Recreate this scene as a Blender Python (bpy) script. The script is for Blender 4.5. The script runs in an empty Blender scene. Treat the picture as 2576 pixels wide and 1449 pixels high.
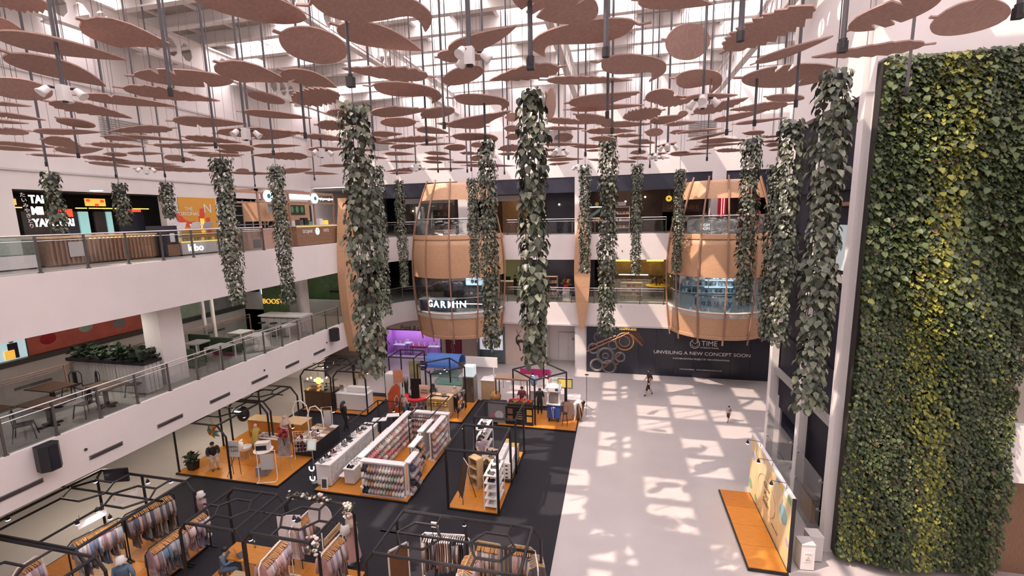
import bpy, math, random
import numpy as np
from mathutils import Vector, Matrix
random.seed(7); rng = np.random.default_rng(7)
S = bpy.context.scene
COL = S.collection
PI = math.pi

# ------------------------------------------------------------------ camera
F_PX, CAM_Z = 1138.0, 11.2
YAW, PITCH, ROLL = [math.radians(a) for a in (-13.1, -8.99, -1.26)]
_fw = Vector((math.sin(YAW)*math.cos(PITCH), math.cos(YAW)*math.cos(PITCH), math.sin(PITCH)))
_r0 = Vector((math.cos(YAW), -math.sin(YAW), 0)); _u0 = _r0.cross(_fw)
RT = _r0*math.cos(ROLL) + _u0*math.sin(ROLL); UP = -_r0*math.sin(ROLL) + _u0*math.cos(ROLL); FW = _fw
CAMP = Vector((0, 0, CAM_Z))
cam = bpy.data.cameras.new('camera'); cam.sensor_width = 36; cam.lens = F_PX*36/2576; cam.clip_end = 300
cam_o = bpy.data.objects.new('camera', cam); COL.objects.link(cam_o)
cam_o.matrix_world = Matrix(((RT.x, UP.x, -FW.x, 0), (RT.y, UP.y, -FW.y, 0), (RT.z, UP.z, -FW.z, CAM_Z), (0, 0, 0, 1)))
S.camera = cam_o

# ------------------------------------------------------------------ sky, sun, exposure
w = bpy.data.worlds.new('sky'); S.world = w; w.use_nodes = True
bg = w.node_tree.nodes['Background']; bg.inputs[0].default_value = (1.0, 0.925, 0.955, 1); bg.inputs[1].default_value = SKY_STR = 15.0
sun = bpy.data.lights.new('sun', 'SUN'); sun.energy = 10.0; sun.angle = math.radians(0.5); sun.color = (1, 0.84, 0.70)
sun_o = bpy.data.objects.new('sun', sun); COL.objects.link(sun_o); sun_o.location = (-20, -10, 40)
SUN_DIR = Vector((0.50, 0.30, -0.81)); sun_o.rotation_euler = SUN_DIR.to_track_quat('-Z', 'Y').to_euler()
vs = S.view_settings; vs.view_transform = 'Standard'; vs.look = 'None'; vs.gamma = 1.0; vs.exposure = -0.78; vs.use_curve_mapping = False
cy = S.cycles; cy.use_denoising = True; cy.use_adaptive_sampling = True; cy.adaptive_threshold = .03; cy.max_bounces = 6; cy.diffuse_bounces = 3; cy.glossy_bounces = 3; cy.transmission_bounces = 4
cy.transparent_max_bounces = 12; cy.caustics_reflective = False; cy.caustics_refractive = False; cy.sample_clamp_indirect = 8.0

# ------------------------------------------------------------------ helpers
def ray(px, py): return FW + RT*((px-1288)/F_PX) + UP*((724.5-py)/F_PX)
def onZ(px, py, z): d = ray(px, py); return CAMP + d*((z-CAM_Z)/d.z)
def onX(px, py, x): d = ray(px, py); return CAMP + d*(x/d.x)
def onY(px, py, y): d = ray(px, py); return CAMP + d*(y/d.y)

MATS = {}
def mat(name, col=(.8, .8, .8), rough=.6, metal=0.0, var=0.0, scale=4.0, emit=0.0, ecol=None, spec=None, bump=0.0, stretch=None, island=0.0, alpha=None):
    """procedural material: colour with a noise variation, optional bump, emission for things that give off light"""
    if name in MATS: return MATS[name]
    m = bpy.data.materials.new(name); m.use_nodes = True; nt = m.node_tree; b = nt.nodes['Principled BSDF']
    b.inputs['Base Color'].default_value = (*col, 1); b.inputs['Roughness'].default_value = rough; b.inputs['Metallic'].default_value = metal
    if spec is not None: b.inputs['Specular IOR Level'].default_value = spec
    src = None
    if var or bump:
        tc = nt.nodes.new('ShaderNodeTexCoord'); mp = nt.nodes.new('ShaderNodeMapping'); nz = nt.nodes.new('ShaderNodeTexNoise')
        nt.links.new(tc.outputs['Object'], mp.inputs[0]); nt.links.new(mp.outputs[0], nz.inputs['Vector'])
        if stretch: mp.inputs['Scale'].default_value = stretch
        nz.inputs['Scale'].default_value = scale; nz.inputs['Detail'].default_value = 5
        src = nz.outputs['Fac']
        if bump:
            bp = nt.nodes.new('ShaderNodeBump'); bp.inputs['Strength'].default_value = bump; bp.inputs['Distance'].default_value = .02
            nt.links.new(src, bp.inputs['Height']); nt.links.new(bp.outputs[0], b.inputs['Normal'])
    if island:
        ge = nt.nodes.new('ShaderNodeNewGeometry'); src = ge.outputs['Random Per Island']; var = island
    if var:
        cr = nt.nodes.new('ShaderNodeValToRGB'); nt.links.new(src, cr.inputs[0])
        lo, hi = (.25, .75) if not island else (0, 1)
        cr.color_ramp.elements[0].position = lo; cr.color_ramp.elements[1].position = hi
        cr.color_ramp.elements[0].color = (*[c*(1-var) for c in col], 1); cr.color_ramp.elements[1].color = (*[min(1, c*(1+var)) for c in col], 1)
        nt.links.new(cr.outputs[0], b.inputs['Base Color'])
    if emit:
        b.inputs['Emission Color'].default_value = (*(ecol or col), 1); b.inputs['Emission Strength'].default_value = emit
    MATS[name] = m
    return m

def glassmat(name, tint=(.93, .95, .95), refl=.12, rough=.02, trans=.92):
    if name in MATS: return MATS[name]
    m = bpy.data.materials.new(name); m.use_nodes = True; nt = m.node_tree; nt.nodes.clear()
    out = nt.nodes.new('ShaderNodeOutputMaterial'); mx = nt.nodes.new('ShaderNodeMixShader'); t = nt.nodes.new('ShaderNodeBsdfTransparent'); g = nt.nodes.new('ShaderNodeBsdfGlossy')
    lw = nt.nodes.new('ShaderNodeLayerWeight'); lw.inputs[0].default_value = .25
    ma = nt.nodes.new('ShaderNodeMath'); ma.operation = 'MULTIPLY_ADD'; ma.inputs[1].default_value = .32; ma.inputs[2].default_value = refl*.3
    nt.links.new(lw.outputs['Fresnel'], ma.inputs[0]); nt.links.new(ma.outputs[0], mx.inputs[0])
    t.inputs[0].default_value = (*[c*trans for c in tint], 1); g.inputs[1].default_value = rough; g.inputs[0].default_value = (.9, .9, .9, 1)
    nt.links.new(t.outputs[0], mx.inputs[1]); nt.links.new(g.outputs[0], mx.inputs[2]); nt.links.new(mx.outputs[0], out.inputs[0])
    MATS[name] = m
    return m

class MB:
    """collects faces for ONE mesh object"""
    def __init__(s): s.v = []; s.f = []
    def add(s, vs, fs, M=None):
        o = len(s.v)
        s.v += [tuple(M @ Vector(v)) for v in vs] if M is not None else [tuple(v) for v in vs]
        s.f += [tuple(i+o for i in f) for f in fs]; return s
    def box(s, x0, x1, y0, y1, z0, z1, M=None):
        vs = [(x0, y0, z0), (x1, y0, z0), (x1, y1, z0), (x0, y1, z0), (x0, y0, z1), (x1, y0, z1), (x1, y1, z1), (x0, y1, z1)]
        return s.add(vs, [(0, 3, 2, 1), (4, 5, 6, 7), (0, 1, 5, 4), (1, 2, 6, 5), (2, 3, 7, 6), (3, 0, 4, 7)], M)
    def cbox(s, c, sz, rz=0.0, ry=0.0, rx=0.0):
        M = Matrix.Translation(c) @ Matrix.Rotation(rz, 4, 'Z') @ Matrix.Rotation(ry, 4, 'Y') @ Matrix.Rotation(rx, 4, 'X')
        return s.box(-sz[0]/2, sz[0]/2, -sz[1]/2, sz[1]/2, -sz[2]/2, sz[2]/2, M)
    def tube(s, pts, r, n=6, cap=True, closed=False):
        pts = [Vector(p) for p in pts]; rs = r if isinstance(r, (list, tuple)) else [r]*len(pts); rings = []; ref = None
        L = len(pts)
        for i, p in enumerate(pts):
            a = pts[i-1] if (i > 0 or closed) else pts[i]; c = pts[(i+1) % L] if (i < L-1 or closed) else pts[i]
            t = (c-a).normalized()
            if ref is None: ref = Vector((0, 0, 1)) if abs(t.z) < .9 else Vector((1, 0, 0))
            u = t.cross(ref)
            if u.length < 1e-4: u = t.cross(Vector((1, 0, 0)))
            u.normalize(); q = u.cross(t).normalized(); ref = q
            rings.append([p + (u*math.cos(2*PI*k/n) + q*math.sin(2*PI*k/n))*rs[i] for k in range(n)])
        vs = [v for g in rings for v in g]; fs = []
        for i in range(L if closed else L-1):
            j = (i+1) % L
            for k in range(n): fs.append((i*n+k, i*n+(k+1) % n, j*n+(k+1) % n, j*n+k))
        if cap and not closed: fs.append(tuple(range(n))[::-1]); fs.append(tuple((L-1)*n+k for k in range(n)))
        return s.add(vs, fs)
    def lathe(s, prof, n=16, a0=0.0, a1=2*PI, c=(0, 0, 0), cap=False):
        full = abs(a1-a0-2*PI) < 1e-6; m = n if full else n+1; vs = []; fs = []
        for r, z in prof:
            for k in range(m): a = a0+(a1-a0)*k/n; vs.append((c[0]+r*math.cos(a), c[1]+r*math.sin(a), c[2]+z))
        for i in range(len(prof)-1):
            for k in range(n if full else n):
                k2 = (k+1) % m; fs.append((i*m+k, i*m+k2, (i+1)*m+k2, (i+1)*m+k))
        if cap: fs.append(tuple(range(m))[::-1]); fs.append(tuple((len(prof)-1)*m+k for k in range(m)))
        return s.add(vs, fs)
    def prism(s, out, h0, h1, M=None):
        """outline in xy extruded from z=h0 to z=h1"""
        n = len(out); vs = [(x, y, h0) for x, y in out] + [(x, y, h1) for x, y in out]
        fs = [tuple(range(n))[::-1], tuple(range(n, 2*n))] + [(i, (i+1) % n, n+(i+1) % n, n+i) for i in range(n)]
        return s.add(vs, fs, M)
    def ell(s, c, r, n=10, m=6, M=None):
        vs = [(c[0], c[1], c[2]-r[2])]; fs = []
        for i in range(1, m):
            t = PI*i/m - PI/2
            for k in range(n): a = 2*PI*k/n; vs.append((c[0]+r[0]*math.cos(t)*math.cos(a), c[1]+r[1]*math.cos(t)*math.sin(a), c[2]+r[2]*math.sin(t)))
        vs.append((c[0], c[1], c[2]+r[2])); e = len(vs)-1
        for k in range(n):
            fs.append((0, 1+(k+1) % n, 1+k)); fs.append((e, 1+(m-2)*n+k, 1+(m-2)*n+(k+1) % n))
            for i in range(m-2): fs.append((1+i*n+k, 1+i*n+(k+1) % n, 1+(i+1)*n+(k+1) % n, 1+(i+1)*n+k))
        return s.add(vs, fs, M)
    def build(s, name, m, parent=None, smooth=False, loc=None):
        me = bpy.data.meshes.new(name); me.from_pydata(s.v, [], s.f); me.update()
        if m: me.materials.append(m if not isinstance(m, str) else MATS[m])
        if smooth: me.polygons.foreach_set('use_smooth', [True]*len(me.polygons))
        o = bpy.data.objects.new(name, me); COL.objects.link(o)
        if parent: o.parent = parent
        if loc: o.location = loc
        return o
def tag(o, label=None, cat=None, group=None, kind=None):
    if label: o['label'] = label
    if cat: o['category'] = cat
    if group: o['group'] = group
    if kind: o['kind'] = kind
    return o
def thing(name, label, cat, loc=(0, 0, 0), rz=0.0, group=None):
    o = bpy.data.objects.new(name, None); COL.objects.link(o); o.location = loc; o.rotation_euler = (0, 0, rz); o.empty_display_size = .2
    return tag(o, label, cat, group)
def bx(name, m, parent, *a, **k): return MB().box(*a).build(name, m, parent, **k)
def copy_tree(o, parent=None):
    c = o.copy(); COL.objects.link(c); c.parent = parent
    for ch in o.children: copy_tree(ch, c)
    return c
def dup(root, loc, rz=0.0, label=None, group=None, sc=None):
    c = copy_tree(root); c.location = loc; c.rotation_euler = (0, 0, rz)
    if sc: c.scale = (sc, sc, sc)
    if label: c['label'] = label
    if group: c['group'] = group
    return c
def share(o, name, parent, loc, rz=0.0):
    """another object on the same mesh data"""
    c = bpy.data.objects.new(name, o.data); COL.objects.link(c); c.parent = parent; c.location = loc; c.rotation_euler = (0, 0, rz); return c
def struct(o): o['kind'] = 'structure'; return o
def text(name, body, m, parent, loc, size, rot=(PI/2, 0, 0), ext=.01, align='CENTER', sx=1.0, shear=0.0, bold=0.0):
    cu = bpy.data.curves.new(name, 'FONT'); cu.body = body; cu.size = size; cu.extrude = ext; cu.align_x = align; cu.align_y = 'CENTER'; cu.shear = shear; cu.offset = bold
    cu.resolution_u = 3; cu.materials.append(m if not isinstance(m, str) else MATS[m])
    o = bpy.data.objects.new(name, cu); COL.objects.link(o); o.parent = parent; o.location = loc; o.rotation_euler = rot; o.scale = (sx, 1, 1); return o

# ------------------------------------------------------------------ common materials
mat('white_wall', (.80, .76, .75), .7, var=.03, scale=1.2); mat('white_paint', (.82, .79, .78), .5)
mat('stone_floor', (.47, .435, .43), .3, var=.05, scale=.9, spec=.4); mat('gallery_tile', (.42, .40, .37), .3, var=.08, scale=1.5)
mat('carpet', (.0135, .013, .0185), .95, var=.25, scale=40, bump=.2); mat('black_metal', (.018, .017, .02), .45, spec=.4); mat('pole_metal', (.07, .065, .075), .5)
mat('rust', (.37, .235, .20), .75, var=.15, scale=14, bump=.12, stretch=(1, 1, 1)); mat('wood_panel', (.56, .335, .195), .5, var=.16, scale=6, stretch=(1, 1, 9))
mat('wood_rib', (.34, .20, .14), .5, var=.1, scale=6); mat('orange_wood', (.52, .205, .033), .35, var=.18, scale=3, stretch=(1, 8, 1)); mat('orange_wood2', (.46, .17, .028), .35, var=.2, scale=3, stretch=(1, 8, 1))
mat('navy', (.03, .033, .055), .35, var=.15, scale=3); mat('dark_panel', (.018, .02, .032), .25); mat('steel', (.55, .54, .53), .3, metal=.9); mat('dark_steel', (.12, .115, .11), .4, metal=.4)
mat('dark_wood', (.10, .055, .035), .5, var=.25, scale=5, stretch=(1, 1, 6)); mat('brown_wood', (.26, .15, .09), .5, var=.2, scale=5, stretch=(6, 6, 1)); mat('pale_wood', (.62, .44, .26), .5, var=.12, scale=5, stretch=(5, 1, 1))
mat('roof_panel', (.42, .37, .33), .8, var=.1, scale=2); mat('roof_white', (.80, .76, .74), .6)
mat('grey_panel', (.33, .32, .31), .5); mat('light_grey', (.60, .58, .57), .5); mat('white_gloss', (.84, .82, .81), .25)
mat('white_light', (1, 1, 1), .5, emit=9.0, ecol=(1, .95, .9)); mat('cool_light', (.8, .95, 1), .5, emit=6.0, ecol=(.65, .92, 1)); mat('warm_light', (1, .8, .45), .5, emit=9.0, ecol=(1, .68, .3)); mat('facade_dark', (.012, .012, .024), .55, spec=.2); mat('sign_white', (1, 1, 1), .5, emit=1.5, ecol=(1, .98, .98))
mat('letter_white', (.86, .84, .85), .5)
glassmat('glass'); glassmat('green_glass', (.80, .90, .86), .2); glassmat('sky_glass', (1, .97, .97), .05, trans=.97); glassmat('blue_glass', (.62, .78, .86), .2)
# ------------------------------------------------------------------ setting
XL, YB, XR, XLW = -16.2, 31.9, 6.9, -23.5           # gallery edge left, gallery edge back, facade plane right, shop wall left
Z2, Z2B, Z3, Z3B = 5.0, 3.45, 9.87, 8.1             # floor levels and undersides of the gallery bands
ROOF = 19.6
fl = struct(bx('floor', 'stone_floor', None, -34, 16, -8, 46, -.3, 0))
cpt = struct(bx('floor_carpet', 'carpet', None, -18.4, -1.9, 2, 25.4, 0, .02))
arc = [(-13.7+2.5*math.cos(a), 29.4+2.5*math.sin(a)) for a in [PI - k*PI/2/10 for k in range(11)]]
edge = [(XL, -6)] + arc + [(14, YB)]
def slab(name, z0, z1):
    o = MB().prism([(-34, -6)] + edge + [(14, 46), (-34, 46)], z0, z1).build(name, 'white_wall'); struct(o)
    t = MB().prism([(-33.9, -5.9)] + [(x-.12 if x < -13.7 else x, y-(-.12 if y > 29 else 0)) for x, y in edge] + [(13.9, 45.9), (-33.9, 45.9)], z1, z1+.012).build('floor_tile', 'gallery_tile', o)
    return o
# gallery level two: the left wing has a second opening behind its walkway
mid = struct(MB().prism([(-20.2, -6)] + edge + [(14, 46), (-34, 46), (-34, 27), (-20.2, 27)], Z2B, Z2).build('floor_middle', 'white_wall'))
MB().prism([(-20.1, -5.9)] + [(x-.12 if x < -13.7 else x, y-(-.12 if y > 29 else 0)) for x, y in edge] + [(13.9, 45.9), (-33.9, 45.9), (-33.9, 27.1), (-20.1, 27.1)], Z2, Z2+.012).build('floor_tile', 'gallery_tile', mid)
top = slab('floor_upper', Z3B, Z3)
# slim shadow ledge under the back band
struct(bx('trim_back', 'light_grey', None, -13, 14, YB-.06, YB+.5, Z2B-.12, Z2B))
# outer walls
struct(bx('wall_left', 'white_wall', None, XLW-.4, XLW, -6, 46, 12.72, ROOF+.6))
struct(MB().box(XLW-.4, XLW, -6, 13.5, Z3, 12.72).box(XLW-.4, XLW, 19.75, 24.3, Z3, 12.72).box(XLW-.4, XLW, 27.4, 46, Z3, 12.72).build('wall_left_piers', 'white_wall'))
struct(bx('trim_left', 'light_grey', None, XLW, XLW+.08, 8, 31, 13.45, 13.53)); struct(bx('trim_left_upper', 'light_grey', None, XLW, XLW+.08, 0, 31.9, 17.4, 17.5))
struct(bx('wall_back', 'white_wall', None, -26, 14, YB, YB+.4, 13.78, ROOF+.6))
struct(bx('wall_back_shops', 'dark_panel', None, -34, 14, 44, 44.3, 0, 14)); struct(bx('ceiling_upper', 'grey_panel', None, -34, 14, YB+.4, 44, 13.5, 13.7))
struct(bx('ceiling_upper_left', 'white_wall', None, -34, XLW-.4, -6, 44, 13.5, 13.7)); struct(bx('wall_left_outer', 'white_wall', None, -34.3, -34, -6, 46, 0, 14))
struct(bx('wall_far_right', 'white_wall', None, 14, 14.4, -8, 46, 0, ROOF+.6)); struct(bx('wall_rear', 'white_wall', None, -34, 14, -8, -7.6, 0, ROOF+.6))
# white piers of the back wing (upper level)
for i, px in enumerate((1166, 1461, 1806)):
    X = onY(px, 520, YB).x; struct(bx('wall_back_pier', 'white_wall', None, X-.42, X+.42, YB, YB+.9, Z3, 13.78))
for i, px in enumerate((1166, 1461, 1806)):
    X = onY(px, 520, YB).x; struct(bx('wall_back_pier', 'white_wall', None, X-.42, X+.42, YB+.2, YB+1.1, 0 if i != 0 else 0, Z2B)) if i == 1 else None
# navy fascia above the upper shopfronts
for i, (a, b) in enumerate(((950, 1150), (1180, 1450), (1474, 1793), (1822, 2010))):
    X0, X1 = onY(a, 470, YB).x, onY(b, 470, YB).x
    struct(bx('trim_fascia', 'navy', None, X0, X1, YB+.05, YB+.3, 12.75, 13.78))
# right side: facade, upper wall, green-wall wall
struct(bx('wall_right', 'white_wall', None, XR-.05, XR+.4, 15.75, 21.5, 14.45, ROOF+.6))
struct(bx('wall_right_front', 'white_wall', None, XR+.1, 14, 15.35, 15.7, 5.0, ROOF+.6))
struct(bx('wall_right_return', 'navy', None, XR+.42, 14, 21.3, 21.5, 0, ROOF+.6))
struct(bx('wall_right_band', 'white_paint', None, 10.95, 14, 14.9, 15.7, 3.3, 5.0)); struct(bx('wall_right_lower', 'brown_wood', None, 10.95, 14, 15.5, 15.7, 0, 3.3)); struct(bx('wall_right_upper', 'roof_panel', None, 10.95, 14, 15.2, 15.35, 5.0, 8.0))
# facade: three white columns, dark panels, transoms
for Yc in (15.55, 18.2, 21.6):
    struct(MB().box(XR-.1, XR+.18, Yc-.18, Yc+.18, 0, 14.45 if Yc < 20 else 13.6).build('column', 'white_paint'))
fac = struct(MB().box(XR+.3, XR+.42, 15.75, 18.3, 0, 14.45).box(XR+.3, XR+.42, 18.3, 21.4, 2.5, 14.45).build('wall_facade', 'facade_dark'))
for (y0, y1) in ((15.75, 18.0), (18.4, 21.4)):
    for z0, z1 in ((3.1, 5.9), (6.1, 8.6), (8.8, 11.6), (11.8, 14.4)):
        bx('pane', 'facade_dark', fac, XR+.22, XR+.3, y0+.05, y1-.05, z0, z1)
for z in (4.2, 9.0): bx('transom', 'grey_panel', fac, XR+.02, XR+.3, 15.75, 21.4, z-.11, z+.11)
bx('transom', 'brown_wood', fac, XR+.1, XR+.3, 15.75, 18, 11.3, 11.42)
bx('display_panel', mat('facade_screen', (.5, .58, .6), .3, emit=.35, ecol=(.75, .85, .9)), fac, XR+.16, XR+.22, 15.9, 16.9, 9.25, 10.7)
# ground floor behind the facade glass
struct(bx('wall_lobby', 'facade_dark', None, 9.2, 9.4, 15.75, 21.3, 0, 2.9))
kb = thing('lobby_counter', 'small orange lit counter behind the facade glass', 'counter', (7.0, 17.3, 0), 0)
bx('body', mat('amber_box', (.6, .26, .04), .4), kb, -.02, .12, -.45, .45, 0, .9); bx('top', 'dark_wood', kb, -.04, .14, -.5, .5, .9, .95)
# frameless glass screen between the columns, held by spider fittings
for k, (y0, y1) in enumerate(((15.78, 17.98), (18.42, 21.38))):
    g = thing('glass_screen', ('clear glass screen between the two nearest white columns', 'clear glass screen between the middle and far white columns')[k], 'glass screen', (XR-.13, (y0+y1)/2, 0), group='frameless glass screens')
    h = (y1-y0)/2
    for z0, z1 in ((0, 1.15), (1.17, 2.35)): bx('pane', 'glass', g, -.008, .008, -h, h, z0+.02, z1)
    for s_ in (-1, 1):
        for z in (1.16, 2.2):
            MB().tube([(0, s_*(h-.12), z), (.05, s_*(h-.02), z)], .02).tube([(-.03, s_*(h-.12), z), (.03, s_*(h-.12), z)], .05, 8).build('spider_fitting', 'steel', g)
# ------------------------------------------------------------------ roof: main beams, purlins, panels and skylight panes
roof = struct(bx('ceiling', 'roof_white', None, -26, 14.4, -8, 33, ROOF+1.35, ROOF+1.36)); bpy.data.objects.remove(roof)
roof = struct(MB().box(-26, -23.3, -8, 46, ROOF+.4, ROOF+.6).box(13.4, 14.5, -8, 46, ROOF+.4, ROOF+.6).box(-26, 14.5, -8, -7.3, ROOF+.4, ROOF+.6).box(-26, 14.5, 31.8, 46, ROOF+.4, ROOF+.6).build('ceiling', 'roof_white'))
CX, CY = 2.0, 1.9
pane0 = panel0 = None; nx = int(36.7/CX)+1; ny = int(39.1/CY)+1
def rcell(nm, m, w0, w1):
    return MB().box(-CX/2+w0, CX/2-w0, -CY/2+w1, CY/2-w1, -.03, .03).build(nm, m)
for i in range(nx):
    for j in range(ny):
        x, y = -23.3+CX*(i+.5), -7.3+CY*(j+.5)
        lit = ((i + (j//2)) % 2 == 0) or (i*7+j*3) % 11 == 0
        if x < -16.5: lit = (i+j) % 4 == 0
        if lit:
            if pane0 is None: pane0 = rcell('skylight_pane', 'sky_glass', .16, .2); o = pane0; o.parent = roof; o.location = (x, y, ROOF+.62)
            else: share(pane0, 'skylight_pane', roof, (x, y, ROOF+.62))
        else:
            if panel0 is None: panel0 = rcell('roof_panel', 'roof_panel', 0, 0); o = panel0; o.parent = roof; o.location = (x, y, ROOF+.55)
            else: share(panel0, 'roof_panel', roof, (x, y, ROOF+.55))
pl = None
for j in range(ny+1):
    y = -7.3+CY*j
    if pl is None:
        pl = MB().box(-23.3, 13.4, -.05, .05, ROOF-.02, ROOF+.6).box(-23.3, 13.4, -.16, .16, ROOF-.06, ROOF).build('purlin', 'roof_white', roof); pl.location = (0, y, 0)
    else: share(pl, 'purlin', roof, (0, y, 0))
for i in range(nx+1):
    x = -23.3+CX*i
    if i == 0: rb = MB().box(-.08, .08, -7.3, 31.8, ROOF+.42, ROOF+.66).build('rafter', 'roof_white', roof); rb.location = (x, 0, 0)
    else: share(rb, 'rafter', roof, (x, 0, 0))
# castellated main beams with hexagonal web holes
bm = MB(); z0, z1 = ROOF-1.15, ROOF-.05; zm = (z0+z1)/2
bm.box(-.16, .16, -7.3, 31.9, z0-.05, z0+.02).box(-.16, .16, -7.3, 31.9, z1-.02, z1+.05)
bm.box(-.03, .03, -7.3, 31.9, z0, z0+.18).box(-.03, .03, -7.3, 31.9, z1-.18, z1)
y = -7.3; k = 0
Mx = Matrix(((0, 0, 1, 0), (1, 0, 0, 0), (0, 1, 0, 0), (0, 0, 0, 1)))
while y < 31.9:
    solid = 1.5 if k % 3 == 2 else .18
    bm.prism([(y-.2, z0+.15), (y+solid+.2, z0+.15), (y+solid, z0+.4), (y+solid, z1-.4), (y+solid+.2, z1-.15), (y-.2, z1-.15), (y, z1-.4), (y, z0+.4)], -.03, .03, Mx)
    y += solid+.55; k += 1
mb0 = bm.build('main_beam', 'roof_white', roof); mb0.location = (-19.5, 0, 0)
for X in (-11.1, -2.6, 5.9): share(mb0, 'main_beam', roof, (X, 0, 0))
# ------------------------------------------------------------------ suspended rust-brown leaf panels
def smooth(pts, n=4):
    out = []; L = len(pts)
    for i in range(L):
        p0, p1, p2, p3 = [Vector((*pts[(i+k) % L], 0)) for k in (-1, 0, 1, 2)]
        for j in range(n):
            t = j/n; q = .5*((2*p1)+(p2-p0)*t+(2*p0-5*p1+4*p2-p3)*t*t+(3*p1-p0-3*p2+p3)*t**3); out.append((q.x, q.y))
    return out
def leaf_outline(kind, rnd):
    """outline in units of length (x along the axis 0..1) and half width (y, -1..1)"""
    if kind == 'comma': return [(-.1, .03), (.0, .05)] + smooth([(.03, .3), (.16, .78), (.38, 1), (.64, .95), (.84, .66), (.96, .15), (1.0, -.4), (.94, -1.2), (.905, -.75), (.845, -.33), (.74, -.33), (.56, -.62), (.34, -.8), (.13, -.5)]) + [(0, -.05), (-.1, -.04)]
    if kind == 'notch': return [(-.06, .1), (0, .08), (.03, .5), (.1, .82), (.22, .98), (.4, 1), (.55, .97), (.6, .72), (.68, .45), (.77, .22), (.86, .1), (.84, -.1), (.94, -.12), (.93, -.3), (1.0, -.42), (.95, -.62), (.8, -.72), (.62, -.84), (.4, -.92), (.2, -.82), (.08, -.55), (.01, -.1), (-.06, -.06)]
    N = 30; up = []; dn = []
    for i in range(N+1):
        t = i/N
        if kind in ('taper', 'ragged'): wv = math.sin(PI*min(1, t**.62))**.85 if 0 < t < 1 else 0
        elif kind == 'heart': wv = math.sqrt(max(0, 1-(2*t-1)**2))*(1.15-.35*t)
        else: wv = max(0, 1-abs(2*t-1)**2.3)**.6
        a = b = wv
        if kind == 'ragged': a *= 1-.30*((t*7.5+rnd) % 1); b *= 1-.16*((t*6+rnd*2) % 1)
        if kind == 'serrated': a *= 1-.38*((t*10) % 1); b *= 1-.38*((t*9+.4) % 1)
        if kind == 'split': a *= .3 if abs(t-(.24+.1*rnd)) < .018 or abs(t-.42) < .018 else 1; b *= .25 if abs(t-.66) < .018 else 1
        if kind == 'taper' and rnd > .6: a *= .4 if abs(t-.3) < .018 else 1
        up.append((t, a)); dn.append((t, -b))
    return [(-.09, .07), (0.004, .07)] + up[1:-1] + [(1.0, 0)] + dn[1:-1][::-1] + [(0.004, -.07), (-.09, -.07)]
SHAPE = dict(taper='long pointed', ragged='ragged-edged', notch='notched', comma='hook-tailed', oval='oval', serrated='saw-toothed', split='split-edged', heart='broad heart-shaped')
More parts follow.
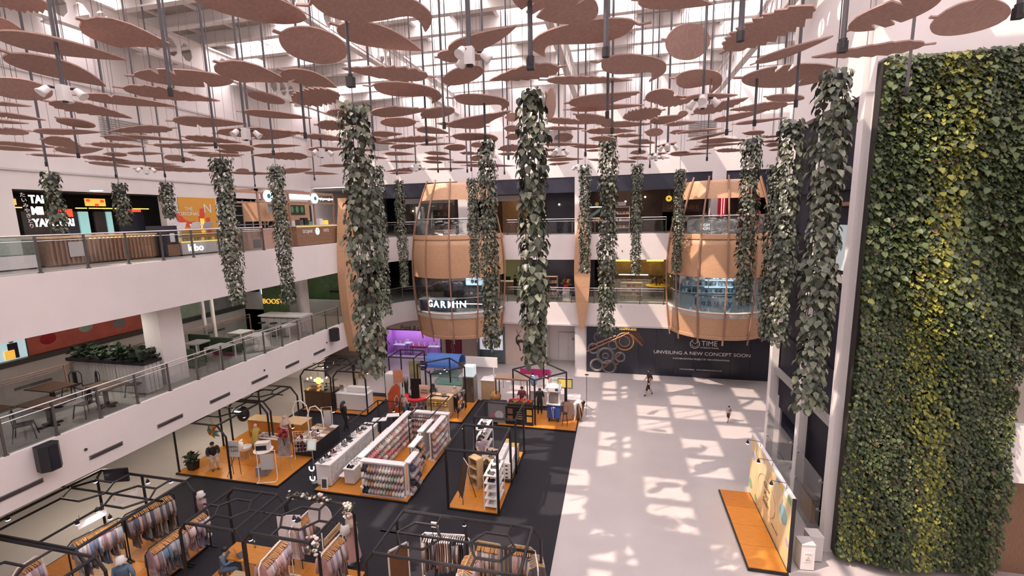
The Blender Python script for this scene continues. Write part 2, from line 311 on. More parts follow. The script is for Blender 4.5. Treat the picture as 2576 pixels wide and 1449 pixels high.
LV = {0: """620,150,1250,380,200,notch;-60,255,960,450,120,taper;70,400,800,650,150,taper;-130,650,400,690,150,oval;1010,570,1760,605,115,split;920,660,1660,760,90,ragged;1645,470,2130,640,160,notch;2110,250,2600,430,250,oval;1400,-70,2310,140,190,oval;2130,530,2540,660,110,taper;600,720,1340,800,65,taper;370,765,1000,890,90,ragged;440,890,700,960,65,oval;1880,690,2130,780,75,oval;2210,765,2550,700,150,serrated;1300,910,1860,930,70,taper;250,990,770,995,42,taper;1290,965,820,990,65,ragged;320,1050,630,1090,75,notch;1830,840,2350,890,50,taper;1640,1005,2290,985,70,notch;430,1135,780,1120,60,taper;200,985,-140,995,60,ragged;1390,1030,1820,1075,50,ragged;1650,1100,1915,1125,50,oval;2390,940,2680,955,75,ragged;-80,850,350,905,35,taper;-100,905,220,930,25,taper;-90,770,240,800,28,taper;-80,1075,430,1110,36,taper;-90,1105,330,1135,32,taper;680,1085,1100,1105,38,ragged;780,1030,1040,1055,36,taper;1240,1190,1470,1195,48,notch;790,1160,960,1165,30,oval;960,1155,1240,1155,24,taper;620,1180,1000,1215,38,ragged;670,1220,980,1260,26,taper;880,1020,1430,1060,24,taper;1150,1090,1570,1120,32,ragged;1290,1090,1740,1092,22,taper;2320,1180,1890,1168,62,ragged;1410,1145,1820,1180,26,taper;850,1225,1330,1236,22,taper;1600,1285,1000,1270,32,ragged;1780,1285,1880,1286,32,oval;1900,1100,2270,1095,30,taper;2320,1125,2620,1120,32,taper;2130,1300,2340,1265,46,notch;1480,1170,1840,1166,26,taper;2290,1300,2550,1310,24,taper;2300,1020,2640,1058,46,ragged;2460,850,2660,852,62,serrated;230,1165,590,1180,16,taper;1100,1245,1380,1255,24,taper;1640,1130,1800,1155,24,oval;-60,10,380,35,130,serrated;-90,150,180,235,90,taper;1920,1045,2230,1015,30,taper;1730,1300,2100,1310,20,taper;2420,1250,2610,1245,24,oval""",
860: """-250,40,680,90,230,comma;-30,190,600,380,160,taper;650,575,0,515,105,ragged;215,650,760,720,110,comma;1290,-110,1900,140,270,split;830,390,1320,190,120,taper;2240,185,1410,340,170,comma;720,430,1110,410,90,notch;810,640,1020,490,130,oval;1640,505,1110,605,115,ragged;1930,470,2450,530,160,comma;1540,602,2190,602,64,ragged;830,740,1270,780,85,comma;240,865,640,805,80,notch;620,885,825,810,85,oval;560,915,290,925,68,oval;800,950,1300,850,72,notch;1080,950,710,930,48,taper;1705,775,2260,715,85,notch;1715,825,2280,790,42,taper;1540,710,1600,850,120,serrated;2290,750,2500,690,95,oval;2380,775,2700,740,85,ragged;2410,830,2120,890,100,serrated;1770,865,2040,930,64,oval;1540,900,1900,930,48,ragged;1950,938,2330,935,42,taper;1540,965,1830,970,30,ragged;1840,985,2220,985,48,ragged;570,965,810,1005,48,taper;820,1030,1180,1038,60,comma;220,1000,450,1020,42,notch;720,1040,280,1062,48,ragged;180,1055,310,1055,42,oval;590,1090,850,1080,16,taper;380,1110,570,1095,36,taper;780,1115,940,1105,48,oval;970,1092,1060,1090,36,oval;1190,1125,1350,1108,62,serrated;1240,1035,1340,1025,46,oval;1235,885,1335,880,62,oval;1225,965,1335,970,46,oval;1610,1045,1740,1018,66,oval;2290,995,2420,1000,56,oval;2330,925,2600,865,58,taper;1880,1040,2080,1050,42,ragged;2070,1020,2270,1020,26,taper;2170,1065,2370,1070,38,notch;2480,1000,2610,985,32,taper;320,1155,550,1160,28,taper;640,1150,820,1160,30,ragged;900,1150,1045,1160,24,taper;630,1190,850,1200,28,notch;620,1215,760,1225,20,oval;360,1215,600,1220,16,taper;970,1190,1050,1195,42,oval;820,1220,1050,1225,16,taper;930,1245,1310,1250,24,taper;600,1270,330,1292,32,ragged;370,1305,540,1300,16,taper;640,1275,920,1270,14,taper;1190,1160,1345,1160,24,ragged;1530,1088,1830,1085,22,taper;1740,1100,1950,1105,28,oval;1530,1130,1680,1130,18,taper;1530,1180,1700,1175,20,taper;1550,1208,1820,1190,28,notch;1570,1240,1720,1225,20,taper;2170,1188,2330,1192,24,taper;2180,1155,2290,1138,32,oval;2080,1100,2330,1105,18,taper;2370,1105,2530,1075,22,notch;2320,1165,2460,1150,20,taper;1870,1200,2050,1215,16,taper;2080,1215,2220,1220,16,oval;2240,1195,2470,1190,14,taper;2470,1162,2690,1150,36,notch;200,1180,350,1195,16,taper;1840,1135,1960,1130,16,oval;60,1130,300,1128,18,taper;250,1070,420,1085,20,taper""",
1716: """-125,300,205,335,260,oval;-60,590,305,620,150,comma;-330,0,240,30,100,taper;330,380,985,40,230,serrated;555,475,1140,270,62,taper;1830,335,975,432,88,ragged;1260,225,1960,-50,170,split;1915,130,2440,140,240,heart;450,585,1170,560,155,split;640,730,915,745,52,oval;100,855,500,735,85,ragged;20,745,420,715,48,taper;800,785,360,830,62,ragged;240,912,640,830,48,taper;400,935,790,885,24,taper;465,1000,620,1000,32,oval;-20,1000,310,965,22,ragged;60,1055,380,985,22,taper;140,1070,480,1045,38,notch;120,1102,470,1080,20,taper;260,1130,480,1135,32,ragged;70,1125,250,1110,16,taper;600,1030,760,1025,16,taper;610,1065,750,1060,16,taper;630,1095,740,1085,28,oval;660,1130,770,1120,16,taper;0,1160,220,1155,16,taper;-30,862,45,850,42,oval;-120,940,120,915,30,taper"""}
LEAFS = []
def anchor(mx):
    for lim, a in ((230, 'by the sushi sign'), (480, 'above the orange poster'), (760, 'above the kibo counter'), (990, 'above the bushiest vine'), (1270, 'above the GARMIN pod'), (1440, 'above the pink stall'), (1660, 'above the wooden fin'), (1940, 'above the beauty pod')):
        if mx < lim: return a
    return 'by the green wall'
ents = []
for off, s_ in LV.items():
    for e in s_.split(';'):
        q = e.split(','); x1, y1, x2, y2, wd = [float(v)/2.995 for v in q[:5]]; ents.append([x1+off, y1, x2+off, y2, wd, q[5]])
ORD = 'first second third fourth fifth sixth seventh eighth ninth tenth eleventh twelfth thirteenth fourteenth fifteenth sixteenth seventeenth eighteenth nineteenth twentieth twenty-first twenty-second twenty-third twenty-fourth twenty-fifth twenty-sixth twenty-seventh twenty-eighth twenty-ninth thirtieth thirty-first thirty-second thirty-third thirty-fourth thirty-fifth thirty-sixth'.split()
def row_of(py): return 0 if py < 75 else 1 if py < 175 else 2 if py < 255 else 3 if py < 335 else 4
ROWN = ('front row', 'second row', 'third row', 'fourth row', 'back row')
cls = {}
for e in ents: cls.setdefault((row_of((e[1]+e[3])/2), e[5]), []).append(e)
for k, l in cls.items():
    l.sort(key=lambda e: -(e[0]+e[2]))
    for i, e in enumerate(l): e.append(i)
for e in ents:
    x1, y1, x2, y2, wd, kind, idx = e
    mx, my = (x1+x2)/2, (y1+y2)/2; h = random.Random(int(mx*7+my*13))
    z = 13.75+.85*max(0, 1-my/330)+h.uniform(-.1, .35)
    for _ in range(40):                       # keep the panel inside the hall
        p = onZ(mx, my, z)
        if p.x > -21.5 and p.y < 30.2 and p.x < 6.3 or z < 12.9: break
        z -= .06
    if mx > 2140: z = min(z, 14.1)
    a, b = onZ(x1, y1, z), onZ(x2, y2, z); A = b-a
    mid_p = (a+b)/2; dist = (mid_p-CAMP).length
    # limit how far the axis runs in depth (thin far panels are tilted, not endless)
    dirr = (mid_p-CAMP).normalized(); lat = A-dirr*A.dot(dirr); A = lat+dirr*max(-1.6, min(1.6, A.dot(dirr)))
    A.z = max(-.35, min(.35, A.z)); L = A.length; ax = A.normalized()
    hp = Vector((0, 0, 1)).cross(ax).normalized(); hp = hp if hp.dot(Vector((mid_p.x, mid_p.y, 0))) > 0 else -hp
    up_ = ax.cross(hp); up_ = up_ if up_.z > 0 else -up_
    wm = wd/F_PX*(mid_p-CAMP).dot(FW); best = None
    W = min(max(wm*2.2, .2*L), .46*L)
    if kind in ('oval', 'heart') : W = max(W, min(wm*1.3, .62*L))
    axp = (ax-dirr*ax.dot(dirr)).normalized(); prp = dirr.cross(axp)
    for k in range(0, 76):                    # tilt about the axis until the seen width fits
        th = math.radians(-k); q = hp*math.cos(th)+up_*math.sin(th)
        er = abs(abs(q.dot(prp))*W-wm)
        if best is None or er < best[0]-1e-4: best = (er, q)
    q = best[1]; nrm = ax.cross(q)
    pts = leaf_outline(kind, h.random()); sgn = -1 if kind == 'comma' else h.choice((-1, 1))
    M = Matrix.Identity(4); 
    for r_ in range(3): M[r_][0], M[r_][1], M[r_][2], M[r_][3] = ax[r_], q[r_], nrm[r_], mid_p[r_]
    small = (abs(x2-x1) < 72 and my > 290)
    ctr = sum(p_[1] for p_ in pts)/len(pts)*0
    o = MB().prism([((t-.5)*L, (v*sgn+ctr)*W/2) for t, v in (pts if not small else pts[::2])], -.014, .014).build('leaf_panel', 'rust'); o.matrix_world = M
    rz_ = MB().tube([(0, 0, 0), (0, 0, ROOF+.58-mid_p.z)], .006, 4).build('hanger_rod', 'pole_metal', o); rz_.matrix_parent_inverse = M.inverted(); rz_.location = mid_p
    LEAFS.append((o, row_of(my), anchor(mx), SHAPE[kind], small, mx))
names = {}
for L_ in LEAFS: names.setdefault(L_[1:5] if not L_[4] else (L_[1], L_[2], '', True), []).append(L_)
for (r, an, sh_, small), l in names.items():
    l.sort(key=lambda q: -q[5])
    for i, L_ in enumerate(l):
        s2 = (f'small distant rust-brown leaf panel, {ROWN[r]}, {an}' if small else f'{sh_} rust-brown leaf panel, {ROWN[r]}, {an}') + (f', {ORD[i]} from the green wall' if len(l) > 1 else '')
        tag(L_[0], s2, 'leaf panel', 'suspended rust-brown leaf panels')
# ------------------------------------------------------------------ hanging poles, some with lamp heads
PO = {0: "350,1240;590,1175;875,1330;1105,1300;1243,1325;1380,1210;1285,700;1625,1100;1855,1040;1920,1310;1922,1400;2060,1155;2300,1025;2425,1175;2370,1350;490,745", 860: "65,600;240,1110;415,1310;560,1280;640,1075;725,1290;770,950;820,1280;945,1290;975,1280;962,470;1080,1045;1225,1305;1255,1190;1422,465;1635,1165;1780,1275;1835,1165;1988,400;2000,870;2035,990;2245,1140;2320,1255;2365,1200;2455,1130", 1716: "155,800;187,1200;335,1000;440,280;545,930;730,1165;857,785;1210,335;1690,690;2540,75"}
lampheads = {(0, 490), (0, 1855), (0, 1105), (860, 560), (860, 962), (860, 1780), (860, 2365), (860, 2455), (1716, 155), (0, 2425), (860, 1635)}
black_heads = {(1716, 2540), (1716, 1210), (860, 1422), (860, 65)}
mat('lamp_white', (.75, .73, .72), .4)
pl_ = []
for off, s_ in PO.items():
    for e in s_.split(';'):
        x, y = [float(v) for v in e.split(',')]; pl_.append((x/2.995+off, y/2.995, (off, int(x)) in lampheads, (off, int(x)) in black_heads))
pl_.sort(key=lambda e: -e[0]); nlamp = 0; POLES = []
def lamp_head(parent, m, M0):
    mb = MB(); mb.add(*_lh, M=M0); return mb.build('lamp_head', m, parent, True)
_t = MB().lathe([(.0, .0), (.10, .0), (.12, -.06), (.13, -.22), (.17, -.34), (.15, -.34), (.0, -.30)], 12); _lh = (_t.v, _t.f)
for px, py, lampq, blk in pl_:
    z = 13.15+.9*max(0, 1-py/330)
    for _ in range(40):
        p = onZ(px, py, z)
        if p.x > -21 and p.y < 30.5 and p.x < 6.3 or z < 12.4: break
        z -= .05
    t = thing('hanging_pole', '', 'pole', p, group='dark poles hanging from the roof')
    R_ = .04 if py < 180 else .027
    MB().tube([(0, 0, 0), (0, 0, ROOF+.58-z)], R_, 8).build('shaft', 'pole_metal', t)
    MB().tube([(0, 0, -.06), (0, 0, .08)], R_*1.5, 8).build('end_cap', 'black_metal', t)
    if lampq:
        bx('junction_box', 'lamp_white', t, -.07, .07, -.07, .07, -.04, .22)
        for k, a in enumerate((.3, 2.4, 4.5)):
            M0 = Matrix.Rotation(a, 4, 'Z') @ Matrix.Translation((.2, 0, .14)) @ Matrix.Rotation(-.8, 4, 'Y') @ Matrix.Scale(.48, 4)
            hd = lamp_head(t, 'lamp_white', M0)
            MB().tube([(.12*math.cos(a), .12*math.sin(a), .16), (.2*math.cos(a), .2*math.sin(a), .16)], .022, 6).build('bracket', 'black_metal', t)
        t['label'] = f'hanging pole with a cluster of white spotlights, {ORD[nlamp]} counted from the green wall'; nlamp += 1; t['category'] = 'spotlight'
    else:
        if blk: bx('junction_box', 'black_metal', t, -.06, .06, -.05, .05, -.12, .04)
        POLES.append((t, row_of(py-90), anchor(px), px))
names = {}
for L_ in POLES: names.setdefault(L_[1:3], []).append(L_)
for (r, an), l in names.items():
    l.sort(key=lambda q: -q[3])
    for i, L_ in enumerate(l): L_[0]['label'] = f'dark bare hanging pole, {ROWN[r]}, {an}' + (f', {ORD[i]} from the green wall' if len(l) > 1 else '')
# ------------------------------------------------------------------ foliage
_lv = np.array([(0, 0, 0), (-.40, .26, .09), (-.30, .68, .05), (0, 1.0, -.12), (.30, .68, .05), (.40, .26, .09), (0, .48, -.03)])
_lf = np.array([(0, 6, 1), (1, 6, 2), (2, 6, 3), (3, 6, 4), (4, 6, 5), (5, 6, 0)])
def leaves_mesh(name, P, T, Nn, size, mats, mi=None):
    """one mesh of many leaves: base points P, tip directions T, face normals Nn, sizes"""
    n = len(P); T = T/np.linalg.norm(T, axis=1, keepdims=True); Sd = np.cross(T, Nn); Sd /= np.linalg.norm(Sd, axis=1, keepdims=True)+1e-9; N2 = np.cross(Sd, T)
    V = P[:, None] + size[:, None, None]*(_lv[None, :, 0:1]*Sd[:, None] + _lv[None, :, 1:2]*T[:, None] + _lv[None, :, 2:3]*N2[:, None])
    Fc = (_lf[None] + (np.arange(n)*7)[:, None, None]).reshape(-1, 3)
    me = bpy.data.meshes.new(name); me.vertices.add(n*7); me.vertices.foreach_set('co', V.reshape(-1).astype(np.float32))
    me.loops.add(n*18); me.loops.foreach_set('vertex_index', Fc.reshape(-1).astype(np.int32)); me.polygons.add(n*6)
    me.polygons.foreach_set('loop_start', np.arange(0, n*18, 3, dtype=np.int32))
    for m in mats: me.materials.append(MATS[m])
    if mi is not None: me.polygons.foreach_set('material_index', np.repeat(mi, 6).astype(np.int32))
    me.update(); me.validate(); return me
mat('leaf_dark', (.058, .075, .048), .36, island=.6); mat('leaf_mid', (.15, .165, .11), .34, island=.65); mat('leaf_lime', (.17, .18, .045), .42, island=.5); mat('leaf_brown', (.10, .07, .045), .6, island=.4)
mat('gw_dark', (.032, .052, .019), .5, island=.6); mat('gw_mid', (.072, .100, .032), .5, island=.6); mat('gw_lime', (.23, .235, .035), .5, island=.5); mat('soil', (.025, .022, .018), .95, var=.3, scale=20); mat('planter', (.03, .03, .035), .6)
def vine(px, py0, py1, w, label, lsize=.17, X=None, extra=0.0, keep=0, bare=0.0):
    d = F_PX*.62/w; p = CAMP+ray(px, py0)*d
    if X is not None: p = onX(px, py0, X); d = (p-CAMP).dot(FW)
    R = .31*w*d/(F_PX*.62); zb = p.z
    for z in np.arange(p.z, 2, -.1):
        v = Vector((p.x, p.y, z))-CAMP; yy = 724.5-F_PX*v.dot(UP)/v.dot(FW)
        if yy > py1: break
        zb = z
    H = p.z-zb
    t = thing('hanging_vine', label, 'hanging plant', (p.x, p.y, p.z), group='trailing vines in hanging planters')
    MB().lathe([(0, -.42), (.17, -.42), (.20, 0), (.17, 0), (.16, -.06), (0, -.06)], 14).build('planter', 'planter', t, True); bx('soil', 'soil', t.children[0], -.1, .1, -.1, .1, -.08, -.04)
    MB().tube([(0, 0, -.06), (0, 0, ROOF+.58-p.z)], .012, 5).build('cable', 'pole_metal', t)
    st = MB()
    for k in range(6):
        a = k*PI/3+.3; r = R*.62
        st.tube([(.15*math.cos(a), .15*math.sin(a), 0), (r*math.cos(a), r*math.sin(a), -.25)]+[(r*math.cos(a+.25*math.sin(j*1.3+k)), r*math.sin(a+.25*math.sin(j*1.3+k)), -.25-(H-.5)*j/6*(1-.06*k)) for j in range(1, 7)], .012, 4)
    st.build('stem', 'leaf_brown', t)
    lsize *= .78; n = int(H*190*(R/.31)*(.15/lsize)**1.3*(1-bare)) + 60; g = np.random.default_rng(int(px))
    u = g.random(n); zz = -H*(u**.95)+.12; ang = g.random(n)*2*PI
    rad = R*(.62+.42*g.random(n))*(1-.35*np.clip((u-.72)/.28, 0, 1)*g.random(n))*(1+.12*np.sin(zz*2.1+px)+.08*np.sin(zz*5+ang))
    if extra: rad *= 1+extra*np.clip(np.sin(u*PI), 0, 1)*(.5+.5*np.cos(ang+.6))
    out = np.stack([np.cos(ang), np.sin(ang), np.zeros(n)], 1)
    P = np.stack([rad*np.cos(ang), rad*np.sin(ang), zz], 1)
    T = out*(.25+.5*g.random(n))[:, None]+np.stack([.5*(g.random(n)-.5), .5*(g.random(n)-.5), -.55-.6*g.random(n)], 1)
    Nn = out*.9+np.stack([.7*(g.random(n)-.5), .7*(g.random(n)-.5), .25+.5*g.random(n)], 1)
    sz = lsize*(.65+.7*g.random(n)); mi = (g.random(n) < .45).astype(int)
    if keep:
        o = bpy.data.objects.new('leaf', leaves_mesh('leaf', np.zeros((1, 3)), np.array([[0, 0, -1.]]), np.array([[0, -1., 0]]), np.array([1.]), ['leaf_mid']))
        for k in range(keep):
            c = bpy.data.objects.new('leaf', o.data); COL.objects.link(c); c.parent = t
            tv = Vector(T[k]).normalized(); sd = tv.cross(Vector(Nn[k])).normalized(); n2 = sd.cross(tv); s2 = sz[k]*1.1
            c.matrix_local = Matrix(((sd.x*s2, -n2.x*s2, -tv.x*s2, P[k][0]*1.08), (sd.y*s2, -n2.y*s2, -tv.y*s2, P[k][1]*1.08), (sd.z*s2, -n2.z*s2, -tv.z*s2, P[k][2]), (0, 0, 0, 1)))
        bpy.data.objects.remove(o)
    fo = bpy.data.objects.new('foliage', leaves_mesh('foliage', P[keep:], T[keep:], Nn[keep:], sz[keep:], ['leaf_dark', 'leaf_mid'], mi[keep:])); COL.objects.link(fo); fo.parent = t; fo['kind'] = 'stuff'
    return t
for a in [
 (125, 440, 592, 36, 'dark vine hanging before the white lettered sushi sign', .15, -18.6), (299, 465, 575, 29, 'short dark vine hanging before the red lit shop sign', .14, -18.6), (418, 465, 560, 27, 'short vine beside the orange poster', .14, -18.6),
 (555, 402, 775, 44, 'long vine hanging before the kibo counter', .14), (693, 420, 770, 36, 'long vine hanging before the coffee kiosk', .14), (945, 420, 800, 34, 'slim vine just behind the thickest bushy vine', .15),
 (1003, 457, 725, 24, 'thin vine between the thickest vine and the GARMIN pod', .14), (1188, 452, 705, 27, 'thin pale vine crossing the GARMIN pod', .14), (1223, 358, 885, 43, 'long vine at the edge of the GARMIN pod', .16),
 (1472, 420, 692, 29, 'short vine in front of the wooden fin', .15), (1531, 343, 850, 43, 'long vine hanging beside the wooden fin, before the bakery window', .16), (1604, 415, 695, 26, 'thin vine midway between the fin and the beauty pod', .14),
 (1711, 430, 692, 26, 'thin pale vine at the near edge of the beauty pod', .14), (1893, 350, 768, 44, 'long vine crossing the beauty pod beside its red counter', .16), (1955, 418, 860, 40, 'pale vine hanging by the far white column', .15)]:
    vine(*a[:4], a[4], a[5], a[6] if len(a) > 6 else None)
vine(888, 268, 950, 62, 'thickest and bushiest vine, hanging before the dark stall frames', .19, extra=.7, keep=90)
vine(1336, 235, 925, 66, 'large-leaved long vine hanging over the pink stall', .23, keep=90)
vine(1995, 308, 870, 52, 'dense vine hanging before the dark facade', .19, keep=60)
vine(2103, 190, 1045, 74, 'thick vine with broad leaves hanging closest to the green wall', .2, keep=90)
# green wall
gw = thing('green_wall', 'tall vertical garden densely covered in green and lime foliage', 'green wall', (0, 0, 0))
GX0, GX1, GY, GZ1 = XR+.09, 10.9, 15.0, 15.15
bx('backing_panel', 'soil', gw, GX0, GX1, GY, GY+.3, .2, GZ1); bx('edge_trim', 'dark_steel', gw, GX0, GX1+.02, GY-.02, GY+.3, GZ1, GZ1+.06)
n = 32000; g = np.random.default_rng(5)
P = np.stack([GX0-.05+(GX1-GX0+.15)*g.random(n), np.zeros(n), .3+(GZ1-.25)*g.random(n)], 1)
bulge = .08+.30*(np.sin(P[:, 0]*2.3+np.sin(P[:, 2]*.7)*1.4)*.5+.5)+.10*(np.sin(P[:, 2]*1.3+P[:, 0])*.5+.5)
P[:, 1] = GY-bulge*g.random(n)**.4-.02
T = np.stack([.9*(g.random(n)-.5), -.35-.5*g.random(n), -.35-.7*g.random(n)], 1); Nn = np.stack([.8*(g.random(n)-.5), -1+0*P[:, 0], .2+.7*g.random(n)], 1)
zr = P[:, 2]/GZ1; fx = (P[:, 0]-GX0)/(GX1-GX0)
lime = np.exp(-((fx-(.55-.18*zr+.05*np.sin(zr*9)))/.12)**2)*.55 + np.exp(-((fx-.12)/.12)**2)*np.clip(.5-zr*1.8, 0, 1) + .10*(np.sin(fx*9+zr*14) > .75)
rr = g.random(n); mi = np.where(rr < lime*1.0, 2, np.where(rr > .62, 1, 0)); mi[(g.random(n) < .05)] = 3
sz = .065+.075*g.random(n)+.05*(zr > .55)*g.random(n)
big = np.argsort(-sz)[:280]; keepm = np.ones(n, bool); keepm[big] = False
fo = bpy.data.objects.new('foliage', leaves_mesh('foliage', P[keepm], T[keepm], Nn[keepm], sz[keepm], ['gw_dark', 'gw_mid', 'gw_lime', 'leaf_brown'], mi[keepm])); COL.objects.link(fo); fo.parent = gw; fo['kind'] = 'stuff'
lm = {k: leaves_mesh('leaf', np.zeros((1, 3)), np.array([[0, 0, -1.]]), np.array([[0, -1., 0]]), np.array([1.]), [k]) for k in ('gw_mid', 'gw_lime')}
for k in big:
    c = bpy.data.objects.new('leaf', lm['gw_lime' if mi[k] == 2 else 'gw_mid']); COL.objects.link(c); c.parent = gw
    tv = Vector(T[k]).normalized(); sd = tv.cross(Vector(Nn[k])).normalized(); n2 = sd.cross(tv); s2 = sz[k]*1.1
    c.matrix_local = Matrix(((sd.x*s2, -n2.x*s2, -tv.x*s2, P[k][0]), (sd.y*s2, -n2.y*s2, -tv.y*s2, P[k][1]-.1), (sd.z*s2, -n2.z*s2, -tv.z*s2, P[k][2]), (0, 0, 0, 1)))
# ------------------------------------------------------------------ wooden barrel pods and fins
def pod(label, X, R0, zs, letters, lm, lsize, lang, lz, counters, ribs):
    zb, zl, zm0, zm1, zc0, zc1 = zs                     # lower panel, glass, middle panel, canopy heights
    t = thing('barrel_pod', label, 'pod', (X, YB-.02, 0), group='barrel pods on the back gallery')
    def R(z): return R0*(1-(.30 if z > 7.5 else .17)*((z-7.5)/5.5)**2)
    A0, A1 = PI*1.0, PI*2.0
    def band(nm, m, z0, z1, dr=0.0, n=26, segs=6, th=.06, a0=A0, a1=A1):
        zz = [z0+(z1-z0)*k/segs for k in range(segs+1)]
        return MB().lathe([(R(z)+dr, z) for z in zz]+[(R(z)+dr-th, z) for z in zz[::-1]]+[(R(z0)+dr, z0)], n, a0, a1).build(nm, m, t, True)
    na = len(ribs)+1; cuts = [A0]+[math.radians(180+r) for r in ribs]+[A1]
    for i in range(len(cuts)-1):                        # one bent board between each pair of ribs
        for z0, z1 in ((zb, zl), (zm0, zm1-.3), (zc0, zc1)): band('panel', 'wood_panel', z0, z1, 0, 6, 6, .06, cuts[i]+.004, cuts[i+1]-.004)
        band('glass_pane', 'glass', zl+.06, zm0-.05, -.12, 6, 3, .02, cuts[i]+.01, cuts[i+1]-.01)
        band('glass_pane', 'glass', zm1, zm1+1.05, -.12, 6, 2, .02, cuts[i]+.01, cuts[i+1]-.01)
    band('rim', 'wood_panel', zm1-.3, zm1, .05); band('rim', 'wood_panel', zb-.22, zb, .05); band('ledge', 'white_paint', zl, zl+.06, .02, th=.5)
    for r in ribs:
        a = math.radians(180+r); pts = []
        for k in range(15):
            z = zb-.55+(zc1+.25-zb+.55)*k/14; pts.append(((R(z)+.07)*math.cos(a), (R(z)+.07)*math.sin(a), z))
        MB().tube(pts, .055, 5).build('rib', 'wood_rib', t)
    MB().lathe([(0, 0), (R(Z2), 0), (R(Z2), -.2), (0, -.2)], 24, A0, A1, (0, 0, zl-.1)).build('deck', 'gallery_tile', t); MB().lathe([(0, 0), (R(Z3)-.1, 0), (R(Z3)-.1, -.2), (0, -.2)], 24, A0, A1, (0, 0, zm1-.25)).build('deck', 'gallery_tile', t)
    MB().lathe([(R(zm1+1.05)-.14+.035*math.cos(a), zm1+1.08+.035*math.sin(a)) for a in (0, PI/2, PI, PI*1.5, 2*PI)], 24, A0, A1).build('handrail', 'steel', t)
    MB().lathe([(R(zl+1.1)-.3+.03*math.cos(a), zl+1.1+.03*math.sin(a)) for a in (0, PI/2, PI, PI*1.5, 2*PI)], 24, A0, A1).build('handrail', 'steel', t)
    a = math.radians(180+lang); n = len(letters); 
    if letters:
        wds = [dict(I=.42, M=1.12, N=1.0, i=.4, l=.42).get(c, .95 if c.isupper() else .80) for c in letters]; tot = sum(wds); cum = 0
        for k, ch in enumerate(letters):
            ak = a+(cum+wds[k]/2-tot/2)*lsize/(R(lz)-.22); cum += wds[k]
            if ch != ' ': text('letter', ch, lm, t, ((R(lz)-.22)*math.cos(ak), (R(lz)-.22)*math.sin(ak), lz), lsize*1.18, (PI/2, 0, ak+PI/2), .02, bold=.012)
    return t, R
mat('garmin_light', (1, 1, 1), .4, emit=5.0, ecol=(.72, .93, 1)); mat('beauty_blue', (.06, .20, .38), .4)
podG, RG = pod('wooden barrel pod with the glowing GARMIN letters', -11.35, 3.5, (3.05, 4.65, 7.15, 10.05, 12.4, 13.55), 'GARMIN', 'garmin_light', .56, 89, 5.3, None, (8, 38, 68, 98, 128, 158, 172))
podT, RT_ = pod('wooden barrel pod with the blue beauty haul letters', 6.5, 3.2, (3.65, 5.1, 7.3, 9.9, 12.0, 13.1), 'beauty haul', 'beauty_blue', .47, 92, 5.72, None, (8, 32, 60, 88, 118, 148, 170))
# GARMIN shop inside the lower deck
sh = thing('watch_shop', 'dark watch shop display inside the GARMIN pod', 'shop display', (-11.35, 31.2, 4.58))
bx('back_board', 'dark_panel', sh, -1.2, 2.4, .2, .3, 0, 2.4); bx('counter', 'navy', sh, -2.2, .3, -1.9, -1.3, 0, .95); bx('counter_top', 'light_grey', sh, -2.25, .35, -1.95, -1.25, .95, 1.0); bx('shelf', 'dark_steel', sh, .5, 2.3, -.1, .2, 1.0, 1.05); bx('shelf', 'dark_steel', sh, .5, 2.3, -.1, .2, .55, .6)
scr = bx('screen', mat('watch_screen', (.6, .8, .9), .3, emit=1.6, ecol=(.6, .85, 1)), sh, .6, 1.9, .1, .2, 1.7, 2.25)
for x in (1.1, 1.4): MB().tube([(x, .08, 1.98), (x, .1, 1.98)], .14, 10).build('watch_picture', 'navy', scr)
for k in range(5): bx('watch_box', 'light_grey' if k % 2 else 'dark_steel', sh, .6+.33*k, .8+.33*k, -.05, .12, 1.05, 1.2)
bx('light_strip', 'white_light', sh, -.2, 2.3, -1.6, -1.55, .62, .66)
# beauty shop: blue glazed cylinder with shelves
bs = thing('beauty_shop', 'blue glazed beauty shop with white product shelves inside the pod', 'shop display', (6.5, YB-.1, 5.05))
for i in range(8):
    a0, a1 = PI+.08+i*(PI-.16)/8, PI+.08+(i+1)*(PI-.16)/8
    MB().lathe([(2.75, .05), (2.75, 1.0)], 3, a0+.02, a1-.02).build('frosted_pane', mat('frosted_blue', (.42, .56, .62), .3), bs)
    MB().lathe([(2.75, 1.06), (2.75, 2.15)], 3, a0+.02, a1-.02).build('glass_pane', 'blue_glass', bs)
    MB().tube([(2.75*math.cos(a0), 2.75*math.sin(a0), 0), (2.75*math.cos(a0), 2.75*math.sin(a0), 2.2)], .03, 6).build('mullion', mat('mullion_blue', (.35, .48, .56), .4), bs)
bx('back_wall', mat('shop_wall_blue', (.5, .6, .68), .5), bs, -2.4, 2.4, -.35, -.25, 0, 2.3)
for z in (.5, .95, 1.4, 1.85):
    s2 = bx('shelf', 'white_paint', bs, -2.3, 2.3, -.75, -.35, z, z+.03)
    for k in range(22):
        h = random.uniform(.12, .28); MB().box(-2.25+k*.205, -2.13+k*.205, -.7, -.55, z+.03, z+.03+h).build('product', random.choice(['light_grey', 'white_paint', 'navy', 'grey_panel']), s2)
for z in (1.33, 1.78): bx('light_strip', 'cool_light', bs, -.9, .8, -.8, -.76, z, z+.04)
bx('light_strip', 'cool_light', bs, -.3, .3, -1.2, -1.0, 2.16, 2.2)
for x in (-.55, .75): MB().box(x-.12, x+.12, -2.2, -2.0, .05, .9).build('stand', 'mullion_blue', bs)
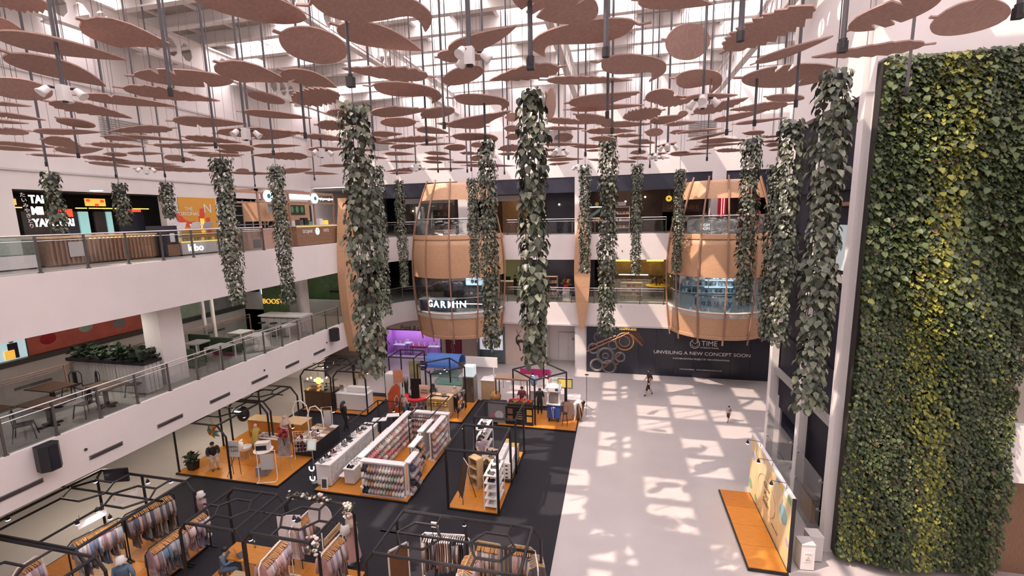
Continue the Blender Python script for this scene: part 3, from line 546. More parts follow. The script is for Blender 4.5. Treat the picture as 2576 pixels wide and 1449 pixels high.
# upper deck counter of the beauty pod
ct = thing('drink_counter', 'curved grey and red drinks counter on top of the beauty pod', 'counter', (6.5, YB-.1, 9.7))
for nm, m, a0, a1 in (('front_panel', mat('counter_grey', (.50, .51, .48), .5), 1.12*PI, 1.36*PI), ('front_panel', 'counter_grey', 1.362*PI, 1.58*PI), ('front_panel', mat('shop_red', (.55, .03, .05), .4), 1.582*PI, 1.88*PI)):
    MB().lathe([(2.3, 0), (2.3, 1.15), (2.15, 1.15), (2.15, 0)], 10, a0, a1).build(nm, m, ct)
MB().lathe([(2.35, 1.15), (2.35, 1.2), (1.8, 1.2), (1.8, 1.15), (2.35, 1.15)], 24, 1.12*PI, 1.88*PI).build('counter_top', 'dark_steel', ct)
bx('tall_panel', 'shop_red', ct, -.25, .25, -.4, -.3, 0, 2.9); bx('header_panel', 'shop_red', ct, .95, 2.2, -.4, -.3, 2.2, 2.9); bx('box_panel', 'shop_red', ct, .9, 2.1, -.9, -.5, 1.2, 1.5)
for x in (-.06, .08): bx('light_strip', mat('neon_pink', (1, .6, .6), .4, emit=3.0, ecol=(1, .55, .55)), ct, x, x+.03, -.44, -.4, .3, 2.8)
text('letters', 'DOM', 'sign_white', ct, (-1.25, -2.05, .72), .24, (PI/2, 0, -.55), .01); text('letters', 'DOM', 'sign_white', ct, (-1.25, -2.05, .50), .24, (PI/2, 0, -.55), .01)
for k in range(5): MB().lathe([(0, 0), (.05, 0), (.06, .18), (0, .18)], 8, c=(-.9+.35*k, -1.75, 1.2)).build('cup', 'light_grey' if k % 2 else 'shop_red', ct)
# wooden fins (slender leaf-shaped boards) on the gallery edges
def fin(label, M, z0, z1, wmax, d):
    out = []; N = 22
    for k in range(N+1): tt = k/N; out.append((-wmax/2*max(.16, math.sin(PI*min(1, (.06+.94*tt)))**.9), z0+(z1-z0)*tt))
    for k in range(N, -1, -1): tt = k/N; out.append((wmax/2*max(.16, math.sin(PI*min(1, (.06+.94*tt)))**.9), z0+(z1-z0)*tt))
    t = thing('wooden_fin', label, 'fin', group='wooden fins on the gallery edges'); t.matrix_world = M
    n = 9; hz = (z1-z0)/n                                # built of stacked boards
    for k in range(n):
        seg = [p for p in out if z0+hz*k-1e-3 <= p[1] <= z0+hz*(k+1)+1e-3]
        lft = sorted([p for p in seg if p[0] < 0], key=lambda p: p[1]); rgt = sorted([p for p in seg if p[0] > 0], key=lambda p: -p[1])
        if len(lft)+len(rgt) < 4: continue
        def at(zz, sg):
            tt = (zz-z0)/(z1-z0); return (sg*wmax/2*max(.16, math.sin(PI*min(1, .06+.94*tt))**.9), zz)
        poly = [at(z0+hz*k+.004+(hz-.008)*j/4, -1) for j in range(5)]+[at(z0+hz*k+.004+(hz-.008)*j/4, 1) for j in range(4, -1, -1)]
        MB().prism(poly, -d/2, d/2, Matrix(((1, 0, 0, 0), (0, 0, 1, 0), (0, 1, 0, 0), (0, 0, 0, 1)))).build('board', 'wood_panel', t)
    return t
fin('tall slender wooden fin on the back gallery between the two pods', Matrix.Translation((-2.3, YB-.262, 0)), 3.2, 12.3, 1.1, .5)
fin('tall slender wooden fin at the end of the coffee kiosk gallery', Matrix.Translation((XL+.25, 24.5, 0)) @ Matrix.Rotation(PI/2, 4, 'Z'), 3.1, 12.5, 1.45, .5)
# ------------------------------------------------------------------ railings
def railing(label, path, z, h=1.08, post=1.22, glass='glass', pm='dark_steel', top_pm='steel'):
    t = thing('glass_railing', label, 'railing'); pts = [Vector((x, y, 0)) for x, y in path]
    MB().tube([(p.x, p.y, z+h) for p in pts], .028, 6).build('handrail', top_pm, t)
    MB().tube([(p.x, p.y, z+h-.16) for p in pts], .014, 5).build('rail', top_pm, t)
    L = [0]
    for a, b in zip(pts, pts[1:]): L.append(L[-1]+(b-a).length)
    def at(s):
        for i in range(len(pts)-1):
            if s <= L[i+1]+1e-6: return pts[i].lerp(pts[i+1], (s-L[i])/(L[i+1]-L[i]))
        return pts[-1]
    n = max(1, round(L[-1]/post)); po = None; pn = {}
    for k in range(n+1):
        p = at(L[-1]*k/n); q = at(min(L[-1], L[-1]*k/n+.05)); o_ = at(max(0, L[-1]*k/n-.05)); d = q-o_; rz = math.atan2(d.y, d.x)
        if po is None: po = MB().box(-.03, .03, -.02, .02, -.12, h).box(-.05, .05, -.05, .05, 0, .03).build('post', pm, t); po.location = (p.x, p.y, z); po.rotation_euler = (0, 0, rz)
        else: share(po, 'post', t, (p.x, p.y, z), rz)
        if k < n:
            r = at(L[-1]*(k+1)/n); d = r-p; rz = math.atan2(d.y, d.x); key = round(d.length, 2)
            if key not in pn: pn[key] = MB().box(.05, d.length-.05, -.006, .006, .06, h-.1).build('pane', glass, t); pn[key].location = (p.x, p.y, z); pn[key].rotation_euler = (0, 0, rz)
            else: share(pn[key], 'pane', t, (p.x, p.y, z), rz)
    return t
sh_ = lambda d: [(x-(d if x < -13.8 else 0), y+(d if y > 29.4 else 0)) for x, y in arc]
railing('long glass railing of the upper gallery before the sushi bar and kibo counter', [(XL-.08, 1), (XL-.08, 18.3)], Z3)
railing('glass railing of the upper gallery curving behind the bushiest vine', [(XL-.08, 25.3)] + sh_(.06), Z3)
railing('glass railing of the upper back gallery between the two pods', [(-7.7, YB+.08), (3.2, YB+.08)], Z3, post=1.5)
railing('long glass railing of the middle gallery before the cafe tables', [(XL-.08, 1), (XL-.08, 23.6)], Z2)
railing('glass railing of the middle gallery curving towards the GARMIN pod', [(XL-.08, 25.3)] + sh_(.06), Z2)
railing('glass railing of the middle back gallery between the two pods', [(-7.8, YB+.08), (3.2, YB+.08)], Z2, post=1.5)
railing('brown inner railing behind the cafe tables, along the second opening', [(-20.12, 1), (-20.12, 21.0)], Z2, pm='wood_rib', top_pm='wood_rib', post=2.2)
# vents and loudspeakers on the band of the middle gallery
v0 = None
mat('vent_grey', (.20, .185, .19), .6)
for k in range(8):
    Yv = 5.6+2.205*k+.45
    if v0 is None:
        v0 = thing('vent_grille', 'dark slotted vent on the white band', 'vent', (XL+.012, Yv, 3.92)); bx('frame', 'vent_grey', v0, -.012, .012, -.5, .5, -.07, .07)
        for j in range(3): bx('slot', 'black_metal', v0, .012, .018, -.47, .47, -.05+.035*j, -.03+.035*j)
        v = v0
    else: v = dup(v0, (XL+.012, Yv, 3.92))
    v['label'] = f'slotted vent in the middle gallery band, {ORD[k]} counted from the black loudspeaker corner'; v['group'] = 'vents along the band'
for i, (Ys, s) in enumerate(((8.85, 1.0), (22.65, .95))):
    t = thing('loudspeaker', ('large black loudspeaker on the white band below the dark cafe tables', 'black loudspeaker on the white band beside the wooden fin')[i], 'loudspeaker', (XL, Ys, 4.62), group='loudspeakers on the band')
    MB().prism([(.06, -.22), (.3, -.26), (.48, -.12), (.48, .12), (.3, .26), (.06, .22)], -.38*s, .38*s).build('cabinet', 'black_metal', t)
    MB().prism([(.485, -.11), (.495, -.11), (.495, .11), (.485, .11)], -.33*s, .33*s).build('grille', 'dark_panel', t); bx('bracket', 'dark_steel', t, 0, .08, -.06, .06, -.1, .1)
# ------------------------------------------------------------------ upper gallery, left wing: shops and kiosks
mat('shop_dark', (.035, .028, .028), .5, var=.3, scale=2); mat('sign_red', (.75, .07, .03), .4, emit=1.1, ecol=(1, .10, .03)); mat('sign_amber', (.9, .5, .08), .4, emit=1.3, ecol=(1, .55, .08)); mat('strip_amber', (1, .7, .2), .4, emit=3.5, ecol=(1, .62, .12)); mat('door_teal', (.3, .6, .6), .3, emit=.7, ecol=(.45, .85, .85))
sp = thing('sushi_shop', 'dark sushi restaurant front with glowing amber strips', 'shopfront', (XLW-.2, 13.5, Z3))
bx('back_wall', 'shop_dark', sp, -4.2, -4.0, 0, 6.2, 0, 2.85); bx('floor_mat', 'shop_dark', sp, -4, 0, 0, 6.2, .012, .03); bx('ceiling_panel', 'shop_dark', sp, -4, 0, 0, 6.2, 2.8, 2.85)
for y0, y1, m in ((.9, 2.3, 'shop_dark'), (2.5, 3.0, 'navy'), (3.05, 3.45, 'door_teal'), (3.7, 4.2, 'shop_dark'), (4.25, 4.5, 'door_teal'), (4.8, 6.1, 'navy')): bx('door_panel', m, sp, -1.2, -1.1, y0, y1, 0, 2.0)
for y0, y1 in ((.1, .6), (2.55, 3.0), (3.1, 4.4), (5.1, 5.9)): bx('light_strip', 'strip_amber', sp, -.5, -.45, y0, y1, 2.12, 2.16)
for y0, y1, z0, z1, m in ((1.95, 2.45, 1.75, 2.1, 'sign_red'), (3.05, 3.9, 2.25, 2.6, 'sign_amber'), (.05, .5, 2.25, 2.5, 'sign_amber'), (4.9, 5.55, 1.98, 2.14, 'sign_red')): bx('sign_board', m, sp, -.62, -.55, y0, y1, z0, z1)
for j, (y0, z0) in enumerate(((3.15, 2.5), (3.75, 2.48), (3.5, 2.3))): MB().ell((-.54, y0, z0), (.01, .1, .07)).build('food_picture', 'sign_red', sp)
for s_, z in (('TAI', 2.45), ('MII', 1.98), ('YAKITORI', 1.48)): text('letters', s_, 'sign_white', sp, (.1, .55+.0, z), .46, (PI/2, 0, PI/2), .02, 'LEFT', sx=.72, bold=.012)
for k, c in enumerate('たいみやきとり'): text('letters', c, 'letter_white', sp, (.1, .36+.02*k, 2.62-.21*k), .2, (PI/2, 0, PI/2), .01)
# slatted wooden sushi bar
kb = thing('slatted_bar', 'long brown slatted wooden bar counter before the sushi shop', 'counter', (-17.9, 10.9, Z3+.01))
bx('body', 'brown_wood', kb, -1.1, 0, 0, 3.55, .06, .92); bx('counter_top', 'pale_wood', kb, -1.2, .08, -.05, 3.6, .92, .98); bx('plinth', 'dark_wood', kb, -1.05, -.05, .05, 3.5, 0, .06); bx('light_strip', 'strip_amber', kb, .0, .03, 1.2, 3.55, .86, .90)
s0 = None
for k in range(25):
    if s0 is None: s0 = bx('slat', 'wood_rib', kb, 0, .05, -.025, .025, .08, .9); s0.location = (0, .08, 0)
    else: share(s0, 'slat', kb, (0, .08+.138*k, 0))
bx('menu_panel', 'light_grey', kb, .052, .06, .55, 1.0, .3, .8); bx('side_panel', 'dark_wood', kb, -1.1, .05, 3.55, 3.6, .06, .92)
for k in range(3): MB().lathe([(0, 0), (.12, 0), (.14, .05), (0, .05)], 10, c=(-.6, 1.2+.8*k, .98)).build('dish', 'light_grey', kb)
wc = thing('condiment_cabinet', 'dark cabinet with paper notices between the slatted bar and kibo counter', 'cabinet', (-17.6, 14.55, Z3+.01)); bx('body', 'navy', wc, -.8, .15, 0, .5, 0, 1.25); bx('notice', 'letter_white', wc, .15, .16, .15, .35, .6, .95); bx('base_panel', 'brown_wood', wc, .15, .17, 0, .5, .05, .5)
# kibo counter
kc = thing('kibo_counter', 'white counter with the kibo letters and a glass cake display', 'counter', (-17.4, 15.12, Z3+.01))
bx('body', 'light_grey', kc, -.7, 0, 0, 2.6, .06, .55); bx('plinth', 'dark_steel', kc, -.65, -.04, .02, 2.58, 0, .06); bx('light_ledge', 'strip_amber', kc, -.02, .02, 0, 2.6, .55, .575)
bx('glass_front', 'glass', kc, -.03, -.02, 0, 2.6, .6, 1.05); bx('shelf', 'white_paint', kc, -.68, -.05, .02, 2.58, .78, .8); bx('top', 'white_paint', kc, -.7, 0, 0, 2.6, 1.05, 1.09)
for k in range(14): MB().lathe([(0, 0), (.055, 0), (.055, .12), (0, .12)], 8, c=(-.2, .15+.175*k, .6)).build('jar', 'light_grey' if k % 3 else 'sign_amber', kc)
text('letters', 'kibo', 'sign_white', kc, (.012, .62, .30), .42, (PI/2, 0, PI/2), .015, bold=.008)
for k, (dy, m) in enumerate(((.05, 'white_paint'), (.75, 'light_grey'), (1.35, 'grey_panel'))):
    mn = thing('menu_stand', f'{("pink-edged", "open white", "grey")[k]} menu card propped on the kibo counter', 'menu', (-17.75, 15.25+dy, Z3+1.1), group='menu cards on the kibo counter'); MB().cbox((0, .2, .14), (.02, .42, .3), 0, .5).build('card', m, mn); MB().cbox((-.12, .2, .1), (.02, .3, .22), 0, -.5).build('prop', 'light_grey', mn)
# orange poster
po = thing('wall_poster', 'orange and red food poster on the white upper wall', 'poster', (XLW+.02, 21.7, Z3+1.5))
bx('sheet', mat('poster_orange', (.72, .36, .06), .6), po, 0, .03, -1.2, 1.2, -1.1, 1.28)
MB().lathe([(.62, 0), (.95, 0)], 20, .2, 3.3).build('red_ring', mat('poster_red', (.72, .09, .04), .6), po).matrix_local = Matrix(((0, 0, 1, .034), (1, 0, 0, -.55), (0, 1, 0, .55), (0, 0, 0, 1))) @ Matrix.Rotation(PI, 4, 'Z')
for y0, z0, hh, m in ((.15, -.75, .85, 'sign_amber'), (.55, -.8, .95, 'poster_red'), (.9, -.9, .7, 'poster_orange'), (-.2, -.6, .8, 'poster_orange')): bx('drink_cup', m, po, .032, .04, y0-.13, y0+.13, z0, z0+hh)
text('letters', 'THE\nORIGINAL', 'letter_white', po, (.04, -.62, .5), .28, (PI/2, 0, PI/2), .004); text('letters', 'N', 'letter_white', po, (.04, .6, .65), .75, (PI/2, 0, PI/2), .004)
wn = thing('kitchen_window', 'dark framed window with shelves beyond the orange poster', 'window', (XLW-.2, 24.3, Z3)); bx('back_wall', 'shop_dark', wn, -1.2, -1.1, 0, 3.1, 0, 2.85)
for k in range(5): bx('mullion', 'grey_panel', wn, 0, .06, .1+.72*k, .16+.72*k, 0, 2.75)
for k in range(4): bx('shelf', 'grey_panel', wn, -.3, .02, 0, 3.0, .55+.6*k, .6+.6*k)
# coffee kiosk
ck = thing('coffee_kiosk', 'timber-framed coffee kiosk with SEDJAK 1972 lettering on its counter', 'kiosk', (-16.55, 18.4, Z3+.01))
for k in range(5): bx('counter_board', 'brown_wood', ck, -.55, .25, 2.3, 6.1, .03+.2*k, .225+.2*k)
bx('counter_top', 'light_grey', ck, -.6, .3, 2.25, 6.15, 1.04, 1.09); bx('light_edge', 'strip_amber', ck, .25, .27, 2.3, 6.1, 1.01, 1.03)
text('letters', 'SEDJAK', 'letter_white', ck, (.265, 3.15, .75), .26, (PI/2, 0, PI/2), .01); text('letters', '1972', 'letter_white', ck, (.265, 4.75, .75), .26, (PI/2, 0, PI/2), .01)
MB().ell((.27, 3.98, .74), (.015, .17, .2), 14, 8).build('bean_emblem', 'cool_light', ck); MB().tube([(.29, 3.98, .93), (.29, 3.93, .8), (.29, 4.02, .68), (.29, 3.98, .56)], .018, 5).build('bean_crease', 'navy', ck)
for y in (.2, 2.3, 4.3, 6.1): bx('frame_post', 'wood_rib', ck, -.1, -.02, y-.04, y+.04, 0, 2.85); bx('frame_post', 'wood_rib', ck, -1.7, -1.62, y-.04, y+.04, 0, 2.85)
for z in (2.3, 2.83): bx('frame_beam', 'wood_rib', ck, -.12, 0, .1, 6.2, z-.05, z+.05); bx('frame_beam', 'wood_rib', ck, -1.72, -1.6, .1, 6.2, z-.05, z+.05)
for y in (.15, 6.15): bx('frame_beam', 'wood_rib', ck, -1.7, 0, y-.05, y+.05, 2.78, 2.88)
bx('wood_hood', 'wood_panel', ck, -1.5, -.6, .8, 2.0, 1.35, 2.25); bx('wood_hood', 'wood_panel', ck, -1.5, -.6, 3.0, 4.6, 1.35, 2.25); bx('menu_screen', mat('menu_board', (.03, .05, .04), .4), ck, -.62, -.58, 2.9, 4.2, 1.65, 2.2)
for k in range(3): MB().ell((-.575, 3.15+.4*k, 1.95), (.01, .13, .18)).build('menu_picture', mat('menu_green', (.12, .3, .15), .5), ck)
bx('sign_board', 'sign_white', ck, .0, .05, 2.3, 3.9, 2.45, 2.72); text('letters', 'kopi gunung jawa', 'sign_white', ck, (.06, 5.25, 2.56), .2, (PI/2, 0, PI/2), .02)
for y in (.75, 4.25): MB().tube([(.02, y, 2.55), (.1, y, 2.55)], .27, 20).build('round_sign', 'cool_light', ck); 
for y in (.75, 4.25): MB().tube([(.1, y, 2.55), (.11, y, 2.55)], .12, 12).build('sign_emblem', mat('teal', (.05, .25, .28), .4), ck)
bx('chalk_board', 'grey_panel', ck, -.3, -.25, 1.0, 1.5, 1.75, 2.2); bx('dark_screen', 'navy', ck, -1.55, -1.5, 4.8, 6.0, 1.1, 2.2)
for k, (y, h, m) in enumerate(((3.2, .3, 'dark_steel'), (3.6, .4, 'black_metal'), (3.95, .2, 'menu_green'), (4.9, .35, 'white_paint'), (5.4, .25, 'sign_amber'), (5.7, .2, 'brown_wood'))): bx('machine', m, ck, -.4, -.1, y-.14, y+.14, 1.09, 1.09+h)
bar_c = thing('barista_cabinet', 'pink-brown cabinet block between the kibo counter and coffee kiosk', 'cabinet', (-17.2, 18.0, Z3+.01)); bx('body', mat('pink_brown', (.45, .30, .24), .5), bar_c, -.7, .35, 0, 1.9, 0, .95); bx('dark_bin', 'dark_steel', bar_c, .35, .37, .3, .8, .1, .5); bx('top', 'light_grey', bar_c, -.72, .37, -.02, 1.92, .95, .99)
# ------------------------------------------------------------------ middle gallery, left wing
struct(MB().box(-17.75, -16.95, 13.35, 14.3, Z2, Z3B).build('column_cafe', 'white_wall'))
struct(MB().tube([(-20.3, 18.3, Z2), (-20.3, 18.3, Z3B)], .09, 10).tube([(-20.15, 18.7, Z2), (-20.15, 18.7, Z3B)], .09, 10).build('column_pipe', 'white_paint'))
struct(MB().box(-18.6, -18.1, 23.0, 23.5, Z2, Z3B).build('column_cafe_far', 'white_wall'))
fb = struct(bx('wall_far_band', 'white_wall', None, -26.5, -26.2, -4, 27, 3.3, 5.08)); bx('ledge', 'dark_steel', fb, -26.5, -26.1, -4, 27, 5.08, 5.32)
for k in range(5): bx('vent', 'vent_grey', fb, -26.2, -26.18, 10.5+3.3*k, 11.9+3.3*k, 3.95, 4.08)
struct(bx('wall_far_shops', 'white_wall', None, -28, -27.8, -4, 27, 3.3, Z3B)); struct(bx('wall_cafe_end', 'white_wall', None, -34, -20.2, 27, 27.3, 0, Z3B)); struct(bx('floor_far_band', 'gallery_tile', None, -28, -26.3, -4, 27, 4.8, 5.0))
mat('ad_red', (.30, .075, .05), .5, var=.35, scale=1.5, emit=.25, ecol=(.6, .12, .08)); mat('ad_cyan', (.45, .65, .68), .4, emit=.9, ecol=(.72, .95, 1)); mat('ad_green', (.16, .19, .12), .4, var=.5, scale=2, emit=.2, ecol=(.5, .55, .4))
for y0, y1, m, lb in ((10.5, 14.55, 'ad_cyan', 'pale lit mango and man advertising panel across the inner opening'), (14.6, 20.5, 'ad_red', 'long dark red advertising panel across the inner opening'), (20.6, 23.6, 'ad_green', 'greenish food advertising panel across the inner opening')):
    t = thing('advert_panel', lb, 'advert', (-26.3, y0, 5.34), group='advertising panels across the opening'); bx('light_panel', m, t, -.1, 0, 0, y1-y0, 0, 1.5); bx('frame', 'dark_steel', t, -.12, .01, -.04, 0, 0, 1.5)
    if m == 'ad_cyan':
        MB().ell((.02, 2.2, .48), (.02, .55, .36), 14, 8).build('mango_picture', 'sign_amber', t)
        bx('man_picture', 'navy', t, .01, .03, 3.4, 3.75, .05, .75); MB().ell((.02, 3.55, .92), (.02, .13, .17)).build('man_picture', mat('skin', (.55, .34, .25), .6), t); bx('man_picture', 'sign_amber', t, .03, .05, 3.25, 3.6, .05, .45)
    else:
        for k in range(3): MB().ell((.01, .8+1.6*k, .6+.2*(k % 2)), (.015, .35, .28), 10, 6).build('food_picture', ('shop_red', 'ad_green', 'grey_panel')[k], t)
# dark cafe tables, metal chairs, planters
def metal_chair():
    t = thing('metal_chair', 'x', 'chair')
    MB().box(-.2, .2, -.2, .2, .43, .46).build('seat', 'black_metal', t); bx('back_slat', 'black_metal', t, -.06, .06, .17, .19, .46, .88)
    MB().tube([(-.2, .18, .46), (-.2, .2, .78), (-.12, .2, .9), (.12, .2, .9), (.2, .2, .78), (.2, .18, .46)], .014, 5).build('back_frame', 'black_metal', t)
    for sx in (-1, 1):
        for sy in (-1, 1): MB().tube([(.18*sx, .18*sy, .45), (.24*sx, .25*sy, 0)], .016, 5).build('leg', 'black_metal', t)
    return t
def dark_table(loc, label):
    t = thing('cafe_table', label, 'table', loc, group='dark cafe tables'); 
    for k in range(5): bx('plank', 'dark_wood', t, -.6+.24*k, -.365+.24*k, -.4, .4, .72, .76)
    bx('leg', 'black_metal', t, -.05, .05, -.05, .05, .04, .72); bx('foot', 'black_metal', t, -.3, .3, -.06, .06, 0, .04); bx('foot', 'black_metal', t, -.06, .06, -.3, .3, 0, .04); return t
dark_table((-18.9, 10.9, Z2+.012), 'dark plank table beside the slatted planter'); dark_table((-18.6, 9.0, Z2+.012), 'dark plank table at the edge of view'); dark_table((-17.3, 9.8, Z2+.012), 'dark plank table close behind the middle railing'); dark_table((-17.1, 11.3, Z2+.012), 'dark plank table behind the railing near the black planter side')
ch = metal_chair(); ch.location = (-19.3, 11.75, Z2+.012); ch.rotation_euler = (0, 0, .4)
chl = ['black metal chair with a rounded back beside the planter, farther one', 'black metal chair with a rounded back beside the planter, nearer one', 'black metal chair behind the railing facing the nearest dark table', 'black metal chair tucked at the table at the edge of view', 'black metal chair standing under the planter end table', 'black metal chair seen through the railing glass in the corner']
ch['label'] = chl[0]; ch['group'] = 'black metal cafe chairs'
for k, (x, y, a) in enumerate(((-18.6, 11.9, -.3), (-17.0, 9.0, 2.5), (-18.0, 8.3, 2.9), (-17.1, 12.3, .2), (-16.9, 10.55, .1))): dup(ch, (x, y, Z2+.012), a, chl[k+1])
mat('plant_leaf', (.03, .05, .028), .5, island=.5)
def bush(parent, n, ext, size, seed, m='plant_leaf', z0=0.0):
    g = np.random.default_rng(seed); P = np.stack([(g.random(n)-.5)*ext[0], (g.random(n)-.5)*ext[1], z0+g.random(n)*ext[2]], 1); T = g.normal(size=(n, 3)); T[:, 2] = abs(T[:, 2])*.6; Nn = g.normal(size=(n, 3)); Nn[:, 2] += 1
    o = bpy.data.objects.new('foliage', leaves_mesh('foliage', P, T, Nn, size*(.6+.8*g.random(n)), [m])); COL.objects.link(o); o.parent = parent; o['kind'] = 'stuff'; return o
for i, (x, y, lx, ly) in enumerate(((-19.2, 12.75, 2.3, .7), (-17.4, 12.7, 1.4, .6))):
    t = thing('slatted_planter', ('long planter with dark rim, white slats and dense ferns', 'shorter planter with white slats beside the white column')[i], 'planter', (x, y, Z2+.012), group='planters on the cafe gallery')
    bx('box', 'grey_panel', t, -lx/2+.03, lx/2-.03, -ly/2+.03, ly/2-.03, 0, 1.15); bx('rim', 'dark_panel', t, -lx/2-.05, lx/2+.05, -ly/2-.05, ly/2+.05, 1.12, 1.24); bx('soil', 'soil', t, -lx/2+.05, lx/2-.05, -ly/2+.05, ly/2-.05, 1.24, 1.26)
    n = int(lx/.16)
    for k in range(n): bx('slat', 'light_grey', t, -lx/2+k*lx/n+.01, -lx/2+(k+1)*lx/n-.015, -ly/2, -ly/2+.03, .05, 1.12)
    for k in range(4): bx('slat', 'light_grey', t, lx/2-.03, lx/2, -ly/2+k*ly/4+.01, -ly/2+(k+1)*ly/4-.01, .05, 1.12)
    bush(t, 170, (lx, ly, .35), .22, 11+i, z0=1.24)
mat('cafe_green', (.05, .09, .035), .6, var=.3, scale=3)
# white tables and green sofas
def white_table(loc, label, h=.74):
    t = thing('white_table', label, 'table', loc, group='white cafe tables'); bx('top', mat('table_top', (.55, .55, .54), .3), t, -.42, .42, -.42, .42, h-.05, h)
    for sx in (-1, 1):
        for sy in (-1, 1): bx('leg', 'white_paint', t, sx*.4-.025, sx*.4+.025, sy*.4-.025, sy*.4+.025, 0, h-.05)
    return t
for k, (x, y) in enumerate(((-19.0, 16.6), (-18.5, 18.6), (-17.3, 16.2), (-17.1, 18.2), (-17.0, 20.2))):
    white_table((x, y, Z2+.012), f'white-legged cafe table, {("by the inner railing near the column", "by the inner railing past the white pipes", "behind the railing near the white column", "behind the railing midway along the cafe", "behind the railing near the loudspeaker")[k]}')
mat('sofa_green', (.05, .085, .045), .8)
for k, (x, y) in enumerate(((-19.75, 15.7), (-19.6, 17.6), (-18.1, 15.4), (-18.0, 17.3))):
    t = thing('green_sofa', f'dark green padded bench {("by the inner railing nearest the column", "by the inner railing at the white pipes", "facing the first railing table", "facing the middle railing table")[k]}', 'sofa', (x, y, Z2+.012), group='green cafe benches')
    bx('seat', 'sofa_green', t, -.6, .6, -.28, .28, .12, .45); bx('backrest', 'sofa_green', t, -.6, .6, -.36, -.26, .12, .88); bx('base', 'dark_steel', t, -.55, .55, -.3, .25, 0, .12)
gp = thing('juice_sign', 'green back panel with amber BOOST lettering behind the cafe bar', 'sign', (-19.2, 22.0, Z2+.012)); bx('panel', 'cafe_green', gp, -.85, .85, 0, .08, 0, 2.6); text('letters', 'BOOST', 'sign_amber', gp, (-.15, -.03, 1.62), .42, (PI/2, 0, 0), .02)
bc = thing('bar_counter', 'pale bar counter with a dark top at the far end of the cafe', 'counter', (-18.0, 21.3, Z2+.012))
for k in range(6): bx('front_panel', 'grey_panel', bc, -1.3+.43*k, -.89+.43*k, -.4, -.36, .02, 1.0)
bx('body', 'light_grey', bc, -1.3, 1.3, -.36, .4, 0, 1.0); bx('counter_top', 'light_grey', bc, -1.4, 1.4, -.5, .45, 1.0, 1.07)
for k in range(3):
    st = thing('bar_stool', f'dark bar stool at the cafe counter, {("nearest the inner railing", "in the middle", "nearest the outer railing")[k]}', 'stool', (-18.9+.75*k, 20.5, Z2+.012), group='bar stools at the cafe'); MB().tube([(0, 0, .70), (0, 0, .75)], .2, 12).build('seat', 'black_metal', st); MB().tube([(0, 0, .03), (0, 0, .7)], .03, 6).build('stem', 'steel', st); MB().tube([(0, 0, 0), (0, 0, .03)], .2, 12).build('base', 'black_metal', st)
for (x0, x1, y0, y1, m, lb) in ((-26, -20.6, 26.8, 26.95, 'ad_green', 'green lit cafe front at the far end of the middle gallery'),):
    t = thing('juice_cafe', lb, 'shopfront', (0, 0, Z2+.012)); bx('wall_panel', mat('cafe_green', (.05, .09, .035), .6, var=.3, scale=3), t, -23.6, -16.6, 26.6, 26.8, 0, 3.0); pass
    bx('menu_screen', 'cool_light', t, -24.2, -23.7, 26.5, 26.58, 1.2, 2.4); bx('wood_post', 'wood_panel', t, -23.9, -23.62, 26.3, 26.6, 0, 3); bx('white_post', 'white_paint', t, -17.3, -17.0, 26.3, 26.6, 0, 3); bx('counter', 'grey_panel', t, -21.5, -17.5, 25.6, 26.1, 0, 1.0); bx('bottle_shelf', 'dark_steel', t, -18.9, -17.6, 26.3, 26.55, 1.6, 1.65)
wsn = thing('poster_window', 'dark shop window with colourful posters behind the white pipes', 'shopfront', (-20.4, 27-.02, Z2)); 
for k in range(4): bx('poster', ('ad_red', 'navy', 'ad_green', 'dark_panel')[k], wsn, -9.6+1.35*k, -8.4+1.35*k, -.1, -.02, 1.3, 2.9)
# ------------------------------------------------------------------ ground floor along the back wall
YG = 32.5
struct(MB().box(-34, -18.3, YG, YG+.2, 0, Z2B).box(-18.3, -13.4, YG, YG+.2, 2.4, Z2B).box(-13.4, -13.05, YG, YG+.2, 0, Z2B).box(-13.05, -11.7, YG, YG+.2, 2.5, Z2B).box(-11.7, -10.4, YG, YG+.2, 0, Z2B).box(-10.4, -8.2, YG, YG+.2, 2.9, Z2B).build('wall_back_ground', mat('beige_wall', (.58, .47, .42), .6, var=.04, scale=2)))
struct(bx('wall_back_deer', mat('beige_light', (.68, .55, .48), .6, var=.04, scale=2), None, -8.2, -5.2, YG, YG+.2, 0, Z2B))
struct(MB().box(-5.2, -5.0, YG, 34.2, 0, Z2B).box(-5.0, -2.75, 34.1, 34.3, 0, Z2B).build('wall_back_niche', 'white_wall'))
dr = struct(MB().box(-4.3, -2.85, 34.04, 34.1, 0, 2.3).build('door_1', 'light_grey')); bx('door_leaf', 'white_wall', dr, -4.25, -3.55, 34.0, 34.05, .02, 2.25); bx('door_leaf', 'white_wall', dr, -3.53, -2.9, 34.0, 34.05, .02, 2.25); MB().tube([(-3.5, 34.0, 1.05), (-3.5, 33.93, 1.05)], .03, 8).build('handle', 'steel', dr); MB().tube([(-3.15, 34.0, 1.75), (-3.15, 33.98, 1.75)], .1, 12).build('round_sign', 'grey_panel', dr)
mat('brown_pier', (.36, .25, .19), .6)
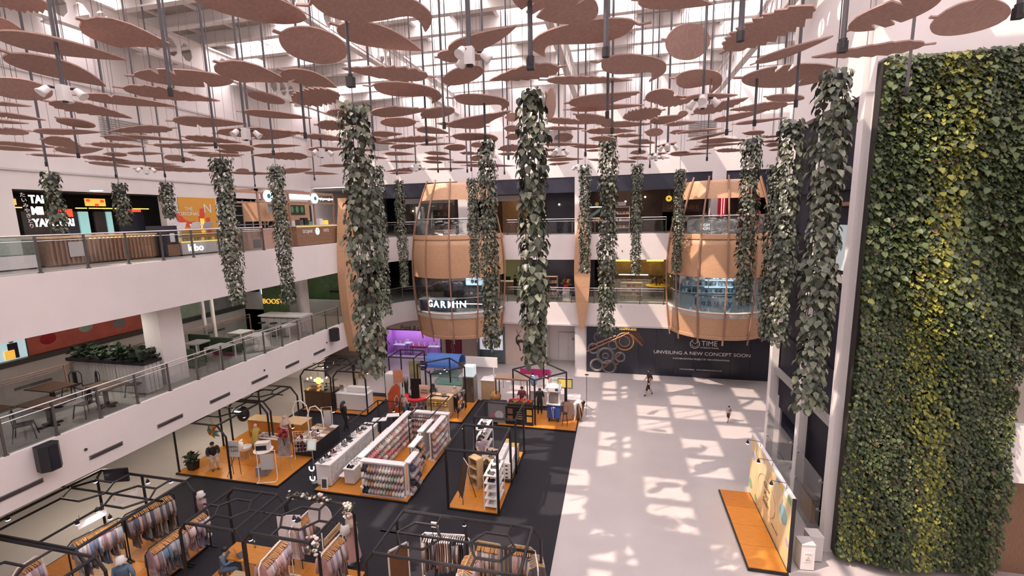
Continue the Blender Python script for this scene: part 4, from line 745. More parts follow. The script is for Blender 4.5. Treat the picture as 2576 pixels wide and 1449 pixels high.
# jewellery window
jw = thing('jewellery_window', 'wide purple lit jewellery shop window under cursive lettering', 'shop window', (-15.85, YG+.1, 0))
bx('back_panel', mat('purple_wall', (.46, .19, .58), .6), jw, -2.4, 2.45, 1.2, 1.3, .1, 2.4); bx('plinth', mat('lilac_floor', (.55, .45, .65), .5), jw, -2.4, 2.45, -.05, 1.2, 0, .14); bx('side_panel', 'purple_wall', jw, -2.45, -2.38, -.05, 1.3, .1, 2.4)
for nm, a in (('frame', (-2.45, -2.38, -.12, .1, 0, 2.42)), ('frame', (2.38, 2.45, -.12, .1, 0, 2.42)), ('frame', (-2.45, 2.45, -.12, .1, 2.35, 2.43))): bx(nm, 'dark_panel', jw, *a)
bx('pane', 'glass', jw, -2.38, 2.38, -.06, -.05, .14, 2.35)
for k in range(3):
    lt = MB().box(-.6, .6, .35, .5, 2.3, 2.34).build('light_strip', mat('lilac_light', (1, .9, 1), .4, emit=5, ecol=(.9, .75, 1)), jw); lt.location = (-1.55+1.55*k, 0, 0)
    la = bpy.data.lights.new('lamp', 'AREA'); la.shape = 'RECTANGLE'; la.size = 1.2; la.size_y = .2; la.energy = 45; la.color = (.9, .72, 1); lo = bpy.data.objects.new('lamp', la); COL.objects.link(lo); lo.parent = jw; lo.location = (-1.55+1.55*k, .42, 2.28); lo.rotation_euler = (.35, 0, 0)
text('letters', 'Frank & co.', mat('letter_brown', (.05, .03, .03), .5), jw, (.15, -.5, 2.68), .5, (PI/2, 0, 0), .02, shear=.35, sx=.85)
for k, (x, m) in enumerate(((-1.45, 'cool_pale'), (-.72, 'cool_pale'), (.2, 'shop_wine'), (1.55, 'cool_pale'))):
    mat('cool_pale', (.70, .76, .80), .4); mat('shop_wine', (.28, .02, .07), .5)
    t = thing('display_table', f'slim-legged jewellery display table in the purple window, {("pale one by the thick vine", "small tall one", "wine-red wide one", "pale one by the red banner")[k]}', 'table', (-15.85+x, YG+.7, .14), group='display tables in the purple window')
    w_ = (.55, .25, .72, .5)[k]; hh = (.82, 1.0, .78, .78)[k]; bx('top', m, t, -w_, w_, -.25, .25, hh-(.14 if k == 2 else .04), hh)
    for sx in (-1, 1):
        for sy in (-1, 1): MB().tube([(sx*(w_-.1), sy*.18, hh-.05), (sx*(w_+.02), sy*.24, 0)], .02, 5).build('leg', 'navy', t)
    for j in range((3, 2, 3, 3)[k]):
        xx = -w_*.7+j*w_*.7; MB().lathe([(.06, 0), (.07, .02), (.02, .08), (.02, .14)], 8, c=(xx, 0, hh)).build('bust', 'letter_white', t); MB().tube([(xx+.07*math.cos(a), 0, hh+.22+.08*math.sin(a)) for a in [i*PI/4 for i in range(8)]], .014, 4, closed=True).build('necklace', 'letter_white', t)
rb = thing('wine_banner', 'dark wine-red banner panel with white floral print', 'banner', (-12.4, YG+.08, 0)); bx('panel', mat('wine', (.14, .012, .03), .5), rb, -.62, .62, -.1, 0, 0, 2.45); bx('print', 'shop_wine', rb, .05, .61, -.11, -.1, .02, 1.7)
for k in range(6): MB().tube([(-.05+.11*math.cos(a)+.05*math.sin(k*2), -.12, .75+.2*k+.12*math.sin(a)) for a in [i*PI/3 for i in range(6)]], .014, 4, closed=True).build('flower_print', 'light_grey', rb)
js = thing('necklace_window', 'grey framed necklace window beside the deer wall', 'shop window', (-9.3, YG+.05, 0))
bx('frame', mat('slate', (.14, .18, .20), .5), js, -1.1, -.95, -.15, .1, 0, 2.9); bx('frame', 'slate', js, .95, 1.1, -.15, .1, 0, 2.9); bx('frame', 'slate', js, -.1, .12, -.15, .1, 0, 2.9); bx('header', 'dark_panel', js, -1.1, 1.1, -.12, .1, 2.35, 2.9); bx('back_panel', 'slate', js, -1.1, 1.1, .25, .3, 0, 2.4); bx('base_panel', mat('slate_floral', (.12, .16, .17), .5, var=.6, scale=4), js, .14, .95, -.1, 0, .1, 1.0)
for x in (-.55, .5):
    bx('light_box', mat('pale_screen', (.75, .75, .78), .4, emit=.8, ecol=(.9, .85, .95)), js, x-.38, x+.4, .0, .1, 1.05, 2.25)
    MB().ell((x, -.02, 1.55), (.16, .05, .28), 10, 8).build('bust', 'letter_white', js); MB().tube([(x+.16*math.cos(a), -.06, 1.75+.2*math.sin(a)) for a in [i*PI/5 for i in range(10)]], .025, 4, closed=True).build('necklace', 'shop_wine', js)
# leaping deer emblem
de = thing('deer_emblem', 'dark leaping deer emblem on the beige wall', 'emblem', (-7.0, YG-.045, 1.1)); mb = MB()
D = [((.0, 0), (-.05, .35), .05, .03), ((-.05, .35), (-.22, .62), .03, .09), ((-.22, .62), (-.02, .80), .12, .13), ((-.02, .80), (.28, .72), .13, .10), ((.28, .72), (.30, .40), .10, .035), ((.30, .40), (.16, .0), .035, .02), ((-.25, .6), (-.30, 1.0), .09, .06), ((-.30, 1.0), (-.16, 1.22), .06, .05), ((-.16, 1.22), (.02, 1.12), .055, .03), ((-.18, 1.25), (-.22, 1.55), .02, .012), ((-.22, 1.45), (-.32, 1.72), .016, .008), ((-.14, 1.25), (.02, 1.5), .02, .012), ((.02, 1.5), (.12, 1.66), .012, .006), ((.28, .74), (.38, .86), .04, .015)]
for (a, b), (c, d_), r0, r1 in D: mb.tube([(a, 0, b), (c, 0, d_)], [r0, r1], 8)
o = mb.build('silhouette', 'letter_brown', de); o.scale = (1, .25, 1)
# hoarding
hd = thing('hoarding', 'long black hoarding announcing a new concept with a clock logo', 'hoarding', (3.95, YB-.16, 0))
n = 10
for k in range(n): bx('panel', 'dark_panel', hd, -5.95+k*11.95/n, -5.95+(k+1)*11.95/n-.012, 0, .08, 0, 3.3)
tx = lambda s_, x, z, sz, m='letter_white', sx=1.0: text('letters', s_, m, hd, (x, -.012, z), sz, (PI/2, 0, 0), .004, sx=sx)
tx('UNVEILING A NEW CONCEPT SOON', 1.75, 1.70, .33, sx=1.12); tx('ANOTHER EXCITING PROJECT BY TIME INTERNATIONAL', 1.75, 1.30, .15, sx=.95); tx('TIME', 2.25, 2.42, .50, sx=.95); tx('INTERNATIONAL', 2.27, 2.13, .15); tx('TIMEINTERNATIONAL    WWW.TIMEINTERNATIONAL.CO.ID', 1.75, .55, .10)
MB().tube([(1.33+.3*math.cos(a), -.02, 2.38+.3*math.sin(a)) for a in [i*PI/10+PI*.62 for i in range(18)]], .025, 4).build('logo_ring', 'letter_white', hd); MB().tube([(1.33+.2*math.cos(a), -.02, 2.38+.2*math.sin(a)) for a in [i*PI/8+PI for i in range(9)]], .012, 4).build('logo_ring', 'letter_white', hd); MB().tube([(1.12, -.02, 2.58), (1.33, -.02, 2.38), (1.56, -.02, 2.62)], .022, 4).build('logo_hands', 'letter_white', hd)
# printed watch movement on the near end of the hoarding
mat('print_steel', (.15, .145, .15), .5, var=.4, scale=6); mat('print_gold', (.42, .20, .03), .5, var=.3, scale=5); mat('print_copper', (.28, .12, .07), .5, var=.3, scale=5)
def gear(x, z, r, m, th=.04, teeth=0):
    MB().tube([(x+r*math.cos(a), -.015, z+r*math.sin(a)) for a in [i*PI/9 for i in range(18)]], th, 4, closed=True).build('watch_print', m, hd)
for x, z, r, m, th in ((-3.3, 2.35, .62, 'print_gold', .05), (-3.3, 2.35, .36, 'print_copper', .03), (-4.6, 1.25, .55, 'print_steel', .10), (-5.2, .55, .42, 'print_steel', .09), (-4.35, .45, .45, 'print_steel', .08), (-3.6, 1.2, .33, 'print_steel', .07), (-5.45, 1.75, .35, 'print_steel', .07), (-4.6, 1.25, .2, 'print_steel', .05), (-3.9, .85, .2, 'print_copper', .04), (-5.0, 2.6, .4, 'print_steel', .03), (-4.1, 2.05, .3, 'print_steel', .05)): gear(x, z, r, m, th)
for a, b in (((-5.9, 1.5), (-3.0, 3.0)), ((-5.6, 1.95), (-3.9, 2.75)), ((-2.9, 2.9), (-2.1, 2.1)), ((-4.9, .2), (-3.5, 1.5))): MB().tube([(a[0], -.015, a[1]), (b[0], -.015, b[1])], .06, 4).build('watch_print', 'print_copper', hd)
for k in range(4): MB().tube([(-2.75+.12*k, -.012, 3.1-.03*k), (-2.35+.12*k, -.012, 2.35)], .02, 4).build('watch_print', 'print_copper', hd)
text('letters', 'HAPPINESS', 'sign_amber', hd, (-3.1, -.03, 3.24), .2, (PI/2, 0, 0), .01, sx=1.2)
# ------------------------------------------------------------------ upper back shops
struct(bx('wall_shop_upper', mat('shop_brown', (.075, .045, .04), .6, var=.3, scale=1.5), None, -2.0, 3.3, 35.6, 35.8, Z3, 13.5)); struct(bx('wall_shop_upper', 'navy', None, -5.2, -2.9, 34.4, 34.6, Z3, 13.5)); struct(bx('wall_shop_upper', mat('shop_gold', (.12, .07, .03), .5, var=.5, scale=3), None, -10.6, -5.2, 37.5, 37.7, Z3, 13.5)); struct(bx('wall_shop_upper', 'shop_dark', None, -18, -12.2, 36.6, 36.8, Z3, 13.5)); struct(bx('wall_shop_upper', 'shop_brown', None, 4.2, 10, 36.5, 36.7, Z3, 13.5))
for X0, X1 in ((-16.4, -12.3), (-9.2, -5.2)): struct(bx('trim_lintel', 'light_grey', None, X0, X1, YB+1.8, YB+2.0, 12.35, 12.75))
gs = thing('curtain_shop', 'glazed shop with greenish drapes behind the GARMIN pod', 'shopfront', (-14.4, 33.9, Z3+.01)); 
for k in range(4): bx('pane', 'glass', gs, -1.7+.95*k, -.8+.95*k, 0, .02, .05, 2.45); bx('mullion', 'dark_steel', gs, -.79+.95*k, -.75+.95*k, -.02, .04, 0, 2.5)
for k in range(9): MB().tube([(-1.6+.13*k, .6, .1), (-1.6+.13*k, .6, 2.4)], .06, 6).build('drape', mat('drape_green', (.16, .18, .13), .8), gs)
for k in range(4): bx('shelf', 'pink_brown', gs, .0, 1.1, .7, 1.0, .5+.5*k, .54+.5*k)
for k in range(7): bx('goods', ('ad_red', 'pink_brown', 'light_grey')[k % 3], gs, .05+.15*k, .15+.15*k, .75, .9, .54+.5*(k % 4), .75+.5*(k % 4))
for k, (x, y, z, m) in enumerate(((-15.9, 34.0, 11.8, 'warm_light'), (-6.2, 35.5, 11.4, 'warm_light'), (-7.6, 36.0, 11.9, 'warm_light'), (-4.2, 34.1, 12.0, 'white_light'), (-5.7, 37, 11.2, 'white_light'), (.6, 35, 12.1, 'white_light'), (2.0, 35.2, 12.4, 'warm_light'))):
    t = thing('pendant_lamp', f'small glowing lamp in the upper back shops, {ORD[k]} one counted from the GARMIN pod side', 'lamp', (x, y, z), group='small lamps in the upper back shops'); MB().ell((0, 0, 0), (.07, .07, .07), 8, 6).build('bulb', m, t); MB().tube([(0, 0, .05), (0, 0, 13.5-z)], .008, 4).build('cord', 'black_metal', t)
gt = thing('gold_screen', 'ornate gold lattice screen in the upper back shop', 'screen', (-7.6, 36.6, Z3+.01)); bx('frame', 'brown_wood', gt, -1.6, 1.6, .05, .1, 0, 2.6)
for k in range(26): r = random.uniform(.1, .22); cx_, cz_ = random.uniform(-1.4, 1.4), random.uniform(1.1, 2.4); MB().tube([(cx_+r*math.cos(a), 0, cz_+r*math.sin(a)) for a in [i*PI/4 for i in range(8)]], .018, 4, closed=True).build('ring', mat('gold', (.5, .27, .06), .35), gt)
SUSHI = thing('sushi_sign', 'amber SUSHI lettering on the brown wall beside the beauty pod', 'sign', (4.4, 33.55, 11.58)); bx('backing', 'shop_brown', SUSHI, -1.3, 1.3, .02, .06, -.3, 1.92)
text('letters', 'GENKI SUSHI', mat('letter_amber', (.40, .18, .04), .5), SUSHI, (0, 0, 0), .36, (PI/2, 0, 0), .02)
def cart(label, loc, h, w_, m):
    t = thing('display_cart', label, 'cart', loc, group='display carts on the galleries')
    for sx in (-1, 1):
        for sy in (-1, 1): bx('post', m, t, sx*w_/2-.02, sx*w_/2+.02, sy*.2-.02, sy*.2+.02, 0, h)
    n = 4
    for k in range(n):
        s2 = bx('shelf', m, t, -w_/2, w_/2, -.22, .22, .35+(h-.4)*k/(n-1)-.02, .35+(h-.4)*k/(n-1)+.02)
        if k < n-1:
            for j in range(4): bx('goods', ('pink_brown', 'poster_orange', 'light_grey', 'ad_red')[(j+k) % 4], t, -w_/2+.06+j*w_/4.2, -w_/2+.06+(j+.75)*w_/4.2, -.12, .1, .35+(h-.4)*k/(n-1)+.02, .52+(h-.4)*k/(n-1))
    for sx in (-1, 1): MB().tube([(sx*w_/2, -.22, .16+.16*math.sin(a)) if False else (sx*w_*.4+.16*math.cos(a), -.24, .16+.16*math.sin(a)) for a in [i*PI/5 for i in range(10)]], .015, 4, closed=True).build('wheel', 'dark_steel', t)
    return t
c1 = cart('white shelf cart with a name board on the upper back gallery', (.35, 33.2, Z3+.012), 1.85, 1.0, 'white_paint'); bx('name_board', 'letter_white', c1, -.35, .25, -.05, 0, 1.9, 2.15); text('letters', 'KANA', 'grey_panel', c1, (-.05, -.06, 2.02), .16, (PI/2, 0, 0), .004)
cart('pale wooden shelf cart on the middle back gallery beside the flower pot', (-4.7, 33.2, Z2+.012), 1.75, .9, 'pink_brown'); cart('white shelf cart of metal goods before the bakery', (1.1, 33.6, Z2+.012), 1.3, 1.5, 'light_grey')
fr = thing('fruit_stall', 'small green-roofed stall with fruit crate on the upper back gallery', 'stall', (-1.3, 33.3, Z3+.012)); bx('table', 'dark_wood', fr, -.5, .5, -.2, .3, .75, .8); bx('crate', 'poster_orange', fr, -.35, .35, -.15, .2, .8, 1.1); bx('light_bar', 'cool_light', fr, -.6, .3, -.05, 0, 1.82, 1.88); MB().tube([(-.1, -.02, 2.05), (-.1, .02, 2.05)], .14, 12).build('round_sign', mat('sign_yellow', (.75, .55, .08), .5), fr); MB().cbox((-.1, 0, 1.5), (1.1, .04, .2), 0, -.6).build('sash', mat('teal_sash', (.2, .38, .36), .5), fr)
for sx in (-1, 1): bx('leg', 'dark_wood', fr, sx*.46-.03, sx*.46+.03, .0, .06, 0, 1.9)
wb = thing('notice_board', 'pale standing notice board beside the shelf cart', 'notice board', (1.35, 33.4, Z3+.012)); bx('board', 'light_grey', wb, -.2, .2, -.02, .02, .8, 1.9); bx('leg', 'steel', wb, -.03, .03, -.03, .03, 0, .8); bx('foot', 'steel', wb, -.2, .2, -.15, .15, 0, .02)
sy = thing('yellow_sign', 'round yellow flower sign beside the beauty pod canopy', 'sign', (3.35, 32.2, 12.15)); MB().tube([(0, 0, 0), (0, .05, 0)], .2, 14).build('disc', mat('flower_yellow', (.85, .6, .05), .5, emit=.6, ecol=(1, .75, .05)), sy); MB().tube([(0, -.01, 0), (0, 0, 0)], .06, 10).build('centre', 'black_metal', sy); bx('arm', 'dark_steel', sy, -.02, .02, .02, .06, 0, 1.66)
# middle back shops
struct(bx('wall_shop_middle', 'dark_panel', None, -7.2, -1.6, 34.6, 34.8, Z2, Z3B)); struct(bx('wall_shop_middle', mat('olive_wall', (.34, .32, .17), .6), None, -9.5, -7.3, 38, 38.2, Z2, Z3B)); struct(bx('wall_shop_middle', 'shop_dark', None, -18, -12.6, 35.5, 35.7, Z2, Z3B)); struct(bx('wall_shop_middle', mat('bakery_wall', (.40, .25, .08), .6, var=.4, scale=2), None, -1.4, 4.6, 38.5, 38.7, Z2, Z3B)); struct(bx('floor_bakery', mat('olive_floor', (.16, .16, .10), .5), None, -1.4, 4.4, 33.9, 38.4, Z2+.012, Z2+.02))
bk = thing('bakery_counter', 'long bakery display counter with trays and a lit strip', 'counter', (1.5, 36.2, Z2+.02)); bx('body', 'grey_panel', bk, -1.9, 1.3, -.3, .4, 0, 1.0); bx('glass_case', 'glass', bk, -1.9, 1.3, -.3, -.28, 1.0, 1.5); bx('light_strip', 'cool_light', bk, -1.3, .9, -.32, -.3, 1.5, 1.56)
for j in range(3):
    for k in range(8): bx('tray', ('pink_brown', 'light_grey', 'pale_wood')[(j+k) % 3], bk, -1.85+.39*k, -1.5+.39*k, -.25+.2*j, -.1+.2*j, 1.0, 1.1)
bx('menu_board', 'strip_amber', bk, -1.7, .1, 1.8, 1.85, 2.35, 2.6); bx('menu_board', 'strip_amber', bk, .9, 2.2, 1.8, 1.85, 2.35, 2.6); bx('back_shelf', 'brown_wood', bk, -1.8, 2.4, 1.7, 2.0, 1.2, 1.25)
yt = thing('yellow_table', 'oval yellow display table with dried plants in the bakery', 'table', (3.1, 35.3, Z2+.02)); MB().lathe([(0, .78), (.9, .78), (.9, .83), (0, .83)], 18).build('top', 'sign_yellow', yt); bx('leg', 'dark_wood', yt, -.06, .06, -.06, .06, 0, .78); bx('foot', 'dark_wood', yt, -.3, .3, -.3, .3, 0, .03); bush(yt, 60, (1.2, .8, .6), .2, 77, 'leaf_brown', .83)
fp = thing('flower_pot', 'red flower pot with orange leaves on a white stand', 'potted plant', (-3.6, 33.2, Z2+.012)); bx('stand', 'light_grey', fp, -.25, .25, -.2, .2, 0, .8); MB().lathe([(0, .8), (.14, .8), (.18, 1.1), (0, 1.1)], 12).build('pot', 'shop_red', fp); bush(fp, 50, (.5, .4, .4), .2, 31, mat('orange_leaf', (.45, .2, .06), .6, island=.5).name, 1.05)
bi = thing('bicycle', 'pale bicycle leaning behind the middle back railing', 'bicycle', (-4.0, 32.6, Z2+.012))
for x in (-.5, .5): MB().tube([(x+.3*math.cos(a), 0, .32+.3*math.sin(a)) for a in [i*PI/8 for i in range(16)]], .015, 4, closed=True).build('wheel', 'light_grey', bi)
MB().tube([(-.5, 0, .32), (-.15, 0, .75), (.35, 0, .75), (.0, 0, .32), (-.5, 0, .32)], .015, 4).tube([(.0, 0, .32), (-.18, 0, .85)], .015, 4).tube([(.5, 0, .32), (.35, 0, .75), (.32, 0, .92)], .015, 4).build('frame', 'light_grey', bi); bx('saddle', 'black_metal', bi, -.28, -.08, -.05, .05, .85, .9); MB().tube([(.32, -.2, .95), (.32, .2, .95)], .015, 4).build('handlebar', 'black_metal', bi)
ob = thing('office_counter', 'beige counter in the olive lit shop beside the GARMIN pod', 'counter', (-8.2, 35.2, Z2+.012)); bx('body', 'brown_wood', ob, -.9, .4, -.3, .3, 0, 1.0); bx('top', 'beige_light', ob, -1, .5, -.35, .35, 1.0, 1.05); bx('screen', 'dark_panel', ob, -.5, -.1, 0, .04, 1.1, 1.4)
# lamps under the galleries (shop ceiling lights; ground-floor ones added to brighten the floor)
def downlight(x, y, z, energy, col=(1, .85, .65), size=.9, label=''):
    t = thing('ceiling_light', label, 'ceiling light', (x, y, z-.02)); MB().tube([(0, 0, 0), (0, 0, .02)], .22, 14).build('diffuser', 'white_light', t)
    la = bpy.data.lights.new('lamp', 'AREA'); la.energy = energy; la.color = col; la.size = size; la.shape = 'DISK'; lo = bpy.data.objects.new('lamp', la); COL.objects.link(lo); lo.parent = t; lo.location = (0, 0, -.03)
for i, (x, y, z, e, c, lb) in enumerate(((-18.4, 12, Z3B, 90, (1, .9, .78), 'over the dark cafe tables'), (-18.4, 19, Z3B, 90, (1, .9, .78), 'over the white cafe tables'), (-19.5, 24.5, Z3B, 60, (1, .95, .8), 'before the green cafe'), (-4.5, 33.4, Z3B, 60, (1, .8, .6), 'over the flower pot'), (1.5, 34.8, Z3B, 110, (1, .75, .45), 'over the bakery counter'), (-8.5, 35.5, Z3B, 60, (1, .9, .6), 'in the olive shop'), (-19.5, 12, Z2B, 170, (1, .85, .65), 'added to brighten the ground floor behind the clothes stall'), (-20, 18, Z2B, 170, (1, .85, .65), 'added to brighten the ground floor behind the sewing stall'), (-19, 25, Z2B, 150, (1, .8, .6), 'added to brighten the ground floor behind the snack kiosk'), (-7.5, 35, 13.5, 60, (1, .7, .4), 'in the gold screen shop'), (.5, 33.8, 13.5, 50, (1, .75, .5), 'over the shelf cart'), (-14.3, 35, 13.5, 40, (1, .85, .7), 'in the curtain shop'), (-11.3, 30.6, 7.6, 60, (.8, .9, 1), 'in the GARMIN pod'), (6.4, 30.4, 7.6, 130, (.7, .88, 1), 'in the beauty pod'), (-22, 15.5, 12.7, 40, (1, .8, .5), 'before the sushi shop'))):
    downlight(x, y, z, e, c, label='round ceiling light ' + lb)
# ------------------------------------------------------------------ people
mat('skin', (.55, .34, .25), .6); mat('hair', (.02, .016, .014), .6); mat('cloth_black', (.022, .021, .025), .85); mat('cloth_white', (.70, .68, .66), .8); mat('cloth_denim', (.10, .16, .24), .85); mat('cloth_mauve', (.36, .25, .26), .85); mat('cloth_mustard', (.38, .27, .06), .85); mat('cloth_pink', (.52, .32, .31), .85); mat('cloth_beige', (.48, .38, .30), .85); mat('cloth_maroon', (.14, .03, .04), .85); mat('cloth_lilac', (.40, .34, .42), .85); mat('cloth_grey', (.22, .21, .22), .85); mat('shoe', (.05, .045, .045), .6); mat('eye_dark', (.02, .015, .012), .4); mat('lip', (.4, .17, .15), .6)
def person(label, loc, rz, J, H=1.7, top='cloth_black', legs='cloth_black', sleeve=.5, leg_cover=1.0, hair='short', skirt=None, scarf=None, name='person', feet='shoe'):
    """J: joint overrides in units of height; figure faces -Y; x is its own left"""
    j = dict(pelvis=(0, 0, .53), waist=(0, 0, .61), chest=(0, -.005, .73), neck=(0, 0, .835), head=(0, -.012, .905), crown=(0, -.005, .975),
             sl=(.105, 0, .80), el=(.14, .01, .64), wl=(.15, -.03, .50), sr=(-.105, 0, .80), er=(-.14, .01, .64), wr=(-.15, -.03, .50),
             hl=(.052, 0, .51), kl=(.055, -.01, .28), al=(.058, .01, .045), hr=(-.052, 0, .51), kr=(-.055, -.01, .28), ar=(-.058, .01, .045))
    j.update(J)
    for s in 'lr':
        a = Vector(j['a'+s]); 
        if 't'+s not in j: j['t'+s] = (a.x*1.05, a.y-.075, max(.012, a.z-.03))
    rad = dict(pelvis=(.088, .07), waist=(.082, .062), chest=(.098, .07), neck=(.034, .034), head=(.048, .057), crown=(.032, .036), s=(.045, .045), e=(.032, .032), w=(.020, .022), h=(.064, .066), k=(.042, .045), a=(.026, .030), t=(.023, .018))
    V = []; E = []; R_ = []; idx = {}
    def vert(n, p, r): idx[n] = len(V); V.append(Vector(p)*H); R_.append((r[0]*H, r[1]*H)); return idx[n]
    for n in ('pelvis', 'waist', 'chest', 'neck', 'head', 'crown'): vert(n, j[n], rad[n])
    for a, b in (('pelvis', 'waist'), ('waist', 'chest'), ('chest', 'neck'), ('neck', 'head'), ('head', 'crown')): E.append((idx[a], idx[b]))
    for s in 'lr':
        for n in 'sew': vert(n+s, j[n+s], rad[n])
        E += [(idx['chest'], idx['s'+s]), (idx['s'+s], idx['e'+s]), (idx['e'+s], idx['w'+s])]
        w_ = Vector(j['w'+s]); d = (w_-Vector(j['e'+s])).normalized(); sg = 1 if s == 'l' else -1
        side = d.cross(Vector((0, 0, 1)) if abs(d.z) < .9 else Vector((0, -1, 0))).normalized()
        pm = vert('p'+s, w_+d*.035, (.020, .012)); E.append((idx['w'+s], pm))
        for k, (o_, l_) in enumerate(((-.018, .040), (-.006, .046), (.006, .043), (.018, .034))):
            f1 = vert(f'f{s}{k}', w_+d*(.045+l_*.5)+side*o_, (.0052, .0052)); f2 = vert(f'g{s}{k}', w_+d*(.045+l_)+side*o_*1.1+Vector((0, -.008, 0)), (.0045, .0045)); E += [(pm, f1), (f1, f2)]
        th = vert('th'+s, w_+d*.03+side*.03+Vector((0, -.012, 0)), (.006, .006)); E.append((pm, th))
        for n in 'hkat': vert(n+s, j[n+s], rad[n])
        E += [(idx['pelvis'], idx['h'+s]), (idx['h'+s], idx['k'+s]), (idx['k'+s], idx['a'+s]), (idx['a'+s], idx['t'+s])]
    me = bpy.data.meshes.new('body'); me.from_pydata([tuple(v) for v in V], E, []); ob = bpy.data.objects.new('tmp_body', me); COL.objects.link(ob)
    sk = ob.modifiers.new('s', 'SKIN'); sk.use_smooth_shade = True; ob.modifiers.new('d', 'SUBSURF').levels = 1
    for i, r in enumerate(R_): me.skin_vertices[0].data[i].radius = r
    me.skin_vertices[0].data[0].use_root = True
    dg = bpy.context.evaluated_depsgraph_get(); m2 = bpy.data.meshes.new_from_object(ob.evaluated_get(dg)); bpy.data.objects.remove(ob)
    names = ['skin', top, legs, feet]
    m2.materials.clear()
    for n in names: m2.materials.append(MATS[n])
    segs = []
    for a, b, mi in (('pelvis', 'waist', 1), ('waist', 'chest', 1), ('chest', 'neck', 1), ('neck', 'head', 0), ('head', 'crown', 0)): segs.append((V[idx[a]], V[idx[b]], mi, 9))
    for s in 'lr':
        segs += [(V[idx['chest']], V[idx['s'+s]], 1, 9), (V[idx['s'+s]], V[idx['e'+s]], 1, min(1, sleeve*2)), (V[idx['e'+s]], V[idx['w'+s]], 1, max(0, sleeve*2-1)), (V[idx['w'+s]], V[idx['p'+s]]*2-V[idx['w'+s]], 0, 9), (V[idx['pelvis']], V[idx['h'+s]], 2, 9), (V[idx['h'+s]], V[idx['k'+s]], 2, min(1, leg_cover*2)), (V[idx['k'+s]], V[idx['a'+s]], 2, max(0, leg_cover*2-1)), (V[idx['a'+s]], V[idx['t'+s]], 3, 9)]
    for p in m2.polygons:
        c = p.center; best = None
        for a, b, mi, cov in segs:
            ab = b-a; t_ = max(0, min(1, (c-a).dot(ab)/max(1e-9, ab.length_squared))); d = (c-(a+ab*t_)).length
            if best is None or d < best[0]: best = (d, mi if t_ <= cov else 0)
        p.material_index = best[1]; p.use_smooth = True
    t = thing(name, label, 'person', loc, rz)
    b = bpy.data.objects.new('body', m2); COL.objects.link(b); b.parent = t
    hd = Vector(j['head'])*H; cr = Vector(j['crown'])*H; ax = (cr-hd).normalized(); rr = .06*H
    if hair != 'none' and not scarf:
        mb = MB(); c = hd+ax*rr*.35+Vector((0, rr*.22, 0)); mb.ell(c, (rr*.92, rr*.98, rr*.92), 10, 7); 
        if hair == 'long': mb.tube([c+Vector((0, rr*.5, 0)), c+Vector((0, rr*1.0, -rr*1.4)), c+Vector((0, rr*1.2, -rr*3.6)), c+Vector((0, rr*1.0, -rr*5.2))], [rr*.9, rr*.95, rr*.9, rr*.4], 8)
        mb.build('hair', 'hair', t, True)
    fc = hd+ax*rr*.1+Vector((0, -.052*H, 0))
    for sx in (-1, 1): MB().ell(fc+Vector((sx*.017*H, -.001, .008*H)), (.006*H, .004*H, .004*H), 6, 4).build('eye', 'eye_dark', t)
    MB().tube([fc+Vector((0, .004*H, .008*H)), fc+Vector((0, -.010*H, -.010*H)), fc+Vector((0, .004*H, -.013*H))], [.003*H, .007*H, .004*H], 6).build('nose', 'skin', t); MB().ell(fc+Vector((0, .002*H, -.026*H)), (.012*H, .004*H, .003*H), 6, 4).build('mouth', 'lip', t)
    if skirt:
        pv = Vector(j['waist'])*H; zb = skirt[1]*H; MB().lathe([(.072*H, pv.z), (.085*H, pv.z-.08*H), (.10*H, (pv.z+zb)/2), (.125*H, zb), (.115*H, zb)], 14, c=(pv.x, pv.y, 0)).build('dress', skirt[0], t, True)
    if scarf:
        mb = MB(); c = hd+ax*rr*.3; mb.ell(c+Vector((0, rr*.18, 0)), (rr*1.0, rr*1.02, rr*1.12), 12, 8); mb.lathe([(rr*.75, 0), (rr*1.1, -rr*.7), (rr*1.9, -rr*2.0), (rr*2.1, -rr*3.0)], 12, c=c+Vector((0, 0, -rr*.5))); mb.build('head_scarf', scarf, t, True)
    return t
# ------------------------------------------------------------------ market stalls
person('man in black shirt and shorts walking across the sunlit floor', (2.1, 27.95, 0), -PI*.42, dict(kl=(.06, -.10, .285), al=(.06, -.13, .05), kr=(-.06, .0, .28), ar=(-.06, .14, .075), tr=(-.06, .10, .03), el=(.14, .06, .66), wl=(.13, .0, .53), er=(-.14, -.03, .65), wr=(-.12, -.12, .55)), 1.76, leg_cover=.62, sleeve=.42, feet='cloth_black')
person('small child in dark clothes walking alone on the sunlit floor', (6.0, 24.95, 0), -PI*.30, dict(head=(0, -.012, .88), crown=(0, 0, .955), neck=(0, 0, .80), kl=(.06, -.05, .27), al=(.06, -.09, .05), ar=(-.06, .10, .07)), .96, top='cloth_grey', leg_cover=.5, sleeve=.4)
mat('bulb_glow', (1, 1, 1), .4, emit=16, ecol=(1, .95, 1)); mat('tan_board', (.42, .31, .17), .6); mat('petal', (.72, .66, .58), .7); mat('petal_pink', (.6, .42, .38), .7)
Z_D = .12
